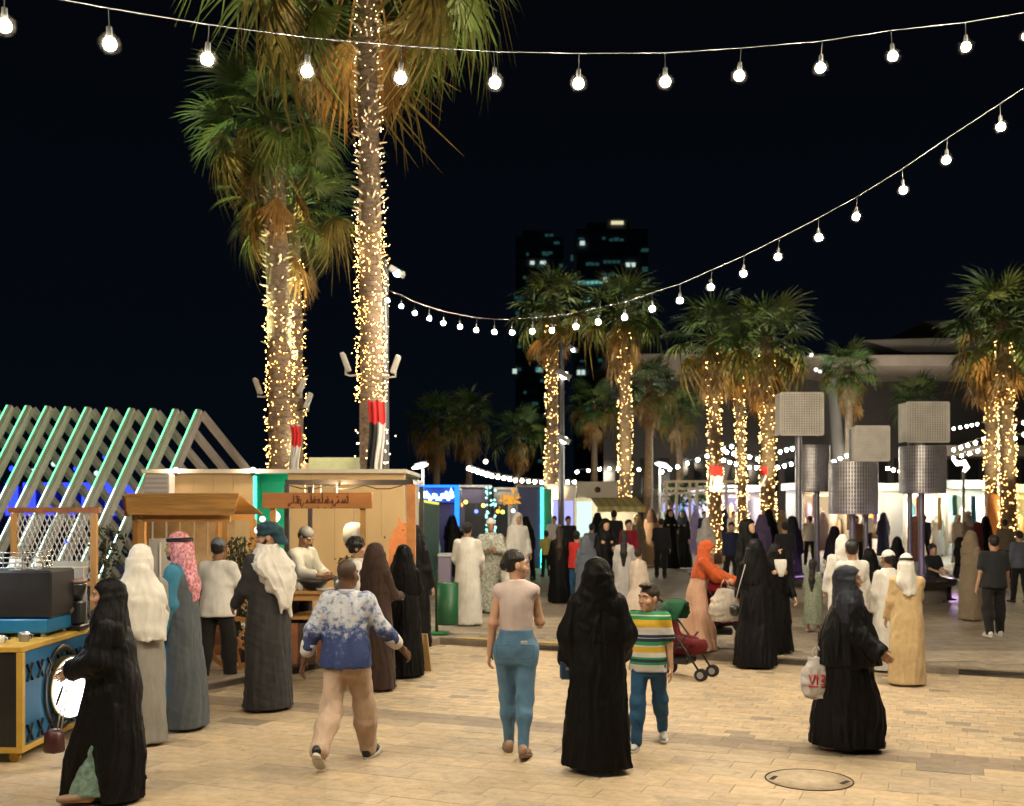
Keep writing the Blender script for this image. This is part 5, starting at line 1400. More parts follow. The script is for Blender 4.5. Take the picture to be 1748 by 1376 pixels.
shop('bright clothes shop behind the middle lantern post', 1466, 1540, 838, 49, CREAM, mat('shop_wall_pink', (.7, .5, .42), .6), 10, energy=240, colr=(1, .8, .65))
shop('bright white roofed shop right of the middle lantern post', 1544, 1612, 838, 44, WHITE, mat('shop_wall_cream', (.75, .66, .5), .6), 8, energy=230)
shop('cool lit shop with pale roof left of the orange panel', 1616, 1684, 834, 43, CREAM, LITC, 8, energy=120, colr=(.8, 1, .95))
shop('yellow lit shop at the far right edge of the market', 1716, 1790, 840, 46, CREAM, LITWARM, 7, energy=120, colr=(1, .85, .3))
t = thing('tall_screen', 'plain tall orange brown panel beside the right palm pair', 'screen', (kx(1700, 36.6), 36.6, GZ)); z = kz(843, 36.6) - GZ
mb = MB(); mb.span(kx(1687, 36.6) - t.location.x, kx(1714, 36.6) - t.location.x, 0, .25, 0, z, .02); mb.build('board', mat('orange_brown', (.44, .20, .075), .6, var=.1), t)
mb = MB(); mb.span(-.35, .35, -.1, .35, 0, .06); mb.build('foot', DSTEEL, t)

# ------------------------------------------------------------------ lantern posts of pierced metal
PIERCE = mat('pierced_metal', (.88, .83, .74), .45, metal=.05, var=.12, scale=3)
PIERCED = mat('pierced_metal_dark', (.62, .60, .60), .32, metal=.5, var=.2, scale=3)
INNER = mat('lantern_lining', (.20, .18, .15), .7, var=.1)
INNERD = mat('lantern_lining_dark', (.10, .09, .10), .6, var=.2)
def square_lantern(t, o, d, a, b, py0, py1, y=0.0):
    x0, x1, z0, z1 = kx(a, d) - o.x, kx(b, d) - o.x, kz(py1, d) - GZ, kz(py0, d) - GZ; n = 17
    mb = MB(); mb.span(x0 + .03, x1 - .03, y + .04, y + .5, z0 + .03, z1 - .03); mb.build('lining', INNER, t)
    mb = MB()
    for i in range(n + 1):
        x = x0 + (x1 - x0) * i / n; w = .030 if 0 < i < n else .045
        mb.span(x - w / 2, x + w / 2, y, y + .018, z0, z1)
        z = z0 + (z1 - z0) * i / n; mb.span(x0, x1, y - .006, y + .012, z - w / 2, z + w / 2)
    tag(mb.build('pierced_screen', PIERCE, t), kind='stuff')
    for s, x in ((0, x0), (1, x1)):
        mb = MB(); mb.span(x - .012, x + .012, y + .022, y + .54, z0, z1); mb.build('side_panel', PIERCE, t)
def round_lantern(t, o, d, a, b, py0, py1, yc=.3):
    r, xc, z0, z1 = (kx(b, d) - kx(a, d)) / 2, (kx(a, d) + kx(b, d)) / 2 - o.x, kz(py1, d) - GZ, kz(py0, d) - GZ
    mb = MB(); mb.cyl((xc, yc, z0 + .02), (xc, yc, z1 - .02), r * .93, n=32); mb.build('lining', INNERD, t)
    mb = MB(); n = 54
    for i in range(n):
        th = 2 * PI * i / n; c = Vector((xc + r * math.cos(th), yc + r * math.sin(th), 0))
        mb.beam(c + Vector((0, 0, z0)), c + Vector((0, 0, z1)), .035, .022, (math.cos(th), math.sin(th), 0))
    m = 13
    for j in range(m + 1):
        z = z0 + (z1 - z0) * j / m
        mb.lathe([(r * .985, z - .012), (r * 1.012, z - .012), (r * 1.012, z + .012), (r * .985, z + .012)], 32, (xc, yc, 0), cap=False)
    tag(mb.build('pierced_drum', PIERCED, t), kind='stuff')
POLE = mat('lantern_pole', (.30, .29, .32), .35, metal=.5, var=.1)
def lantern_post(label, px, d, sq=None, rd=None, twin=None):
    t = thing('lantern_post', label, 'lantern post', (kx(px, d), d, GZ), 0, 'pierced metal lantern posts'); o = Vector(t.location)
    tops = [q[2] for q in (sq, rd) if q]
    mb = MB(); mb.cyl((0, .3, 0), (0, .3, kz(min(tops), d) - GZ - .05), .075, n=12); mb.build('pole', POLE, t)
    if twin: mb = MB(); mb.cyl((kx(twin, d) - o.x, .5, 0), (kx(twin, d) - o.x, .5, kz(min(tops) + 10, d) - GZ), .055, n=10); mb.build('side_pole', POLE, t)
    mb = MB(); mb.cyl((0, .3, 0), (0, .3, .05), .2, n=14); mb.build('base_plate', DSTEEL, t)
    if sq: square_lantern(t, o, d, *sq)
    if rd: round_lantern(t, o, d, *rd)
lantern_post('lantern post with only the cream square screen, leftmost of the four', 1369, 26, (1333, 1405, 671, 742))
lantern_post('lantern post with a dark drum behind the cream square screen', 1400, 28.5, None, (1364, 1421, 760, 838))
lantern_post('lantern post with grey square screen above the lowest wide drum', 1462, 25, (1460, 1518, 728, 786), (1423, 1504, 789, 877), 1490)
lantern_post('lantern post with square screen straight above a bluish drum', 1581, 26, (1548, 1620, 687, 754), (1545, 1621, 762, 841), 1566)
for px, d in ((1384, 25.6), (1490, 24.6), (1600, 25.6)):
    sp_ = point(None, (kx(px, d), d - .9, GZ + .45), 14, (.72, .35, 1), .06); sp_.name = 'violet_lamp'

# round bench the people sit on
t = thing('round_bench', 'low dark round bench at the foot of the lantern posts', 'bench', (kx(1490, 22.6), 23.6, GZ))
R0 = 2.0
mb = MB(); mb.lathe([(R0 - .02, .34), (R0, .40), (R0, .45), (R0 - .55, .45), (R0 - .55, .38)], 48, cap=False); mb.build('seat', mat('bench_dark', (.03, .027, .026), .4, var=.2), t)
mb = MB(); mb.lathe([(R0 - .16, .0), (R0 - .12, .37)], 48, cap=False); mb.build('plinth', mat('bench_plinth', (.26, .23, .20), .6, var=.1), t)
mb = MB(); mb.lathe([(R0 - .56, .34), (0.0, .34)], 48, cap=False); mb.build('planter_bed', mat('bed_soil', (.09, .08, .07), .9), t)

# ------------------------------------------------------------------ modern hall with floating roofs
HALL = mat('hall_concrete', (.34, .31, .285), .6, var=.15, scale=.4)
HALLD = mat('hall_dark', (.035, .034, .035), .5, var=.2, scale=.5)
hd = 85
ht = thing('modern_hall', 'dark modern hall with stacked floating roof slabs and slanted columns', 'building', (kx(1560, hd), hd + 12, GZ)); o = Vector(ht.location)
def hp(px, py, dd): p = P(px, py, hd + dd); return p - o
for (a, b, y0, y1, y2, dd, dp) in [(1035, 1240, 604, 612, 640, 6, 14), (1475, 1800, 577, 590, 602, 2, 16), (1580, 1860, 545, 556, 572, 12, 14), (1370, 1800, 606, 610, 624, 0, 18)]:
    n = 14; V = []; F = []
    for i in range(n + 1):
        u = i / n; px = a + (b - a) * u; sag_ = math.sin(u * PI) ; taper = min(1, u * 4 + .15)
        f = hp(px, y0 + (y1 - y0) * .3 * (1 - sag_), dd); f2 = hp(px, y0 + (y2 - y0) * taper, dd)
        V += [tuple(f), tuple(f2), tuple(f + Vector((0, dp, 0))), tuple(f2 + Vector((0, dp, -.2)))]
        if i < n: q = i * 4; F += [(q, q + 1, q + 5, q + 4), (q + 1, q + 3, q + 7, q + 5), (q + 2, q, q + 4, q + 6), (q + 3, q + 2, q + 6, q + 7)]
    F += [(0, 2, 3, 1), (n * 4, n * 4 + 1, n * 4 + 3, n * 4 + 2)]
    link('roof_slab', raw_mesh('roof_slab', V, F, HALL, smooth=False), ht)
w0, w1 = hp(1030, 860, 10), hp(1850, 860, 10)
mb = MB(); mb.span(w0.x, w1.x, w0.y, w0.y + 6, 0, hp(1400, 640, 10).z - .4); mb.build('wall', HALLD, ht)
mb = MB(); mb.span(hp(1600, 800, 3).x, w1.x, hp(1600, 800, 3).y, hp(1600, 800, 3).y + 5, hp(1600, 760, 3).z - .9, hp(1600, 760, 3).z); mb.build('balcony', HALL, ht)
for k in range(26):
    px = 1040 + k * 31; q = hp(px, 740, 9.9)
    mb = MB(); mb.span(q.x - .5, q.x + .5, q.y - .05, q.y - .005, 3.2, 6.2); wd = mb.build('window', mat('dark_glass', (.02, .022, .025), .12), ht)
for (ax0, ay0, ax1, ay1) in [(1440, 800, 1420, 690), (1478, 690, 1510, 800), (1215, 800, 1240, 830), (1700, 800, 1712, 640)]:
    mb = MB(); mb.cyl(hp(ax0, ay0 + 60, -2), hp(ax1, ay1 - 40, 2), .55, .4, 10); mb.build('slanted_column', mat('column_grey', (.24, .25, .26), .5), ht)
for px, py, e in ((1100, 790, 800), (1300, 770, 800), (1430, 780, 800), (1640, 775, 1500), (1560, 660, 700)):
    point(ht, hp(px, py, -6), e, (1, .80, .58), .5)
for j, (px, py) in enumerate([(1393, 631), (1400, 634), (1385, 606)]):
    mb = MB(); mb.ball(hp(px, py, -.6), .16, 6, 4); mb.build('roof_light', LITW, ht)

# ------------------------------------------------------------------ towers far away
TOW = mat('tower_dark', (.20, .23, .26), .4, var=.3, scale=.05)
TW = [glow('tower_window_teal', (.25, .80, .72), .50), glow('tower_window_pale', (.75, .95, .85), .75), glow('tower_window_dim', (.08, .30, .29), .16), glow('tower_window_warm', (1, .9, .5), .8)]
def tower(label, a, b, top, d, lits, seed, crown=None):
    t = thing('tower', label, 'tower', (kx((a + b) / 2, d), d, 0)); w = (kx(b, d) - kx(a, d)) / 2; z1 = kz(top, d)
    mb = MB(); mb.span(-w, w, 0, 30, 0, z1)
    mb.span(-w * .7, w * .5, 4, 26, z1, z1 + 5); mb.build('body', TOW, t)
    mb = MB(); fl = 0
    z = 6
    while z < z1: mb.span(-w - .4, w + .4, -.5, -.01, z, z + .5); z += 7
    mb.build('floor_bands', mat('tower_band', (.05, .055, .06), .5), t)
    for (px0, px1, py, h, mi) in lits:
        n = max(1, int((px1 - px0) / 7))
        for k in range(n):
            x0 = kx(px0 + (px1 - px0) * k / n, d) - t.location.x; x1 = kx(px0 + (px1 - px0) * (k + .8) / n, d) - t.location.x
            mb = MB(); mb.span(x0, x1, -.9, -.6, kz(py + h, d), kz(py, d)); mb.build('window', TW[mi], t)
    for k in range(46):  # extra dim windows, added at random to brighten the dark tower
        x = r9.uniform(-w * .95, w * .9); zz = 6 + 7 * r9.randrange(int(kz(HY, d) / 7), int(z1 / 7)); ww = r9.uniform(.8, 4)
        mb = MB(); mb.span(x, x + ww, -.9, -.6, zz + 1.5, zz + 1.5 + r9.uniform(.8, 2)); mb.build('window', TW[2], t)
    return t
r9 = random.Random(5)
tower('tall dark tower with teal lit floors and a bright strip on top', 984, 1106, 392, 620,
      [(978, 1030, 480, 6, 0), (1030, 1042, 474, 7, 1), (1068, 1086, 449, 7, 1), (1096, 1108, 456, 8, 2), (1030, 1060, 445, 5, 2), (1000, 1024, 449, 5, 2), (990, 1000, 412, 7, 1), (996, 1010, 508, 8, 0), (1040, 1066, 408, 4, 2), (985, 1000, 632, 8, 1), (1024, 1050, 632, 8, 0), (1050, 1060, 500, 6, 2), (974, 980, 436, 10, 2)], 1)
mb = MB(); twr = [o for o in bpy.data.objects if o.name == 'tower'][0]; mb.span(kx(1043, 620) - twr.location.x, kx(1064, 620) - twr.location.x, -1.2, -.9, kz(384, 620), kz(378, 620)); mb.build('top_light', TW[3], twr)
mb = MB(); mb.span(kx(1034, 620) - twr.location.x, kx(1070, 620) - twr.location.x, 0, 20, kz(392, 620), kz(374, 620)); mb.build('top_block', TOW, twr)
tower('lower dark tower with a few pale windows left of the tall one', 880, 962, 404, 660,
      [(905, 914, 446, 6, 1), (922, 934, 446, 6, 1), (878, 896, 506, 5, 2), (880, 888, 532, 6, 2), (875, 884, 630, 8, 1), (915, 928, 628, 7, 0), (925, 945, 430, 4, 2), (876, 884, 566, 6, 2), (930, 946, 400, 4, 2)], 2)
# dark far tree line and low buildings
t = thing('far_wall', 'long low dark building behind the market with its lights off', 'building', (0, 75, GZ))
mb = MB(); mb.span(-9, 12, 0, 6, 0, 2.6); mb.build('wall', mat('far_wall_dark', (.045, .04, .038), .8, var=.2), t)
mb = MB(); mb.span(-9.3, 12.3, -.4, 6.2, 2.6, 2.9); mb.build('roof', HALLD, t)

# banners, counters and little things that fill the bright market
BAN = [mat('banner_%d' % i, c, .7, var=.15) for i, c in enumerate([(.55, .04, .05), (.05, .22, .42), (.60, .28, .42), (.62, .55, .42), (.10, .34, .26), (.50, .26, .06), (.34, .18, .45)])]
for j, (px, top, bot, w, m, d) in enumerate([(1391, 846, 884, 7, 2, 46.5), (1449, 852, 905, 8, 5, 46.5), (1478, 846, 900, 9, 0, 47), (1494, 850, 895, 7, 6, 47), (1522, 846, 910, 8, 3, 47), (1553, 850, 900, 8, 1, 42.5), (1569, 848, 890, 9, 0, 42.5), (1604, 850, 905, 7, 5, 42.5), (1630, 846, 880, 8, 4, 41.5), (1662, 848, 896, 8, 1, 41.5), (1146, 850, 880, 7, 2, 48), (1232, 852, 890, 7, 6, 50)]):
    t = thing('shop_banner', ['pink', 'ochre', 'red', 'violet', 'cream', 'blue', 'red', 'ochre', 'green', 'blue', 'pink', 'violet'][j] + ' hanging cloth banner, ' + ['left in the warm clothes shop', 'right in the warm clothes shop', 'left in the middle clothes shop', 'second in the middle clothes shop', 'right in the middle clothes shop', 'left in the white roofed shop', 'middle of the white roofed shop', 'right in the white roofed shop', 'left in the cool lit shop', 'right in the cool lit shop', 'in the violet stall by the post frame', 'in the stall behind the banded palm'][j], 'banner', (kx(px, d), d, kz(top, d)), 0, 'cloth banners in the market shops')
    ww = w * d / FPX; hh = (bot - top) * d / FPX; V, F = [], []
    for a in range(9):
        for b in range(5): V.append(((b / 4 - .5) * ww, .03 * math.sin(b * 1.6 + a * .7), -hh * a / 8))
    for a in range(8):
        for b in range(4): F.append((a * 5 + b, a * 5 + b + 1, a * 5 + b + 6, a * 5 + b + 5))
    link('cloth', raw_mesh('cloth', V, F, BAN[m]), t)
    mb = MB(); mb.tube([(-ww * .6, 0, .02), (ww * .6, 0, .02)], .015, 5); mb.build('rod', DSTEEL, t)
for j, (px, w, d, m, lab) in enumerate([(758, 22, 25, mat('counter_violet_lit', (.34, .28, .40), .5), 'low violet lit counter beside the woman in the mint top'), (1010, 40, 33, mat('counter_green', (.10, .30, .22), .5), 'green fronted counter before the bright kiosk opening'), (1245, 34, 40, CREAM, 'cream planter box at the foot of the banded palm')]):  # first counter: violet light on its front put into the lilac colour
    t = thing('market_counter', lab, 'counter', (kx(px, d), d, GZ)); ww = w * d / FPX / 2
    mb = MB(); mb.span(-ww, ww, 0, .5, 0, .84 if j < 2 else .42, .01); mb.build('front', m, t)
    mb = MB(); mb.span(-ww - .04, ww + .04, -.05, .55, .842 if j < 2 else .422, .90 if j < 2 else .46); mb.build('top', WHITE if j < 2 else CREAM, t)
for j, px in enumerate((1236, 1243, 1250, 1257)):
    t = thing('gold_lantern', 'small gold lantern on the cream planter box, ' + ORD[j] + ' from the left', 'lantern', (kx(px, 40.2), 40.2, GZ + .46), 0, 'gold lanterns on the planter box')
    mb = MB(); mb.lathe([(.08, 0), (.13, .1), (.13, .22), (.05, .32)], 8); mb.build('body', glow('gold_lantern_glow', (1, .62, .15), 1.1), t); mb = MB(); mb.lathe([(.06, .321), (.02, .38)], 6); mb.build('cap', DSTEEL, t)
# stock and utensils at the food stall
for j, (px, r, hh, m) in enumerate([(586, .04, .13, STEEL), (592, .03, .16, ORANGE), (617, .045, .12, WHITE), (626, .035, .18, GREENP)]):
    t = thing('sauce_jar', ['steel', 'orange', 'white', 'green'][j] + ' jar at the right end of the stall counter', 'jar', (kx(px, 13.45), 13.45 + .03 * (j % 2), GZ + ct + .002), 0, 'jars on the stall counter')
    mb = MB(); mb.lathe([(r * .8, 0), (r, .02), (r, hh * .8), (r * .5, hh)], 12); mb.build('jar_body', m, t); mb = MB(); mb.lathe([(r * .55, hh + .001), (r * .55, hh + .03)], 10); mb.build('lid', BLACKP, t)
for j, px in enumerate((520, 534, 547, 575)):
    t = thing('ladle', 'steel ladle hanging under the stall top frame, ' + ORD[j] + ' from the sign end', 'ladle', (kx(px, 13.9), 13.92, GZ + zt_s - .03) if False else (kx(px, 13.9), 13.92, kz(827, 13.9)), 0, 'ladles under the stall frame')
    mb = MB(); mb.cyl((0, 0, 0), (0, 0, -.24), .006, n=5); mb.build('shaft', STEEL, t); mb = MB(); mb.ball((0, -.02, -.27), (.035, .035, .022), 8, 6); mb.build('bowl', STEEL, t)
t = thing('power_cable', 'thin black cable drooping along the stall top frame', 'cable', (kx(495, 13.88), 13.86, kz(826, 13.88)))
mb = MB(); mb.tube([(i * .16, 0, -.02 - .05 * abs(math.sin(i * 1.05))) for i in range(10)], .007, 5); mb.build('cable', BLACKP, t)
# ------------------------------------------------------------------ coffee cart at the left edge
YW = mat('yellow_wood', (.58, .36, .06), .5, var=.15, scale=5, bump=.15, bscale=30)
BLUEP = mat('cart_blue', (.015, .13, .30), .4, var=.12, scale=3)
CX_, CY0, CY1, CT = -3.98, 8.81, 10.35, .957
ct_ = thing('coffee_cart', 'coffee cart with yellow wooden edges, black front and blue side with dark chevrons', 'cart', (CX_, CY0, 0))
mb = MB(); mb.span(-2.2, 0, 0, CY1 - CY0, CT - .05, CT, .006); mb.build('counter_top', YW, ct_)
for x, y in ((-.025, .025), (-.025, CY1 - CY0 - .025), (-2.175, .025)):
    mb = MB(); mb.span(x - .025, x + .025, y - .025, y + .025, .09, CT - .051); mb.build('corner_post', YW, ct_)
mb = MB(); mb.span(-2.15, -.051, .003, .047, .09, .135); mb.build('bottom_rail', YW, ct_)
mb = MB(); mb.span(-.047, -.003, .051, CY1 - CY0 - .051, .09, .135); mb.build('bottom_rail', YW, ct_)
mb = MB(); mb.span(-2.15, -.051, .015, .035, .136, CT - .052); mb.build('front_panel', BLACKP, ct_)
mb = MB(); mb.span(-.035, -.015, .051, CY1 - CY0 - .051, .136, CT - .052); sd_ = mb.build('side_panel', BLUEP, ct_)
for k in range(7):
    for z0, up in ((CT - .30, 1), (.30, -1)):
        y = .10 + k * .2
        for s in (1, -1):
            mb = MB(); mb.beam((-.008, y + .1 * (0 if s > 0 else 1), z0 + .0), (-.008, y + .1 * (1 if s > 0 else 0) , z0 + up * .14), .012, .03, (1, 0, 0)); mb.build('chevron_strip', BLACKP, sd_)
for x, y in ((-.1, .09), (-.1, 1.4), (-2.0, .09)):
    mb = MB(); mb.cyl((x, y - .015, .045), (x, y + .015, .045), .045, n=14); mb.span(x - .03, x + .03, y - .022, y + .022, .05, .09); mb.build('caster_foot', YW, ct_)
mb = MB(); mb.lathe([(.375, 0), (.375, .012), (.325, .012), (.325, 0)], 36, cap=False); mb.build('ring_trim', BLACKP, ct_, (-.012, .80, .50), (0, PI / 2, 0))
t = thing('round_light_sign', 'round white glowing sign mounted on the blue side of the coffee cart', 'light sign', (CX_ + .02, CY0 + .80, .50))
mb = MB(); mb.cyl((0, 0, 0), (.07, -.02, 0), .275, n=40); mb.build('housing', mat('gold_rim', (.20, .15, .06), .35, metal=.6), t)
mb = MB(); mb.cyl((.071, -.0203, 0), (.085, -.024, 0), .262, n=40); mb.build('light_face', glow('sign_face_glow', (.98, 1, 1), 5.0), t)
mb = MB(); mb.beam((.087, -.10, -.02), (.087, .03, .13), .004, .012, (1, 0, 0)); mb.beam((.087, -.02, -.1), (.087, .08, .06), .004, .012, (1, 0, 0)); mb.build('emblem_strokes', GREYP, t)

# espresso machine and things on the counter
mx0, mx1, my = -5.15, -4.02, 9.45
t = thing('espresso_machine', 'large black coffee machine with blue lit base and wire cup rail on the cart', 'coffee machine', ((mx0 + mx1) / 2, my, CT)); hw = (mx1 - mx0) / 2
mb = MB(); mb.span(-hw, hw, 0, .52, .16, .58, .02); mb.build('body', mat('machine_black', (.020, .019, .020), .3, var=.2), t)
mb = MB(); mb.span(-hw + .03, hw - .02, -.02, .5, .035, .157, .01); mb.build('base', mat('machine_lit_blue', (.02, .16, .34), .3, var=.1), t)  # blue light on the base is put into its colour
for x in (-hw + .08, hw - .08):
    for y in (.03, .45): mb = MB(); mb.cyl((x, y, 0), (x, y, .036), .025, n=10); mb.build('foot', STEEL, t)
CHR = mat('chrome_wire', (.7, .7, .68), .25, metal=.9)
for k in range(4):
    mb = MB(); z = .60 + .045 * k; mb.tube([(-hw + .02, .02, z), (hw - .25, .02, z), (hw - .2, .07, z), (hw - .2, .5, z)], .007, 6); mb.build('rail', CHR, t)
mb = MB()
for x in np.linspace(-hw + .04, hw - .26, 6): mb.cyl((x, .02, .58), (x, .02, .75), .007, n=6)
mb.build('rail_posts', CHR, t)
mb = MB(); mb.span(-hw + .1, -hw + .12, -.012, 0, .2, .55); mb.build('trim', GREYP, t)
GLS = mat('cup_glass', (.55, .56, .52), .15, var=.1)
for k in range(8):
    c = thing('glass_cup', 'upside down cup on top of the coffee machine, ' + ORD[7 - k] + ' counted from the grinder end', 'cup', (mx0 + .12 + .11 * k, my + .16 + .12 * (k % 2), CT + .58), 0, 'cups on the coffee machine')
    mb = MB(); mb.lathe([(.04, 0), (.030, .11), (.0, .11)], 14, cap=False); mb.build('glass', GLS, c)
t = thing('coffee_grinder', 'black coffee grinder with a dark hopper beside the coffee machine', 'coffee grinder', (-4.04, 10.02, CT))
mb = MB(); mb.span(-.09, .09, -.11, .11, 0, .05, .01); mb.span(-.075, .075, -.09, .1, .051, .27, .02); mb.build('body', BLACKP, t)
mb = MB(); mb.lathe([(.06, .27), (.10, .40), (.10, .44), (.085, .44)], 16); mb.build('hopper', mat('hopper_smoke', (.03, .028, .03), .15), t)
mb = MB(); mb.lathe([(.105, .441), (.105, .465), (.02, .47)], 16); mb.build('lid', mat('lid_rose', (.30, .2, .17), .4), t)
mb = MB(); mb.cyl((0, -.09, .20), (0, -.15, .17), .03, n=10); mb.build('spout', mat('brass_dull', (.22, .17, .09), .35, metal=.7), t)
for j, (x, y, r, h, m, lab) in enumerate([(-4.12, 9.15, .05, .08, STEEL, 'steel milk jug in front of the coffee machine'), (-4.28, 9.05, .045, .06, WHITE, 'small white cup at the front of the cart counter'), (-4.36, 8.98, .05, .14, WHITE, 'white paper cup standing by the picture edge on the cart')]):
    t = thing('milk_jug' if j == 0 else 'coffee_cup', lab, 'cup', (x, y, CT)); mb = MB(); mb.lathe([(r * .8, 0), (r, h * .6), (r * .92, h), (r * .85, h), (r * .8, .01)], 14, cap=False); mb.build('vessel', m, t)
    mb = MB(); mb.tube([(r * .9, 0, h * .8), (r * 1.5, 0, h * .7), (r * 1.4, 0, h * .35), (r * .9, 0, h * .3)], .006, 5); mb.build('handle', m, t)
t = thing('serving_tray', 'dark flat tray on the cart counter under the coffee machine', 'tray', (-4.5, 9.2, CT)); mb = MB(); mb.span(-.35, .2, -.1, .1, 0, .02, .006); mb.build('tray', BLACKP, t)
mb = MB(); mb.beam((-.36, -.11, .022), (.21, -.11, .022), .012, .012); mb.build('rim', STEEL, t)
t = thing('carton', 'plain grey carton standing behind the coffee grinder', 'box', (kx(124, 10.35), 10.2, CT)); mb = MB(); mb.span(-.14, .16, 0, .1, .0, .62, .004); mb.build('carton', mat('grey_carton', (.36, .34, .31), .7, var=.1), t); mb = MB(); mb.span(-.145, .165, -.004, .104, .56, .575); mb.build('tape', CREAM, t)
t = thing('drinks_bottles', 'clear plastic bottle nearest the face of the woman at the cart', 'bottle', (kx(148, 10.2), 10.1, CT)); mb = MB(); mb.lathe([(.04, 0), (.042, .2), (.038, .3), (.015, .38), (.015, .42)], 12); mb.build('bottle', mat('clear_plastic', (.6, .62, .66), .1, trans=.6), t); mb = MB(); mb.cyl((0, 0, .42), (0, 0, .45), .018, n=10); mb.build('cap', WHITE, t)
t.name = 'plastic_bottle'
point(ct_, (-.65, .35, 1.9), 26, (.78, .9, 1), .08)  # added cool fill lamp without a fixture, whitens the ground by the cart

# trellis screen behind the cart
td = 11.2
t = thing('trellis_screen', 'wooden framed screen of thin crossing white strips behind the coffee machine', 'screen', (kx(92, td), td, 0))
X2 = lambda px: kx(px, td) - t.location.x; Z2 = lambda py: kz(py, td)
xl, xr, zt, zb = X2(20), X2(166), Z2(866), Z2(992)
for x in (xl, xr - .06): mb = MB(); mb.span(x, x + .06, -.03, .03, 0, zt - .06); mb.build('post', WOOD, t)
mb = MB(); mb.span(xl - .03, xr + .03, -.035, .035, zt - .058, zt); mb.build('top_rail', WOODR, t)
mb = MB(); mb.span(xl + .061, xr - .061, -.03, .03, zb - .05, zb); mb.build('bottom_rail', WOOD, t)
ST = mat('pale_strip', (.62, .60, .60), .5); n = 15; H_ = zt - .06 - zb; Wd = xr - xl - .12; run = H_ * .42
for s in (1, -1):
    for i in range(-5, n + 1):
        x0 = i * Wd / n; x1 = x0 + run
        u0, u1 = max(0, (0 - x0) / run), min(1, (Wd - x0) / run)
        if u1 - u0 < .05: continue
        za, zc_ = zb + H_ * u0, zb + H_ * u1; a = x0 + run * u0; b = x0 + run * u1
        if s < 0: a, b = Wd - a, Wd - b
        mb = MB(); mb.beam((xl + .06 + a, .006 * s, za), (xl + .06 + b, .006 * s, zc_), .009, .008, (0, 1, 0)); mb.build('lattice_strip', ST, t)
t = thing('hedge_plant', 'dark green shrub in the gap between the trellis screen and the booth', 'shrub', (kx(178, 13.2), 13.2, GZ))
mb = MB(); leaf_cloud(mb, 500, lambda r: (r.gauss(0, .12), r.gauss(0, .12), r.uniform(.2, 1.75)), .04, 4); mb.build('foliage', HEDGE, t)
mb = MB(); mb.tube([(0, 0, 0), (.02, 0, .8), (0, .02, 1.6)], .02, 5); mb.build('stem', DARKW, t)
# ------------------------------------------------------------------ outfits
def robe(m, n='robe', **k): return (n, m, lambda f, v: g_robe(f, v, **k))
def hijab(m, n='headscarf', **k): return (n, m, lambda f, v: g_hijab(f, v, **k))
def ghutra(m, **k): return ('headcloth', m, lambda f, v: g_ghutra(f, v, **k))
def agal(): return ('head_cord', BLACKP, lambda f, v: mb_agal(f))
def hair(m, kind='short', **k): return ('hair', m, lambda f, v: g_hair(f, min(v, .011), kind, **k))
def cap(m, brim=True): return ('cap', m, lambda f, v: g_cap(f, min(v, .012), brim))
def shirt(m, n='shirt', **k): return (n, m, lambda f, v: g_shirt(f, v, **k))
def pants(m, n='trousers', **k): return (n, m, lambda f, v: g_pants(f, v, **k))
def shoes(m, sole=None):
    r = [('shoe', m, lambda f, v, s=s: g_shoe(f, s, min(v, .012))) for s in (1, -1)]
    if sole: r += [('sole', sole, lambda f, v, s=s: mb_sole(f, s)) for s in (1, -1)]
    return r
def turban(m): return ('turban', m, lambda f, v: g_turban(f, min(v, .012)))
WH = cloth('white_cotton', (.70, .67, .62), drape=.3)
WHK = cloth('white_kandora', (.70, .675, .63), scale=3)
GREYK = cloth('grey_kandora', (.255, .245, .225))
SLATE = cloth('slate_robe', (.085, .10, .115))
TEALK = cloth('blue_kandora', (.045, .20, .32))
CHAR = cloth('charcoal_robe', (.038, .037, .040))
BEIGE = cloth('sand_kandora', (.60, .435, .235))
PINKG = mat('pink_check_cloth', (.72, .42, .45), .8, scale=42, col2=(.42, .07, .11), bump=.3, bscale=120, detail=1)
BROWNA = cloth('brown_abaya', (.045, .026, .020))
TEALT = cloth('dark_teal_cloth', (.02, .055, .075))
ORANGES = cloth('rust_scarf', (.42, .075, .018))
PINKD = cloth('dusty_pink_dress', (.56, .335, .235))
MINT = mat('mint_print', (.34, .50, .44), .7, scale=22, col2=(.10, .22, .20), bump=.2, bscale=90)
SAGE = mat('sage_print', (.25, .27, .20), .8, scale=24, col2=(.12, .15, .11), bump=.2)
TAUPE = cloth('taupe_abaya', (.20, .155, .105))
RED = cloth('red_cloth', (.48, .03, .025))
NAVYC = cloth('navy_cloth', (.02, .025, .06))
BLKT = cloth('black_tee', (.020, .021, .024))
YELC = cloth('yellow_cloth', (.55, .48, .12))
GREYC = cloth('grey_blue_cloth', (.10, .115, .15))
MINTC = cloth('mint_cloth', (.30, .55, .48))
LILAC = cloth('lilac_cloth', (.30, .26, .52))
TANC = cloth('tan_cloth', (.42, .25, .15))
CAMO = mat('patterned_kandora', (.50, .50, .44), .8, scale=26, col2=(.20, .20, .17), bump=.2, detail=1)
SHOEB = mat('black_shoe', (.015, .014, .014), .4); SHOEW = mat('white_shoe', (.68, .66, .63), .5); SOLE = mat('white_sole', (.72, .70, .66), .5); TANSH = mat('tan_shoe', (.36, .23, .15), .5)
DENIM = mat('washed_denim', (.115, .25, .40), .8, scale=5, col2=(.06, .155, .275), bump=.5, bscale=190, sheen=.1)
NAVYJ = mat('navy_denim', (.012, .075, .17), .8, var=.25, scale=5, bump=.4, bscale=190)
CHINO = cloth('beige_chino', (.56, .41, .31), drape=.3)
BLKP = cloth('black_trousers', (.014, .013, .013))
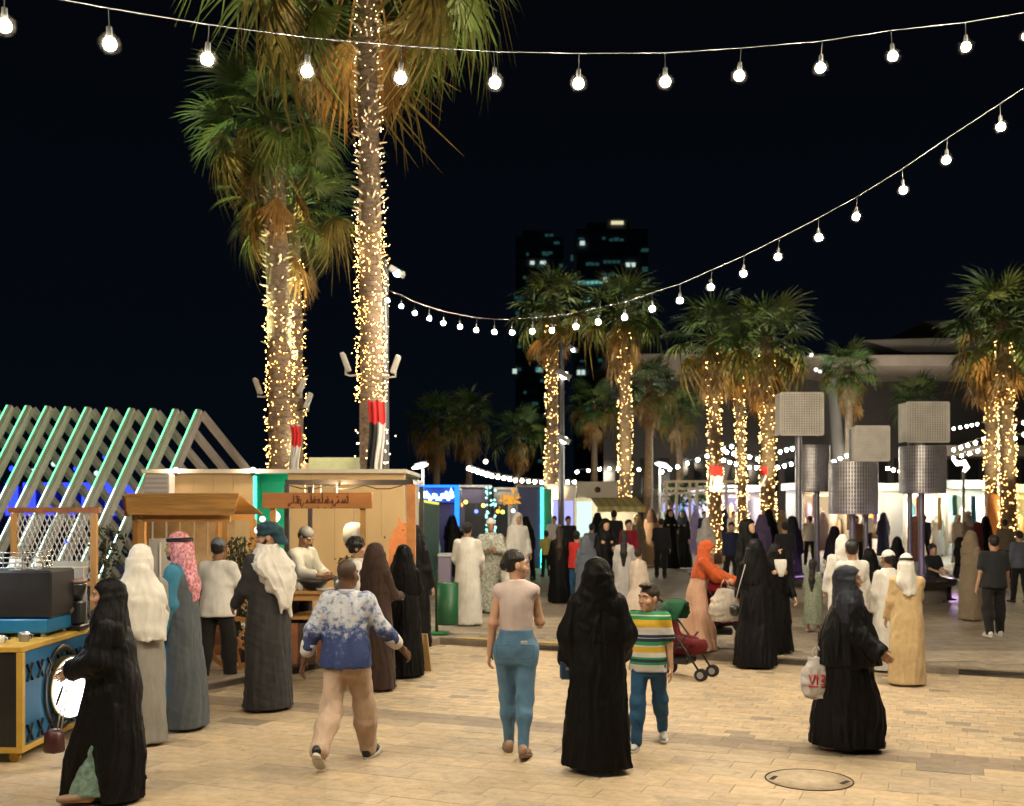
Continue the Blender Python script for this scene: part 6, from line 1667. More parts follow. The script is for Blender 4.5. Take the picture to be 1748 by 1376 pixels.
PINKT = mat('ribbed_pink_top', (.60, .49, .46), .8, var=.05, bump=.35, bscale=60, stretch=(2.5, 2.5, .15))

def banded(name, bands, lo, hi, rough=.8):
    "horizontal knitted stripes by the height on the body (the cloth's own pattern)"
    m = bpy.data.materials.new(name); m.use_nodes = True; nt = m.node_tree; N = nt.nodes; L = nt.links; b = N['Principled BSDF']; b.inputs['Roughness'].default_value = rough
    tc = N.new('ShaderNodeTexCoord'); sp_ = N.new('ShaderNodeSeparateXYZ'); mr = N.new('ShaderNodeMapRange'); mr.inputs[1].default_value = lo; mr.inputs[2].default_value = hi
    rp = N.new('ShaderNodeValToRGB'); rp.color_ramp.interpolation = 'CONSTANT'
    L.new(tc.outputs['Object'], sp_.inputs[0]); L.new(sp_.outputs['Z'], mr.inputs[0]); L.new(mr.outputs[0], rp.inputs[0]); L.new(rp.outputs[0], b.inputs['Base Color'])
    el = rp.color_ramp.elements
    el[0].position = 0; el[0].color = (*bands[0][1], 1); el[1].position = bands[1][0]; el[1].color = (*bands[1][1], 1)
    for p, c in bands[2:]: e = el.new(p); e.color = (*c, 1)
    no = N.new('ShaderNodeTexNoise'); no.inputs['Scale'].default_value = 150; bp = N.new('ShaderNodeBump'); bp.inputs['Strength'].default_value = .3; bp.inputs['Distance'].default_value = .01
    L.new(tc.outputs['Object'], no.inputs['Vector']); L.new(no.outputs['Fac'], bp.inputs['Height']); L.new(bp.outputs[0], b.inputs['Normal'])
    return m
w_, g_, n_, y_, k_ = (.62, .60, .57), (.03, .30, .10), (.015, .03, .075), (.66, .42, .03), (.02, .02, .03)
STRIPE = banded('striped_tee', [(0, w_), (.04, g_), (.085, n_), (.14, g_), (.17, w_), (.25, y_), (.34, w_), (.37, g_), (.43, n_), (.49, w_), (.50, n_), (.55, w_), (.67, y_), (.80, g_), (.86, w_), (.88, g_), (.93, n_), (.955, w_)], .85, 1.47)
def printed_shirt():
    m = bpy.data.materials.new('blue_print_shirt'); m.use_nodes = True; nt = m.node_tree; N = nt.nodes; L = nt.links; b = N['Principled BSDF']; b.inputs['Roughness'].default_value = .8
    tc = N.new('ShaderNodeTexCoord'); sp_ = N.new('ShaderNodeSeparateXYZ'); no = N.new('ShaderNodeTexNoise'); no.inputs['Scale'].default_value = 17; no.inputs['Detail'].default_value = 8; no.inputs['Roughness'].default_value = .75
    L.new(tc.outputs['Object'], sp_.inputs[0]); L.new(tc.outputs['Object'], no.inputs['Vector'])
    mr = N.new('ShaderNodeMapRange'); mr.inputs[1].default_value = .98; mr.inputs[2].default_value = 1.20; mr.inputs[3].default_value = -.16; mr.inputs[4].default_value = .11
    L.new(sp_.outputs['Z'], mr.inputs[0]); ad = N.new('ShaderNodeMath'); L.new(no.outputs['Fac'], ad.inputs[0]); L.new(mr.outputs[0], ad.inputs[1])
    rp = N.new('ShaderNodeValToRGB'); el = rp.color_ramp.elements; el[0].position = .40; el[0].color = (.028, .05, .17, 1); el[1].position = .60; el[1].color = (.52, .56, .66, 1)
    e = el.new(.47); e.color = (.075, .11, .27, 1); e = el.new(.54); e.color = (.25, .29, .44, 1); e = el.new(.72); e.color = (.62, .60, .58, 1)
    L.new(ad.outputs[0], rp.inputs[0]); L.new(rp.outputs[0], b.inputs['Base Color'])
    return m
PRINT = printed_shirt()

def cut_front(f, x0=.0, w=.16, z=1.0, top=1.0):
    "an open front: the wedge between the two hems is cut away"
    def c(S):
        S.cone((x0, -.34, -.05), (x0, -.30, z), w, .01, .02, True)
    return c

# ------------------------------------------------------------------ the people close to the camera
e1, f1 = person(192, 985, 1366, -82, 'woman in black abaya striding left past the coffee cart with mint dress showing', skin=SKIN_LIGHT, face=True,
    fig=dict(sex='f', lean=3, aL=(10, 10, 62, 40), aR=(26, 6, 30, 4), lL=(14, 2, 3), lR=(-6, 6, 3), fR=-6), curl=(.6, .8),
    parts=[robe(MINT, n='dress', seed=21, hemw=(.20, .265), amp=.03, hem=.07, wid=.95, sleeve=None, sway=(0, -.07), depth=1.18, cut=lambda S: S.slab((0, 0, 1), .80)),
           robe(BLACK2, n='abaya', seed=22, hem=.03, hemw=(.25, .235), sway=(0, -.07), amp=.045, depth=1.36, wid=1.04, sleeve=(.082, .080, .085), cut=lambda S: S.cone((.28, -.22, -.03), (.245, -.10, .78), .205, .004, .012, True)),
           hijab(BLACK, seed=23, long=1.2, wide=1.25)] + shoes(TANSH))
person(240, 930, 1271, -148, 'man in grey kandora with long white headcloth hanging down his back', skin=SKIN_TAN,
    fig=dict(yaw=-18, aL=(20, 8, 50, 10), aR=(22, 6, 70, 20)),
    parts=[robe(GREYK, seed=31, hemw=(.245, .20), amp=.032, wid=.94), ghutra(WH, seed=32, low=.92, back=.13, w=.165, side=-.05)] + shoes(SHOEB))
def cloak_cut(S): S.slab((0, -1, 0), .015, .03)
person(306, 907, 1243, -97, 'man in blue robe under slate cloak with pink checked headcloth, seen in profile', skin=SKIN_TAN, face=True, beard=HAIR,
    fig=dict(yaw=6, nod=0, aL=(2, 6, 12, 4), aR=(6, 6, 25, 6)),
    parts=[robe(TEALK, n='kandora', seed=41, hemw=(.21, .19), amp=.032, wid=.90), robe(SLATE, n='cloak', seed=42, hemw=(.25, .235), amp=.03, wid=1.06, depth=1.1, sleeve=None, cut=cloak_cut, waist=1.1),
           ghutra(PINKG, seed=43, low=1.12, back=.10, w=.10), agal()] + shoes(SHOEB))
person(372, 917, 1166, 168, 'worker in white t-shirt, grey cap and black trousers seen from behind', gz=0.0, skin=SKIN_BROWN,
    fig=dict(yaw=12, aL=(14, 12, 70, 10), aR=(22, 16, 60, 20), lL=(-6, 4, 5), lR=(8, 6, 3)),
    parts=[shirt(WH, n='t_shirt', seed=51, hem=.80, sleeve='short', fat=.02), pants(BLKP, seed=52, r=(.098, .09, .085, .08)), hair(HAIR), cap(mat('grey_cap', (.13, .14, .16), .7, var=.1), False)] + shoes(SHOEB))
person(458, 890, 1212, -140, 'tall man in charcoal robe with teal turban and white shawl over his shoulders', skin=SKIN_TAN, face=True, beard=HAIR,
    fig=dict(yaw=56, aL=(14, 8, 40, 10), aR=(12, 12, 62, 10)),
    parts=[robe(CHAR, seed=61, hemw=(.235, .20), amp=.03, wid=1.0), turban(TEALT),
           ('shawl', WH, lambda f, v: (lambda S: (S.stack([(.94, -.07, .20, .025, .03), (1.04, -.06, .185, .08, .05), (1.14, -.04, .16, .14, .07), (1.28, .0, .105, .20, .105), (1.38, .02, .05, .215, .14), (1.44, 0, .03, .15, .11), (1.52, 0, .01, .085, .085)], .03, foldfn(62, .13, (4, 7, 11), 1.55, .9, top=.5)), S.cone((-.10, .19, 1.02), (-.125, .20, .87), .035, .012, .02), S.cone((-.03, .2, 1.03), (-.025, .205, .91), .03, .010, .02), S.ell((.0, -.2, 1.24), (.3, .19, .16), None, .02, True), S.mesh(v, (.008, 28, 62, (1, 1, .45))))[-1])(SDF()))] + shoes(SHOEB))
person(508, 912, 1152, 62, 'cook in pale grey shirt and cap bending over the stall counter', gz=GZ, d=14.0, skin=SKIN_BROWN, face=True, minh=1.74,
    fig=dict(nod=24, lean=10, aL=(30, 6, 50, 30), aR=(34, 6, 46, 30)),
    parts=[shirt(cloth('cook_shirt', (.42, .43, .42)), seed=71, sleeve='half'), pants(BLKP), hair(HAIR), cap(mat('grey_cap', (.13, .14, .16), .7, var=.1), False)] + shoes(SHOEB))
person(592, 952, 1304, 172, 'bald man walking away in blue and white print shirt and beige trousers', skin=SKIN_DARK, curl=(.5, .55),
    fig=dict(sex='m', lean=2, yaw=-16, aL=(-14, 22, 14, 6), aR=(12, 26, 26, -4), lR=(20, 6, 2), lL=(-14, 36, 1), fL=-38, fR=4),
    parts=[shirt(PRINT, seed=81, hem=.84, sleeve='half', fat=.024, wr=.004), pants(CHINO, seed=82, r=(.098, .088, .086, .078), wr=.0045), hair(mat('stubble', (.055, .031, .02), .6), 'shaved'), *[('cuff', WH, lambda f, v, s=s: (lambda S: (S.cone(f.arm[s][1] + (f.arm[s][2] - f.arm[s][1]) * .47, f.arm[s][1] + (f.arm[s][2] - f.arm[s][1]) * .66, .067, .060, .01), S.mesh(v))[-1])(SDF())) for s in (1, -1)], ('collar', cloth('pale_blue_collar', (.42, .46, .58)), lambda f, v: (lambda S: (S.stack([(1.44 - f.drop, 0, .008, .078, .072), (1.475 - f.drop, 0, .010, .066, .062)], .01), S.mesh(v))[-1])(SDF()))] + shoes(SHOEB, SOLE))
person(641, 925, 1178, 150, 'woman in dark brown abaya waiting at the food stall', skin=SKIN_LIGHT,
    fig=dict(sex='f', yaw=0, aL=(20, 6, 60, 20), aR=(20, 6, 60, 20)), parts=[robe(BROWNA, n='abaya', seed=91, amp=.045), hijab(BROWNA, seed=92, long=1.12, wide=1.08)] + shoes(SHOEB))
person(609, 920, 1160, 96, 'dark curly haired customer with white scarf between the bald man and the brown abaya', d=13.3, skin=SKIN_TAN,
    fig=dict(sex='f', aL=(20, 6, 50, 20)), parts=[shirt(WH, seed=101), pants(BLKP), hair(HAIR, 'curly'), ('scarf', cloth('cream_scarf', (.60, .54, .44)), lambda f, v: g_hijab(f, v, seed=102, long=1.2, face=True))][:3] + [('scarf', cloth('cream_scarf', (.60, .54, .44)), lambda f, v: (lambda S: (S.stack([(1.22, 0, -.02, .17, .15), (1.36, 0, 0, .19, .14), (1.47, 0, 0, .10, .1)], .03, foldfn(5, .06, (4, 7, 9), 1.5, 1.2, top=.5)), S.mesh(v))[-1])(SDF()))] + shoes(SHOEB))
person(689, 928, 1156, 172, 'woman in plain black abaya at the stall, next to the tan folding board', skin=SKIN_LIGHT,
    fig=dict(sex='f', aL=(16, 6, 50, 20), aR=(20, 6, 60, 20)), parts=[robe(BLACK, n='abaya', seed=111, amp=.05, hemw=(.27, .22)), hijab(BLACK, seed=112, long=1.08, wide=1.1)] + shoes(SHOEB))
person(708, 905, 1118, 160, 'tall figure in black standing behind the orange animal board', gz=GZ, skin=SKIN_TAN, d=15.2,
    fig=dict(sex='f'), parts=[robe(BLACK2, n='abaya', seed=121, amp=.05), hijab(BLACK2, seed=122, long=1.1)] + shoes(SHOEB))
ej, fj = person(881, 936, 1287, 176, 'woman in sleeveless pink top and washed blue jeans walking away, head turned right', skin=SKIN_LIGHT, face=True, curl=(.5, .7),
    fig=dict(sex='f', yaw=-68, aL=(-4, 9, 14, 2), aR=(14, 10, 66, 10), lL=(9, 3, -2.5), lR=(-9, 12, -2), fR=-10),
    parts=[shirt(PINKT, n='top', seed=131, hem=.96, sleeve=None, neck=1.475, wr=.0012, waist=.07),
           pants(DENIM, n='jeans', seed=132, r=(.100, .066, .060, .043), top=1.06, wr=.002), hair(HAIR, 'bun'), ('hair_tie', mat('silver_tie', (.35, .36, .40), .35, metal=.5, var=.4, scale=60), lambda f, v: (lambda S: ([S.cone(f.h(.036 * math.cos(a), .094, .002 + .036 * math.sin(a)), f.h(.036 * math.cos(a + .7), .094, .002 + .036 * math.sin(a + .7)), .012, .012, .01) for a in np.arange(0, 6.3, .7)], S.mesh(.008))[-1])(SDF()))] + shoes(TANSH, mat('tan_sole', (.22, .14, .09), .6)))
mb = MB(); mb.box((0, 0, 0), (.055, .006, .022), bev=.002); o = mb.build('waist_label', WHITE, ej, (-.075, .146, .955), (-.25, .02, .25))
mb = MB()
for s in (-1, 1): mb.tube([(s * .03 - .065 * s, .152, .93), (s * .03 - .065 * s + .12 * -s, .142, .93), (s * .03 - .065 * s - .115 * s, .148, .83), (-.035 * s - .05 * s + .01, .162, .815), (s * -.03, .155, .83)], .0022, 4)
mb.build('pocket_seams', mat('dark_seam', (.02, .05, .09), .8), ej)
ea, fa = person(1020, 950, 1316, 176, 'woman in flowing plain black abaya standing with her back turned, striped boy beside her', skin=SKIN_LIGHT,
    fig=dict(sex='f', yaw=-6, aL=(6, 14, 26, 10), aR=(10, 12, 40, 16), lL=(3, 2, 3), lR=(-3, 2, 3)),
    parts=[robe(BLACK, n='abaya', seed=141, amp=.055, hemw=(.27, .23), hem=.05, sleeve=(.085, .095, .10), armk=.09, wid=1.06, waist=1.12), hijab(BLACK, seed=142, long=1.02, wide=1.08, wr=.0045)] + shoes(SHOEB))
eb, fb = person(1107, 995, 1274, -14, 'boy in green yellow and white striped t-shirt walking towards the viewer', skin=SKIN_LIGHT, face=True,
    fig=dict(sex='m', head=1.14, yaw=-34, aL=(-6, 9, 10, 4), aR=(8, 12, 16, 0), lL=(-18, 12, 2), lR=(16, 4, 1), fL=-12),
    parts=[shirt(STRIPE, n='t_shirt', seed=151, hem=.82, sleeve='short', fat=.006), pants(NAVYJ, n='jeans', seed=152, r=(.094, .076, .070, .055)), hair(HAIR_B, 'quiff')] + shoes(SHOEW, SOLE), brow=HAIR_B)
er, fr_ = person(1448, 962, 1279, 72, 'woman in wide black abaya walking right with navy headscarf, carrying a white bag behind her', skin=SKIN_LIGHT, face=True,
    fig=dict(sex='f', yaw=14, aL=(-6, 10, 14, 6), aR=(16, 10, 34, 4), lL=(9, 3, 2), lR=(-8, 7, 2), fR=-5),
    parts=[robe(BLACK2, n='abaya', seed=161, amp=.055, hemw=(.25, .245), hem=.05, sleeve=(.078, .08, .10), slend=.95, sway=(0, .01), waist=1.15, wid=1.1, depth=1.42, cape=.80, cape_w=(.27, .29)), hijab(mat('navy_scarf', (.012, .015, .03), .7, var=.15, bump=.2), seed=162, long=1.2, wide=1.3)] + shoes(TANSH))

# things carried by them
def shopping_bag(label, loc, w, h, m, rot=0, marks=False, name='shopping_bag'):
    t = thing(name, label, 'bag', loc, rot)
    S = SDF(); S.ell((0, 0, h * .36), (w * .5, w * .22, h * .36), None, .02); S.stack([(0.02, 0, 0, w * .40, w * .2), (h * .4, 0, 0, w * .52, w * .24), (h * .75, 0, 0, w * .40, w * .13), (h * .95, 0, 0, w * .2, w * .05)], .03, foldfn(3, .05, (3, 5, 9), h, 0, top=.6))
    v, q = S.mesh(.012, (.0045, 38, 8)); link('bag_body', np_mesh('bag_body', v, q, m), t)
    mb = MB()
    for s in (1, -1): mb.tube([(s * w * .14, 0, h * .9), (s * w * .10, 0, h * 1.1), (s * .01, 0, h * 1.2)], .006, 5)
    mb.build('handles', m, t)
    if marks:
        mb = MB(); yb = -w * .262
        for pts in ([(-.075, .05), (-.05, -.03), (-.02, .05)], [(-.005, .05), (-.005, -.035)], [(.02, .04), (.05, .05), (.06, .02), (.03, .0), (.065, -.03), (.025, -.035)], [(-.08, -.05), (.07, -.055)]):
            mb.tube([(a, yb + .25 * abs(a) * .3, h * .45 + b) for a, b in pts], .008, 4)
        mb.build('red_lettering', mat('red_print', (.6, .02, .02), .5), t)
    return t
BAGW = mat('white_bag_plastic', (.66, .63, .62), .35, var=.06, bump=.5, bscale=12)
shopping_bag('white plastic shopping bag with red lettering held by the wide black abaya', (kx(1386, 9.5), 9.35, kz(1192, 9.4)), .27, .38, BAGW, -.15, True)
t = thing('handbag', 'small navy handbag with red patterned strap hanging beside the plain black abaya', 'bag', (kx(966, 8.75), 8.72, kz(1158, 8.75)))
mb = MB(); mb.span(-.05, .07, -.05, .05, 0, .15, .015); mb.build('bag_body', mat('bag_navy', (.02, .055, .12), .4), t)
mb = MB(); mb.tube([(-.04, 0, .15), (-.03, 0, .24), (.01, 0, .33), (.05, 0, .24), (.06, 0, .15)], .013, 6); mb.build('strap', mat('strap_red', (.32, .03, .03), .6, col2=(.4, .36, .3), scale=60), t)
mb = MB(); mb.box((.01, -.055, .09), (.03, .01, .02)); mb.build('clasp', STEEL, t)
t = thing('phone', 'dark phone held low by the woman striding past the coffee cart', 'phone', (kx(106, 8.0), 7.95, kz(1186, 8.0)), .4)
mb = MB(); mb.box((0, 0, 0), (.012, .07, .14), rot=(.5, .3, 0), bev=.004); mb.build('case', BLACKP, t); mb = MB(); mb.box((.008, 0, 0), (.002, .06, .125), rot=(.5, .3, 0)); mb.build('screen', mat('phone_screen', (.02, .02, .03), .1), t)
t = thing('handbag', 'dark red handbag with thin pale straps below the round glowing sign', 'bag', (kx(93, 8.6), 8.6, kz(1284, 8.6)))
mb = MB(); mb.lathe([(.07, 0), (.085, .02), (.075, .16), (.05, .18)], 5); mb.build('bag_body', mat('oxblood', (.055, .014, .014), .4), t)
mb = MB(); mb.tube([(.02, 0, .16), (.05, 0, .34), (.09, 0, .5)], .006, 4); mb.tube([(.05, 0, .16), (.08, 0, .34), (.10, 0, .5)], .006, 4); mb.build('straps', WHITE, t)

# ------------------------------------------------------------------ the people at the kerb and on the plaza
person(1548, 945, 1170, 178, 'person in sand coloured kandora and white headcloth seen from behind', skin=SKIN_TAN, fig=dict(yaw=-24, aL=(8, 6, 14), aR=(34, 6, 100, 10)),
    parts=[robe(BEIGE, seed=171, amp=.04, hemw=(.245, .2)), ghutra(WH, seed=172, low=1.2, back=.07, w=.13), agal()] + shoes(SHOEB))
person(1516, 938, 1146, 195, 'person in white kandora and white cap behind the sand coloured kandora', skin=SKIN_BROWN, fig=dict(aL=(6, 8, 12), aR=(10, 8, 50, 10)),
    parts=[robe(WHK, seed=181, amp=.04), hair(HAIR), cap(mat('white_cap', (.66, .64, .61), .7))] + shoes(SHOEW))
person(1455, 920, 1150, 200, 'man in white top and black cap beyond the wide black abaya', skin=SKIN_TAN, fig=dict(yaw=-30),
    parts=[shirt(WH, seed=191, sleeve='half'), pants(BLKP), hair(HAIR), cap(mat('black_cap', (.012, .012, .014), .5))] + shoes(SHOEB))
person(1438, 913, 1105, 180, 'man with white headcloth half hidden by the black cap', gz=GZ, skin=SKIN_TAN, parts=[robe(WHK, seed=201), ghutra(WH, seed=202, low=1.15, back=.07, w=.13)] + shoes(SHOEB))
person(1484, 935, 1100, 170, 'dark robed figure between the black cap and the white cap', gz=GZ, skin=SKIN_TAN, fig=dict(sex='f'), parts=[robe(BLACK, n='abaya', seed=211, amp=.05, wid=1.1), hijab(BLACK, seed=212)] + shoes(SHOEB))
person(1289, 918, 1140, 178, 'woman in pleated black abaya with a bag strap over her shoulder', skin=SKIN_LIGHT, fig=dict(sex='f', aL=(10, 8, 40, 10), aR=(10, 8, 40, 10)),
    parts=[robe(BLACK2, n='abaya', seed=221, amp=.075, hemw=(.29, .23)), hijab(BLACK2, seed=222, long=1.1, wide=1.05)] + shoes(SHOEB))
t = thing('shoulder_bag', 'small dark bag on a pale strap at the side of the pleated black abaya', 'bag', (kx(1255, 13.9), 13.95, kz(1052, 13.9)))
mb = MB(); mb.lathe([(.03, 0), (.06, .03), (.065, .10), (.04, .13)], 12); mb.build('bag_body', BLACKP, t)
mb = MB(); mb.tube([(0, 0, .12), (.05, -.02, .35), (.14, 0, .66)], .006, 4); mb.build('strap', mat('strap_pale', (.5, .47, .42), .6), t)
person(1326, 925, 1116, 12, 'woman in black with covered face and white bib facing the viewer', gz=GZ, skin=SKIN_LIGHT, fig=dict(sex='f', aL=(10, 6, 20)),
    parts=[robe(BLACK, n='abaya', seed=231, amp=.05), hijab(BLACK, seed=232, long=1.3, niqab=True), ('bib', WH, lambda f, v: (lambda S: (S.stack([(1.20, 0, -.15, .03, .02), (1.3, 0, -.15, .085, .025), (1.42, 0, -.135, .115, .03), (1.47, 0, -.12, .10, .03)], .02), S.mesh(.016))[-1])(SDF()))] + shoes(SHOEB))
person(1278, 884, 1075, 30, 'tall woman in black abaya standing behind the pleated abaya', gz=GZ, skin=SKIN_LIGHT, fig=dict(sex='f', yaw=20), parts=[robe(BLACK, n='abaya', seed=241, amp=.05), hijab(BLACK, seed=242)] + shoes(SHOEB))
person(1190, 922, 1112, 78, 'woman in rust coloured headscarf and dusty pink dress pushing a pushchair', gz=GZ, skin=SKIN_LIGHT,
    fig=dict(sex='f', lean=13, nod=14, aL=(48, 8, 22, 6), aR=(44, 8, 26, 6), lL=(12, 4, 2), lR=(-14, 10, 2)),
    parts=[robe(PINKD, n='dress', seed=251, amp=.06, hemw=(.25, .30), sleeve=(.075, .07, .055)), hijab(ORANGES, seed=252, long=1.14, wide=1.12), ('sleeves', ORANGES, lambda f, v: (lambda S: ([S.chain([f.arm[s][0], f.arm[s][1], f.arm[s][2]], [.09, .082, .06], .05) for s in (1, -1)], S.mesh(v, (.004, 26, 8)))[-1])(SDF()))] + shoes(TANSH))
person(1388, 953, 1080, 150, 'girl in sage green print dress with long black hair', gz=GZ, skin=SKIN_LIGHT, fig=dict(sex='f', head=1.2), parts=[robe(SAGE, n='dress', seed=261, amp=.05, hem=.2, hemw=(.25, .2)), hair(HAIR, 'long')] + shoes(TANSH))
person(1696, 912, 1087, 172, 'man in black t-shirt and black trousers walking away with white trainers', gz=GZ, skin=SKIN_TAN, fig=dict(yaw=10, aL=(-6, 10, 16), aR=(8, 12, 20), lL=(-12, 14, 4), lR=(14, 4, 5)),
    parts=[shirt(BLKT, n='t_shirt', seed=271, sleeve='short', fat=.02), pants(BLKP, r=(.098, .085, .08, .07)), hair(HAIR)] + shoes(SHOEW, SOLE))
person(1657, 905, 1060, 120, 'woman in taupe abaya walking beside the man in black t-shirt', gz=GZ, skin=SKIN_LIGHT, fig=dict(sex='f', yaw=40, aL=(14, 8, 50, 20)), parts=[robe(TAUPE, n='abaya', seed=281, amp=.05), hijab(TAUPE, seed=282)] + shoes(SHOEB))
person(798, 890, 1068, 174, 'man in bright white kandora with bare dark hair seen from behind', gz=GZ, skin=SKIN_TAN, fig=dict(aL=(10, 10, 50, 20), aR=(10, 10, 30, 10)), parts=[robe(WHK, seed=291, amp=.03, hemw=(.26, .2)), hair(HAIR)] + shoes(SHOEB))
person(838, 884, 1046, 4, 'man in patterned grey kandora and white cap with folded arms', gz=GZ, skin=SKIN_BROWN, fig=dict(aL=(24, 12, 78, 60), aR=(24, 12, 78, 60)), parts=[robe(CAMO, seed=301, amp=.03), hair(HAIR), cap(mat('white_cap', (.66, .64, .61), .7), False)] + shoes(SHOEB))
person(884, 874, 1015, 20, 'person in crumpled white robe and white headcloth right of the folded arms', gz=GZ, skin=SKIN_TAN, parts=[robe(WHK, seed=311, amp=.08, wid=1.1), ghutra(WH, seed=312, low=1.2, back=.05, w=.16)] + shoes(SHOEB))
person(870, 945, 1050, 160, 'child in white with a white cap just behind the head of the woman in jeans', gz=GZ, skin=SKIN_TAN, fig=dict(head=1.2), parts=[robe(WHK, seed=321, hem=.1), hair(HAIR), cap(mat('white_cap', (.66, .64, .61), .7))] + shoes(SHOEW))
person(735, 893, 1010, -10, 'woman in mint top and pale headscarf standing near the green bin', gz=GZ, skin=SKIN_BROWN, fig=dict(sex='f'), parts=[robe(MINTC, n='tunic', seed=331, hem=.55, hemw=(.25, .2)), pants(cloth('pale_trousers', (.5, .5, .45))), hijab(cloth('pale_scarf', (.5, .56, .5)), seed=332, long=1.0)] + shoes(SHOEB))
person(955, 898, 1030, 175, 'woman in sleeveless long black dress left of the red jacket', gz=GZ, skin=SKIN_TAN, fig=dict(sex='f'), parts=[robe(BLACK, n='dress', seed=341), hair(HAIR_B, 'long')] + shoes(SHOEB))
person(984, 905, 1030, 175, 'child in bright red jacket behind the shoulder of the plain black abaya', gz=GZ, skin=SKIN_TAN, fig=dict(head=1.12), parts=[shirt(RED, n='jacket', seed=351, fat=.03), pants(NAVYJ), hair(HAIR)] + shoes(SHOEB))
person(1001, 912, 1045, 170, 'person in grey blue hood next to the red jacket', gz=GZ, skin=SKIN_TAN, fig=dict(sex='f'), parts=[robe(GREYC, seed=361), hijab(GREYC, seed=362)] + shoes(SHOEB))
person(1034, 884, 1036, 12, 'woman in black abaya facing the viewer behind the plain black abaya', gz=GZ, skin=SKIN_LIGHT, fig=dict(sex='f', nod=12, aL=(24, 6, 70, 30)), parts=[robe(BLACK, n='abaya', seed=371), hijab(BLACK, seed=372)] + shoes(SHOEB))
person(1066, 906, 1044, 165, 'girl with dark hair in long pale grey dress near the boy', gz=GZ, skin=SKIN_LIGHT, fig=dict(sex='f', aR=(20, 8, 60, 10)), parts=[robe(cloth('pale_grey_dress', (.48, .46, .46)), n='dress', seed=381, amp=.06, hemw=(.30, .26)), hair(HAIR, 'long')] + shoes(SHOEW))
person(1090, 935, 1052, 150, 'child in wide cream dress right of the pale grey dress', gz=GZ, skin=SKIN_LIGHT, fig=dict(sex='f', head=1.2), parts=[robe(cloth('cream_dress', (.58, .48, .40)), n='dress', seed=391, amp=.06, hemw=(.42, .34)), hair(HAIR_B)] + shoes(SHOEW))
person(1073, 886, 1000, 10, 'boy in dark red shirt facing the viewer by the awning kiosk', gz=GZ, skin=SKIN_LIGHT, fig=dict(head=1.1), parts=[shirt(cloth('crimson_shirt', (.28, .015, .03)), seed=401), pants(BLKP), hair(HAIR)] + shoes(SHOEB))
person(1048, 870, 985, 190, 'man in black jacket at the counter of the awning kiosk', gz=GZ, skin=SKIN_TAN, parts=[shirt(BLKT, n='jacket', seed=411, fat=.03), pants(BLKP), hair(HAIR)] + shoes(SHOEB))
person(932, 905, 985, 200, 'small child in yellow shirt under the first lit palm', gz=GZ, skin=SKIN_TAN, fig=dict(head=1.25), parts=[shirt(YELC, seed=421, sleeve='short'), pants(BLKP), hair(HAIR)] + shoes(SHOEB))
person(862, 912, 990, 0, 'small child in lime green top between the white robes', gz=GZ, skin=SKIN_TAN, fig=dict(head=1.25), parts=[shirt(cloth('lime_cloth', (.25, .42, .05)), seed=431, sleeve='short'), pants(BLKP), hair(HAIR)] + shoes(SHOEB))
person(1112, 868, 966, 178, 'woman in tan dress walking away by the short palm', gz=GZ, skin=SKIN_LIGHT, fig=dict(sex='f', lL=(10, 4, 3), lR=(-10, 8, 3)), parts=[robe(TANC, n='dress', seed=441), hijab(cloth('brown_scarf', (.12, .06, .04)), seed=442, long=1.3)] + shoes(SHOEB))
person(1144, 868, 972, 10, 'left one of two women in black abayas talking by the post frame', gz=GZ, skin=SKIN_LIGHT, fig=dict(sex='f', aL=(20, 6, 60, 20)), parts=[robe(BLACK, n='abaya', seed=451, amp=.06, hemw=(.3, .24)), hijab(BLACK, seed=452)] + shoes(SHOEB))
person(1165, 870, 970, -25, 'right one of two women in black abayas talking by the post frame', gz=GZ, skin=SKIN_LIGHT, fig=dict(sex='f'), parts=[robe(BLACK2, n='abaya', seed=461, amp=.06, hemw=(.3, .24)), hijab(cloth('blue_grey_scarf', (.07, .09, .14)), seed=462)] + shoes(SHOEB))

# seated people on the round bench
def seated(px, top, d, rot, label, skin, parts, head=1.0, zs=.55):
    e, f = person(px, top, 0, rot, label, gz=GZ, skin=skin, d=d, minh=1.34 * zs / .55, fig=dict(head=head, lL=(78, 76, 4), lR=(74, 72, 4), aL=(24, 6, 50, 20), aR=(24, 6, 50, 20)), parts=parts)
    return e
seated(1592, 945, 22.9, 20, 'child in dark clothes sitting on the round bench, leaning forward', SKIN_TAN, [shirt(BLKT, seed=471, sleeve='short'), pants(BLKP), hair(HAIR)] + shoes(SHOEB), 1.2, .5)
seated(1640, 920, 23.4, 40, 'woman in black sitting at the right end of the round bench', SKIN_LIGHT, [shirt(BLACK, seed=472), pants(BLKP), hijab(BLACK, seed=473)] + shoes(SHOEB))
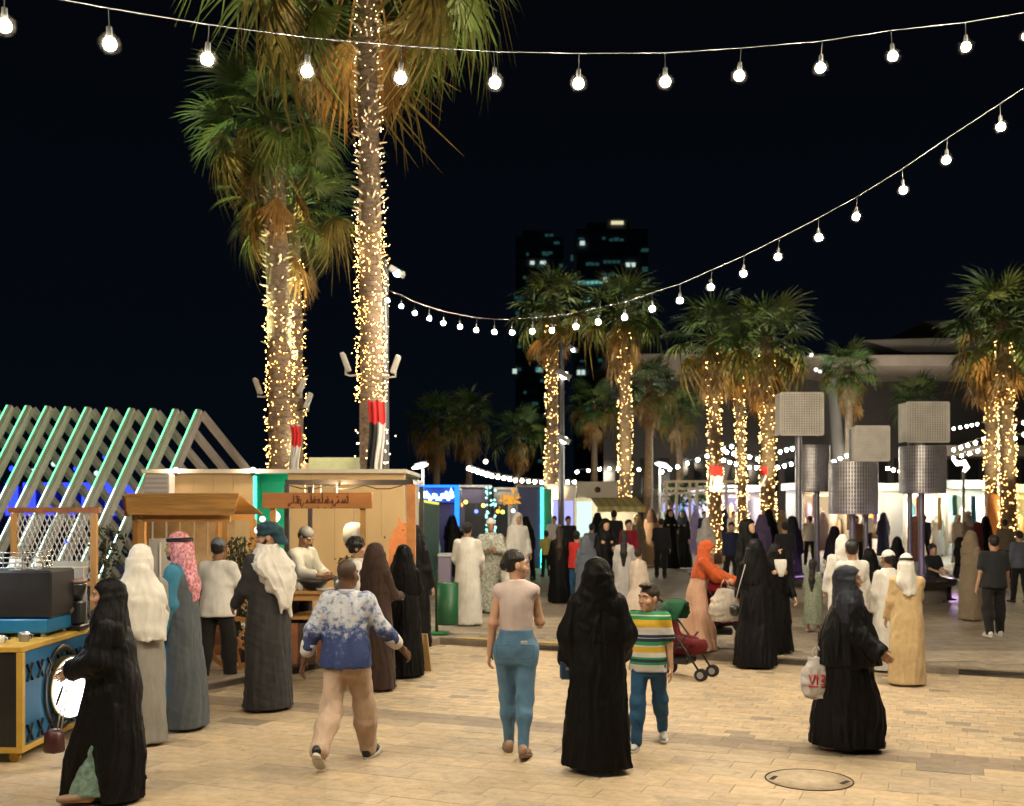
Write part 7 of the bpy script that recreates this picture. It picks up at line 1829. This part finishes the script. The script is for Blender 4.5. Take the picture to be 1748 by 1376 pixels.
# darker people further back
FAR_ = [(1312, 868, 985, 170, 'f', BLACK, 'hijab', 'black robed woman in front of the thick lit palm'), (1352, 880, 1010, 175, 'f', BLACK2, 'hijab', 'broad black robed figure left of the first lantern post'), (1424, 897, 1010, 190, 'f', BLACK, 'hijab', 'black figure right of the first lantern post'),
        (1531, 915, 1020, 185, 'f', BLACK2, 'hijab', 'black figure left of the right lantern post'), (1405, 872, 940, 178, 'f', cloth('plum_abaya', (.07, .05, .055)), 'hijab', 'single dark robed shopper outlined against the bright clothes shop'),
        (1652, 872, 975, 30, 'f', cloth('patterned_tunic', (.36, .26, .2)), 'hijab', 'shopper with a cream headscarf behind the taupe abaya'), (1668, 890, 985, 200, 'f', cloth('maroon_top', (.12, .02, .025)), 'hijab', 'shopper in maroon behind the man in black t-shirt'),
        (1740, 905, 1030, 190, 'm', GREYC, 'hair', 'man in grey at the far right edge of the plaza'), (1188, 868, 945, 160, 'f', LILAC, 'hijab', 'shopper in lilac by the violet lit stall'), (1202, 872, 948, 20, 'm', NAVYC, 'hair', 'man in navy by the violet lit stall'),
        (1236, 868, 945, 190, 'f', NAVYC, 'hijab', 'shopper in navy right of the banded palm'), (1252, 872, 948, 10, 'm', WH, 'hair', 'man in white right of the banded palm'), (1272, 868, 945, 175, 'f', LILAC, 'hijab', 'shopper in lilac left of the thick lit palm'), (1335, 870, 950, 175, 'f', TAUPE, 'hijab', 'shopper in taupe between thick palm and lantern post'),
        (1480, 872, 945, 175, 'm', WH, 'hair', 'man in white inside the bright clothes shop'), (1508, 874, 950, 175, 'f', NAVYC, 'hijab', 'shopper in navy in front of the middle shop'), (1600, 872, 950, 175, 'm', WHK, 'ghutra', 'man in white kandora in front of the white roofed shop'),
        (782, 868, 965, 175, 'm', NAVYC, 'hair', 'man in navy shirt in the dark lane by the neon kiosk'), (762, 872, 960, 10, 'f', BLACK, 'hijab', 'black robed figure in front of the neon kiosk'), (812, 866, 965, 175, 'f', BLACK, 'hijab', 'black robed figure in the lane behind the white kandora'), (826, 868, 955, 10, 'm', BLKT, 'hair', 'man in black in the lane behind the patterned kandora'),
        (856, 864, 955, 175, 'f', BLACK2, 'hijab', 'black robed figure left of the crumpled white robe'), (905, 866, 960, 178, 'm', BLKT, 'hair', 'man in black right of the crumpled white robe'), (918, 872, 955, 170, 'f', NAVYC, 'hijab', 'figure in navy before the blue panel kiosk'), (1020, 874, 975, 175, 'f', BLACK, 'hijab', 'black robed customer before the bright kiosk opening'),
        (970, 880, 985, 20, 'm', BLKT, 'hair', 'man in black shirt facing the viewer left of the kiosk counter'), (790, 905, 985, 175, 'm', TANC, 'hair', 'man in tan hidden behind the white kandora'), (1127, 872, 955, 175, 'f', WH, 'hijab', 'figure in white between the tan dress and the two abayas'), (1562, 880, 960, 10, 'f', cloth('rose_dress', (.4, .2, .2)), 'hijab', 'shopper in rose before the white roofed shop')]
for i, (px, tp, ft, ro, sx, m, hd_, lab) in enumerate(FAR_):
    dress = [robe(m, n='robe', seed=500 + i, amp=.05)] if sx == 'f' or m in (WHK,) else [shirt(m, seed=500 + i), pants(BLKP)]
    hd2 = dict(hijab=hijab(m if 'cream' not in lab else cloth('cream_scarf', (.60, .54, .44)), seed=600 + i), hair=hair(HAIR), ghutra=ghutra(WH, seed=600 + i, low=1.2))[hd_]
    person(px, tp, ft, ro, lab, gz=GZ, skin=SKIN_TAN, fig=dict(sex=sx, lL=(6, 4, 3), lR=(-5, 4, 3)), parts=dress + [hd2] + shoes(SHOEB), vox=.032 if ft < 975 else None)

MORE = [(946, 880, 972, 10, 'm', WH, 'hair', 'man in white shirt under the first lit palm crown'), (1010, 893, 1000, 160, 'm', GREYC, 'hair', 'man in grey top before the bright kiosk, left of the crimson shirt'),
 (1088, 876, 968, 20, 'f', TAUPE, 'hijab', 'woman in taupe at the right end of the yellow awning'), (1128, 884, 988, 165, 'm', BLKT, 'hair', 'man in black left of the pair of black abayas'),
 (1205, 884, 990, 170, 'm', WHK, 'ghutra', 'man in white kandora above the rust coloured headscarf'), (1248, 890, 1005, 15, 'm', NAVYC, 'hair', 'man in navy facing the viewer left of the tall black abaya'),
 (1300, 876, 990, 165, 'f', cloth('dusk_violet', (.14, .10, .20)), 'hijab', 'woman in dusky violet by the thick lit palm foot'), (1340, 890, 1020, 190, 'm', BLKT, 'hair', 'man in black behind the covered face woman'),
 (1382, 880, 965, 175, 'm', WH, 'hair', 'man in white entering the warm clothes shop'), (1462, 880, 968, 10, 'm', TANC, 'hair', 'man in tan leaving the middle clothes shop'),
 (1578, 878, 960, 190, 'm', NAVYC, 'hair', 'man in navy at the white roofed shop'), (1636, 878, 962, 10, 'm', WHK, 'ghutra', 'man in white kandora leaving the cool lit shop'),
 (1682, 880, 968, 180, 'f', BLACK, 'hijab', 'black robed woman in front of the orange brown panel'), (1716, 886, 990, 175, 'm', TAUPE, 'hair', 'man in taupe by the large right palm'), (772, 878, 985, 170, 'f', BLACK2, 'hijab', 'black robed woman left of the bright white kandora'), (898, 880, 992, 190, 'f', BLACK, 'hijab', 'black robed woman right of the white headcloth')]
for i, (px, tp, ft, ro, sx, m, hd_, lab) in enumerate(MORE):
    dress = [robe(m, n='robe', seed=700 + i, amp=.05)] if sx == 'f' or m is WHK else [shirt(m, seed=700 + i), pants(BLKP)]
    hd2 = dict(hijab=hijab(m, seed=800 + i), hair=hair(HAIR), ghutra=ghutra(WH, seed=800 + i, low=1.2))[hd_]
    person(px, tp, ft, ro, lab, gz=GZ, skin=SKIN_TAN, fig=dict(sex=sx, yaw=(i * 37) % 60 - 30, lL=(8, 4, 3), lR=(-7, 6, 3), aL=(8, 8, 20 + (i * 29) % 50, 10)), parts=dress + [hd2] + shoes(SHOEB), vox=.032)

# pushchairs
def pushchair(label, px, foot, gz, rot, fab, hood, s=1.0):
    d = (CAM_H - gz) * FPX / (foot - HY); t = thing('pushchair', label, 'pushchair', ((px - CX) * d / FPX, d, gz), R(rot)); t.scale = (s, s, s)
    TY = mat('tyre_black', (.012, .012, .012), .7)
    for x in (-.23, .23):
        for y, r in ((-.33, .085), (.30, .11)):
            for q in ((-.025, .025) if y < 0 else (0,)):
                mb = MB(); mb.cyl((x + q - .014, y, r), (x + q + .014, y, r), r, n=18); w = mb.build('wheel', TY, t); mb = MB(); mb.cyl((x + q - .017, y, r), (x + q + .017, y, r), r * .55, n=12); mb.build('rim', GREYP, w)
        mb = MB(); mb.tube([(x, -.33, .09), (x, -.1, .42), (x, .14, .72), (x, .42, 1.02)], .016, 8); mb.build('side_tube', BLACKP, t)
        mb = MB(); mb.tube([(x, .30, .11), (x, .05, .42), (x, -.12, .62)], .014, 8); mb.build('rear_tube', BLACKP, t)
        mb = MB(); mb.tube([(x, -.05, .44), (x, .12, .44)], .012, 6); mb.build('brace', BLACKP, t)
    mb = MB(); mb.tube([(-.23, .42, 1.02), (-.2, .46, 1.05), (.2, .46, 1.05), (.23, .42, 1.02)], .018, 8); mb.build('handlebar', BLACKP, t)
    mb = MB(); mb.tube([(-.23, .30, .11), (.23, .30, .11)], .012, 6); mb.build('axle', BLACKP, t)
    S = SDF(); S.cone((0, -.22, .45), (0, .1, .42), .12, .13, .05); S.cone((0, .1, .44), (0, .26, .86), .13, .11, .05); S.ell((.12, .0, .5), (.11, .2, .08), None, .05); S.ell((-.12, 0, .5), (.11, .2, .08), None, .05); S.ell((0, -.12, .66), (.17, .22, .15), None, .03, True)
    v, q = S.mesh(.02, (.003, 20, 3)); link('seat', np_mesh('seat', v, q, fab), t)
    S = SDF(); S.ell((0, .12, .86), (.24, .27, .24), None, .02); S.ell((0, -.06, .80), (.21, .30, .24), None, .02, True); S.slab((0, 0, -1), -.80, .01)
    v, q = S.mesh(.02, (.002, 20, 4)); link('hood', np_mesh('hood', v, q, hood), t)
    mb = MB(); mb.span(-.18, .18, -.12, .2, .2, .30, .04); mb.build('basket', BLACKP, t)
    return t
pushchair('red pushchair pushed by the woman in the rust coloured headscarf', 1233, 1106, GZ, 88, cloth('pushchair_red', (.20, .012, .02)), cloth('pushchair_hood', (.24, .015, .022)))
pushchair('pushchair with dark red seat and dark green hood right behind the striped boy', 1168, 1156, 0, 60, cloth('pushchair_dark_red', (.11, .010, .014)), cloth('hood_green', (.012, .075, .035)), .88)
shopping_bag('pale cloth bag hanging from the handle of the red pushchair', (kx(1236, 14.6), 14.55, kz(1062, 14.6)), .42, .48, mat('cloth_bag', (.50, .44, .38), .8, var=.08, bump=.4, bscale=9))
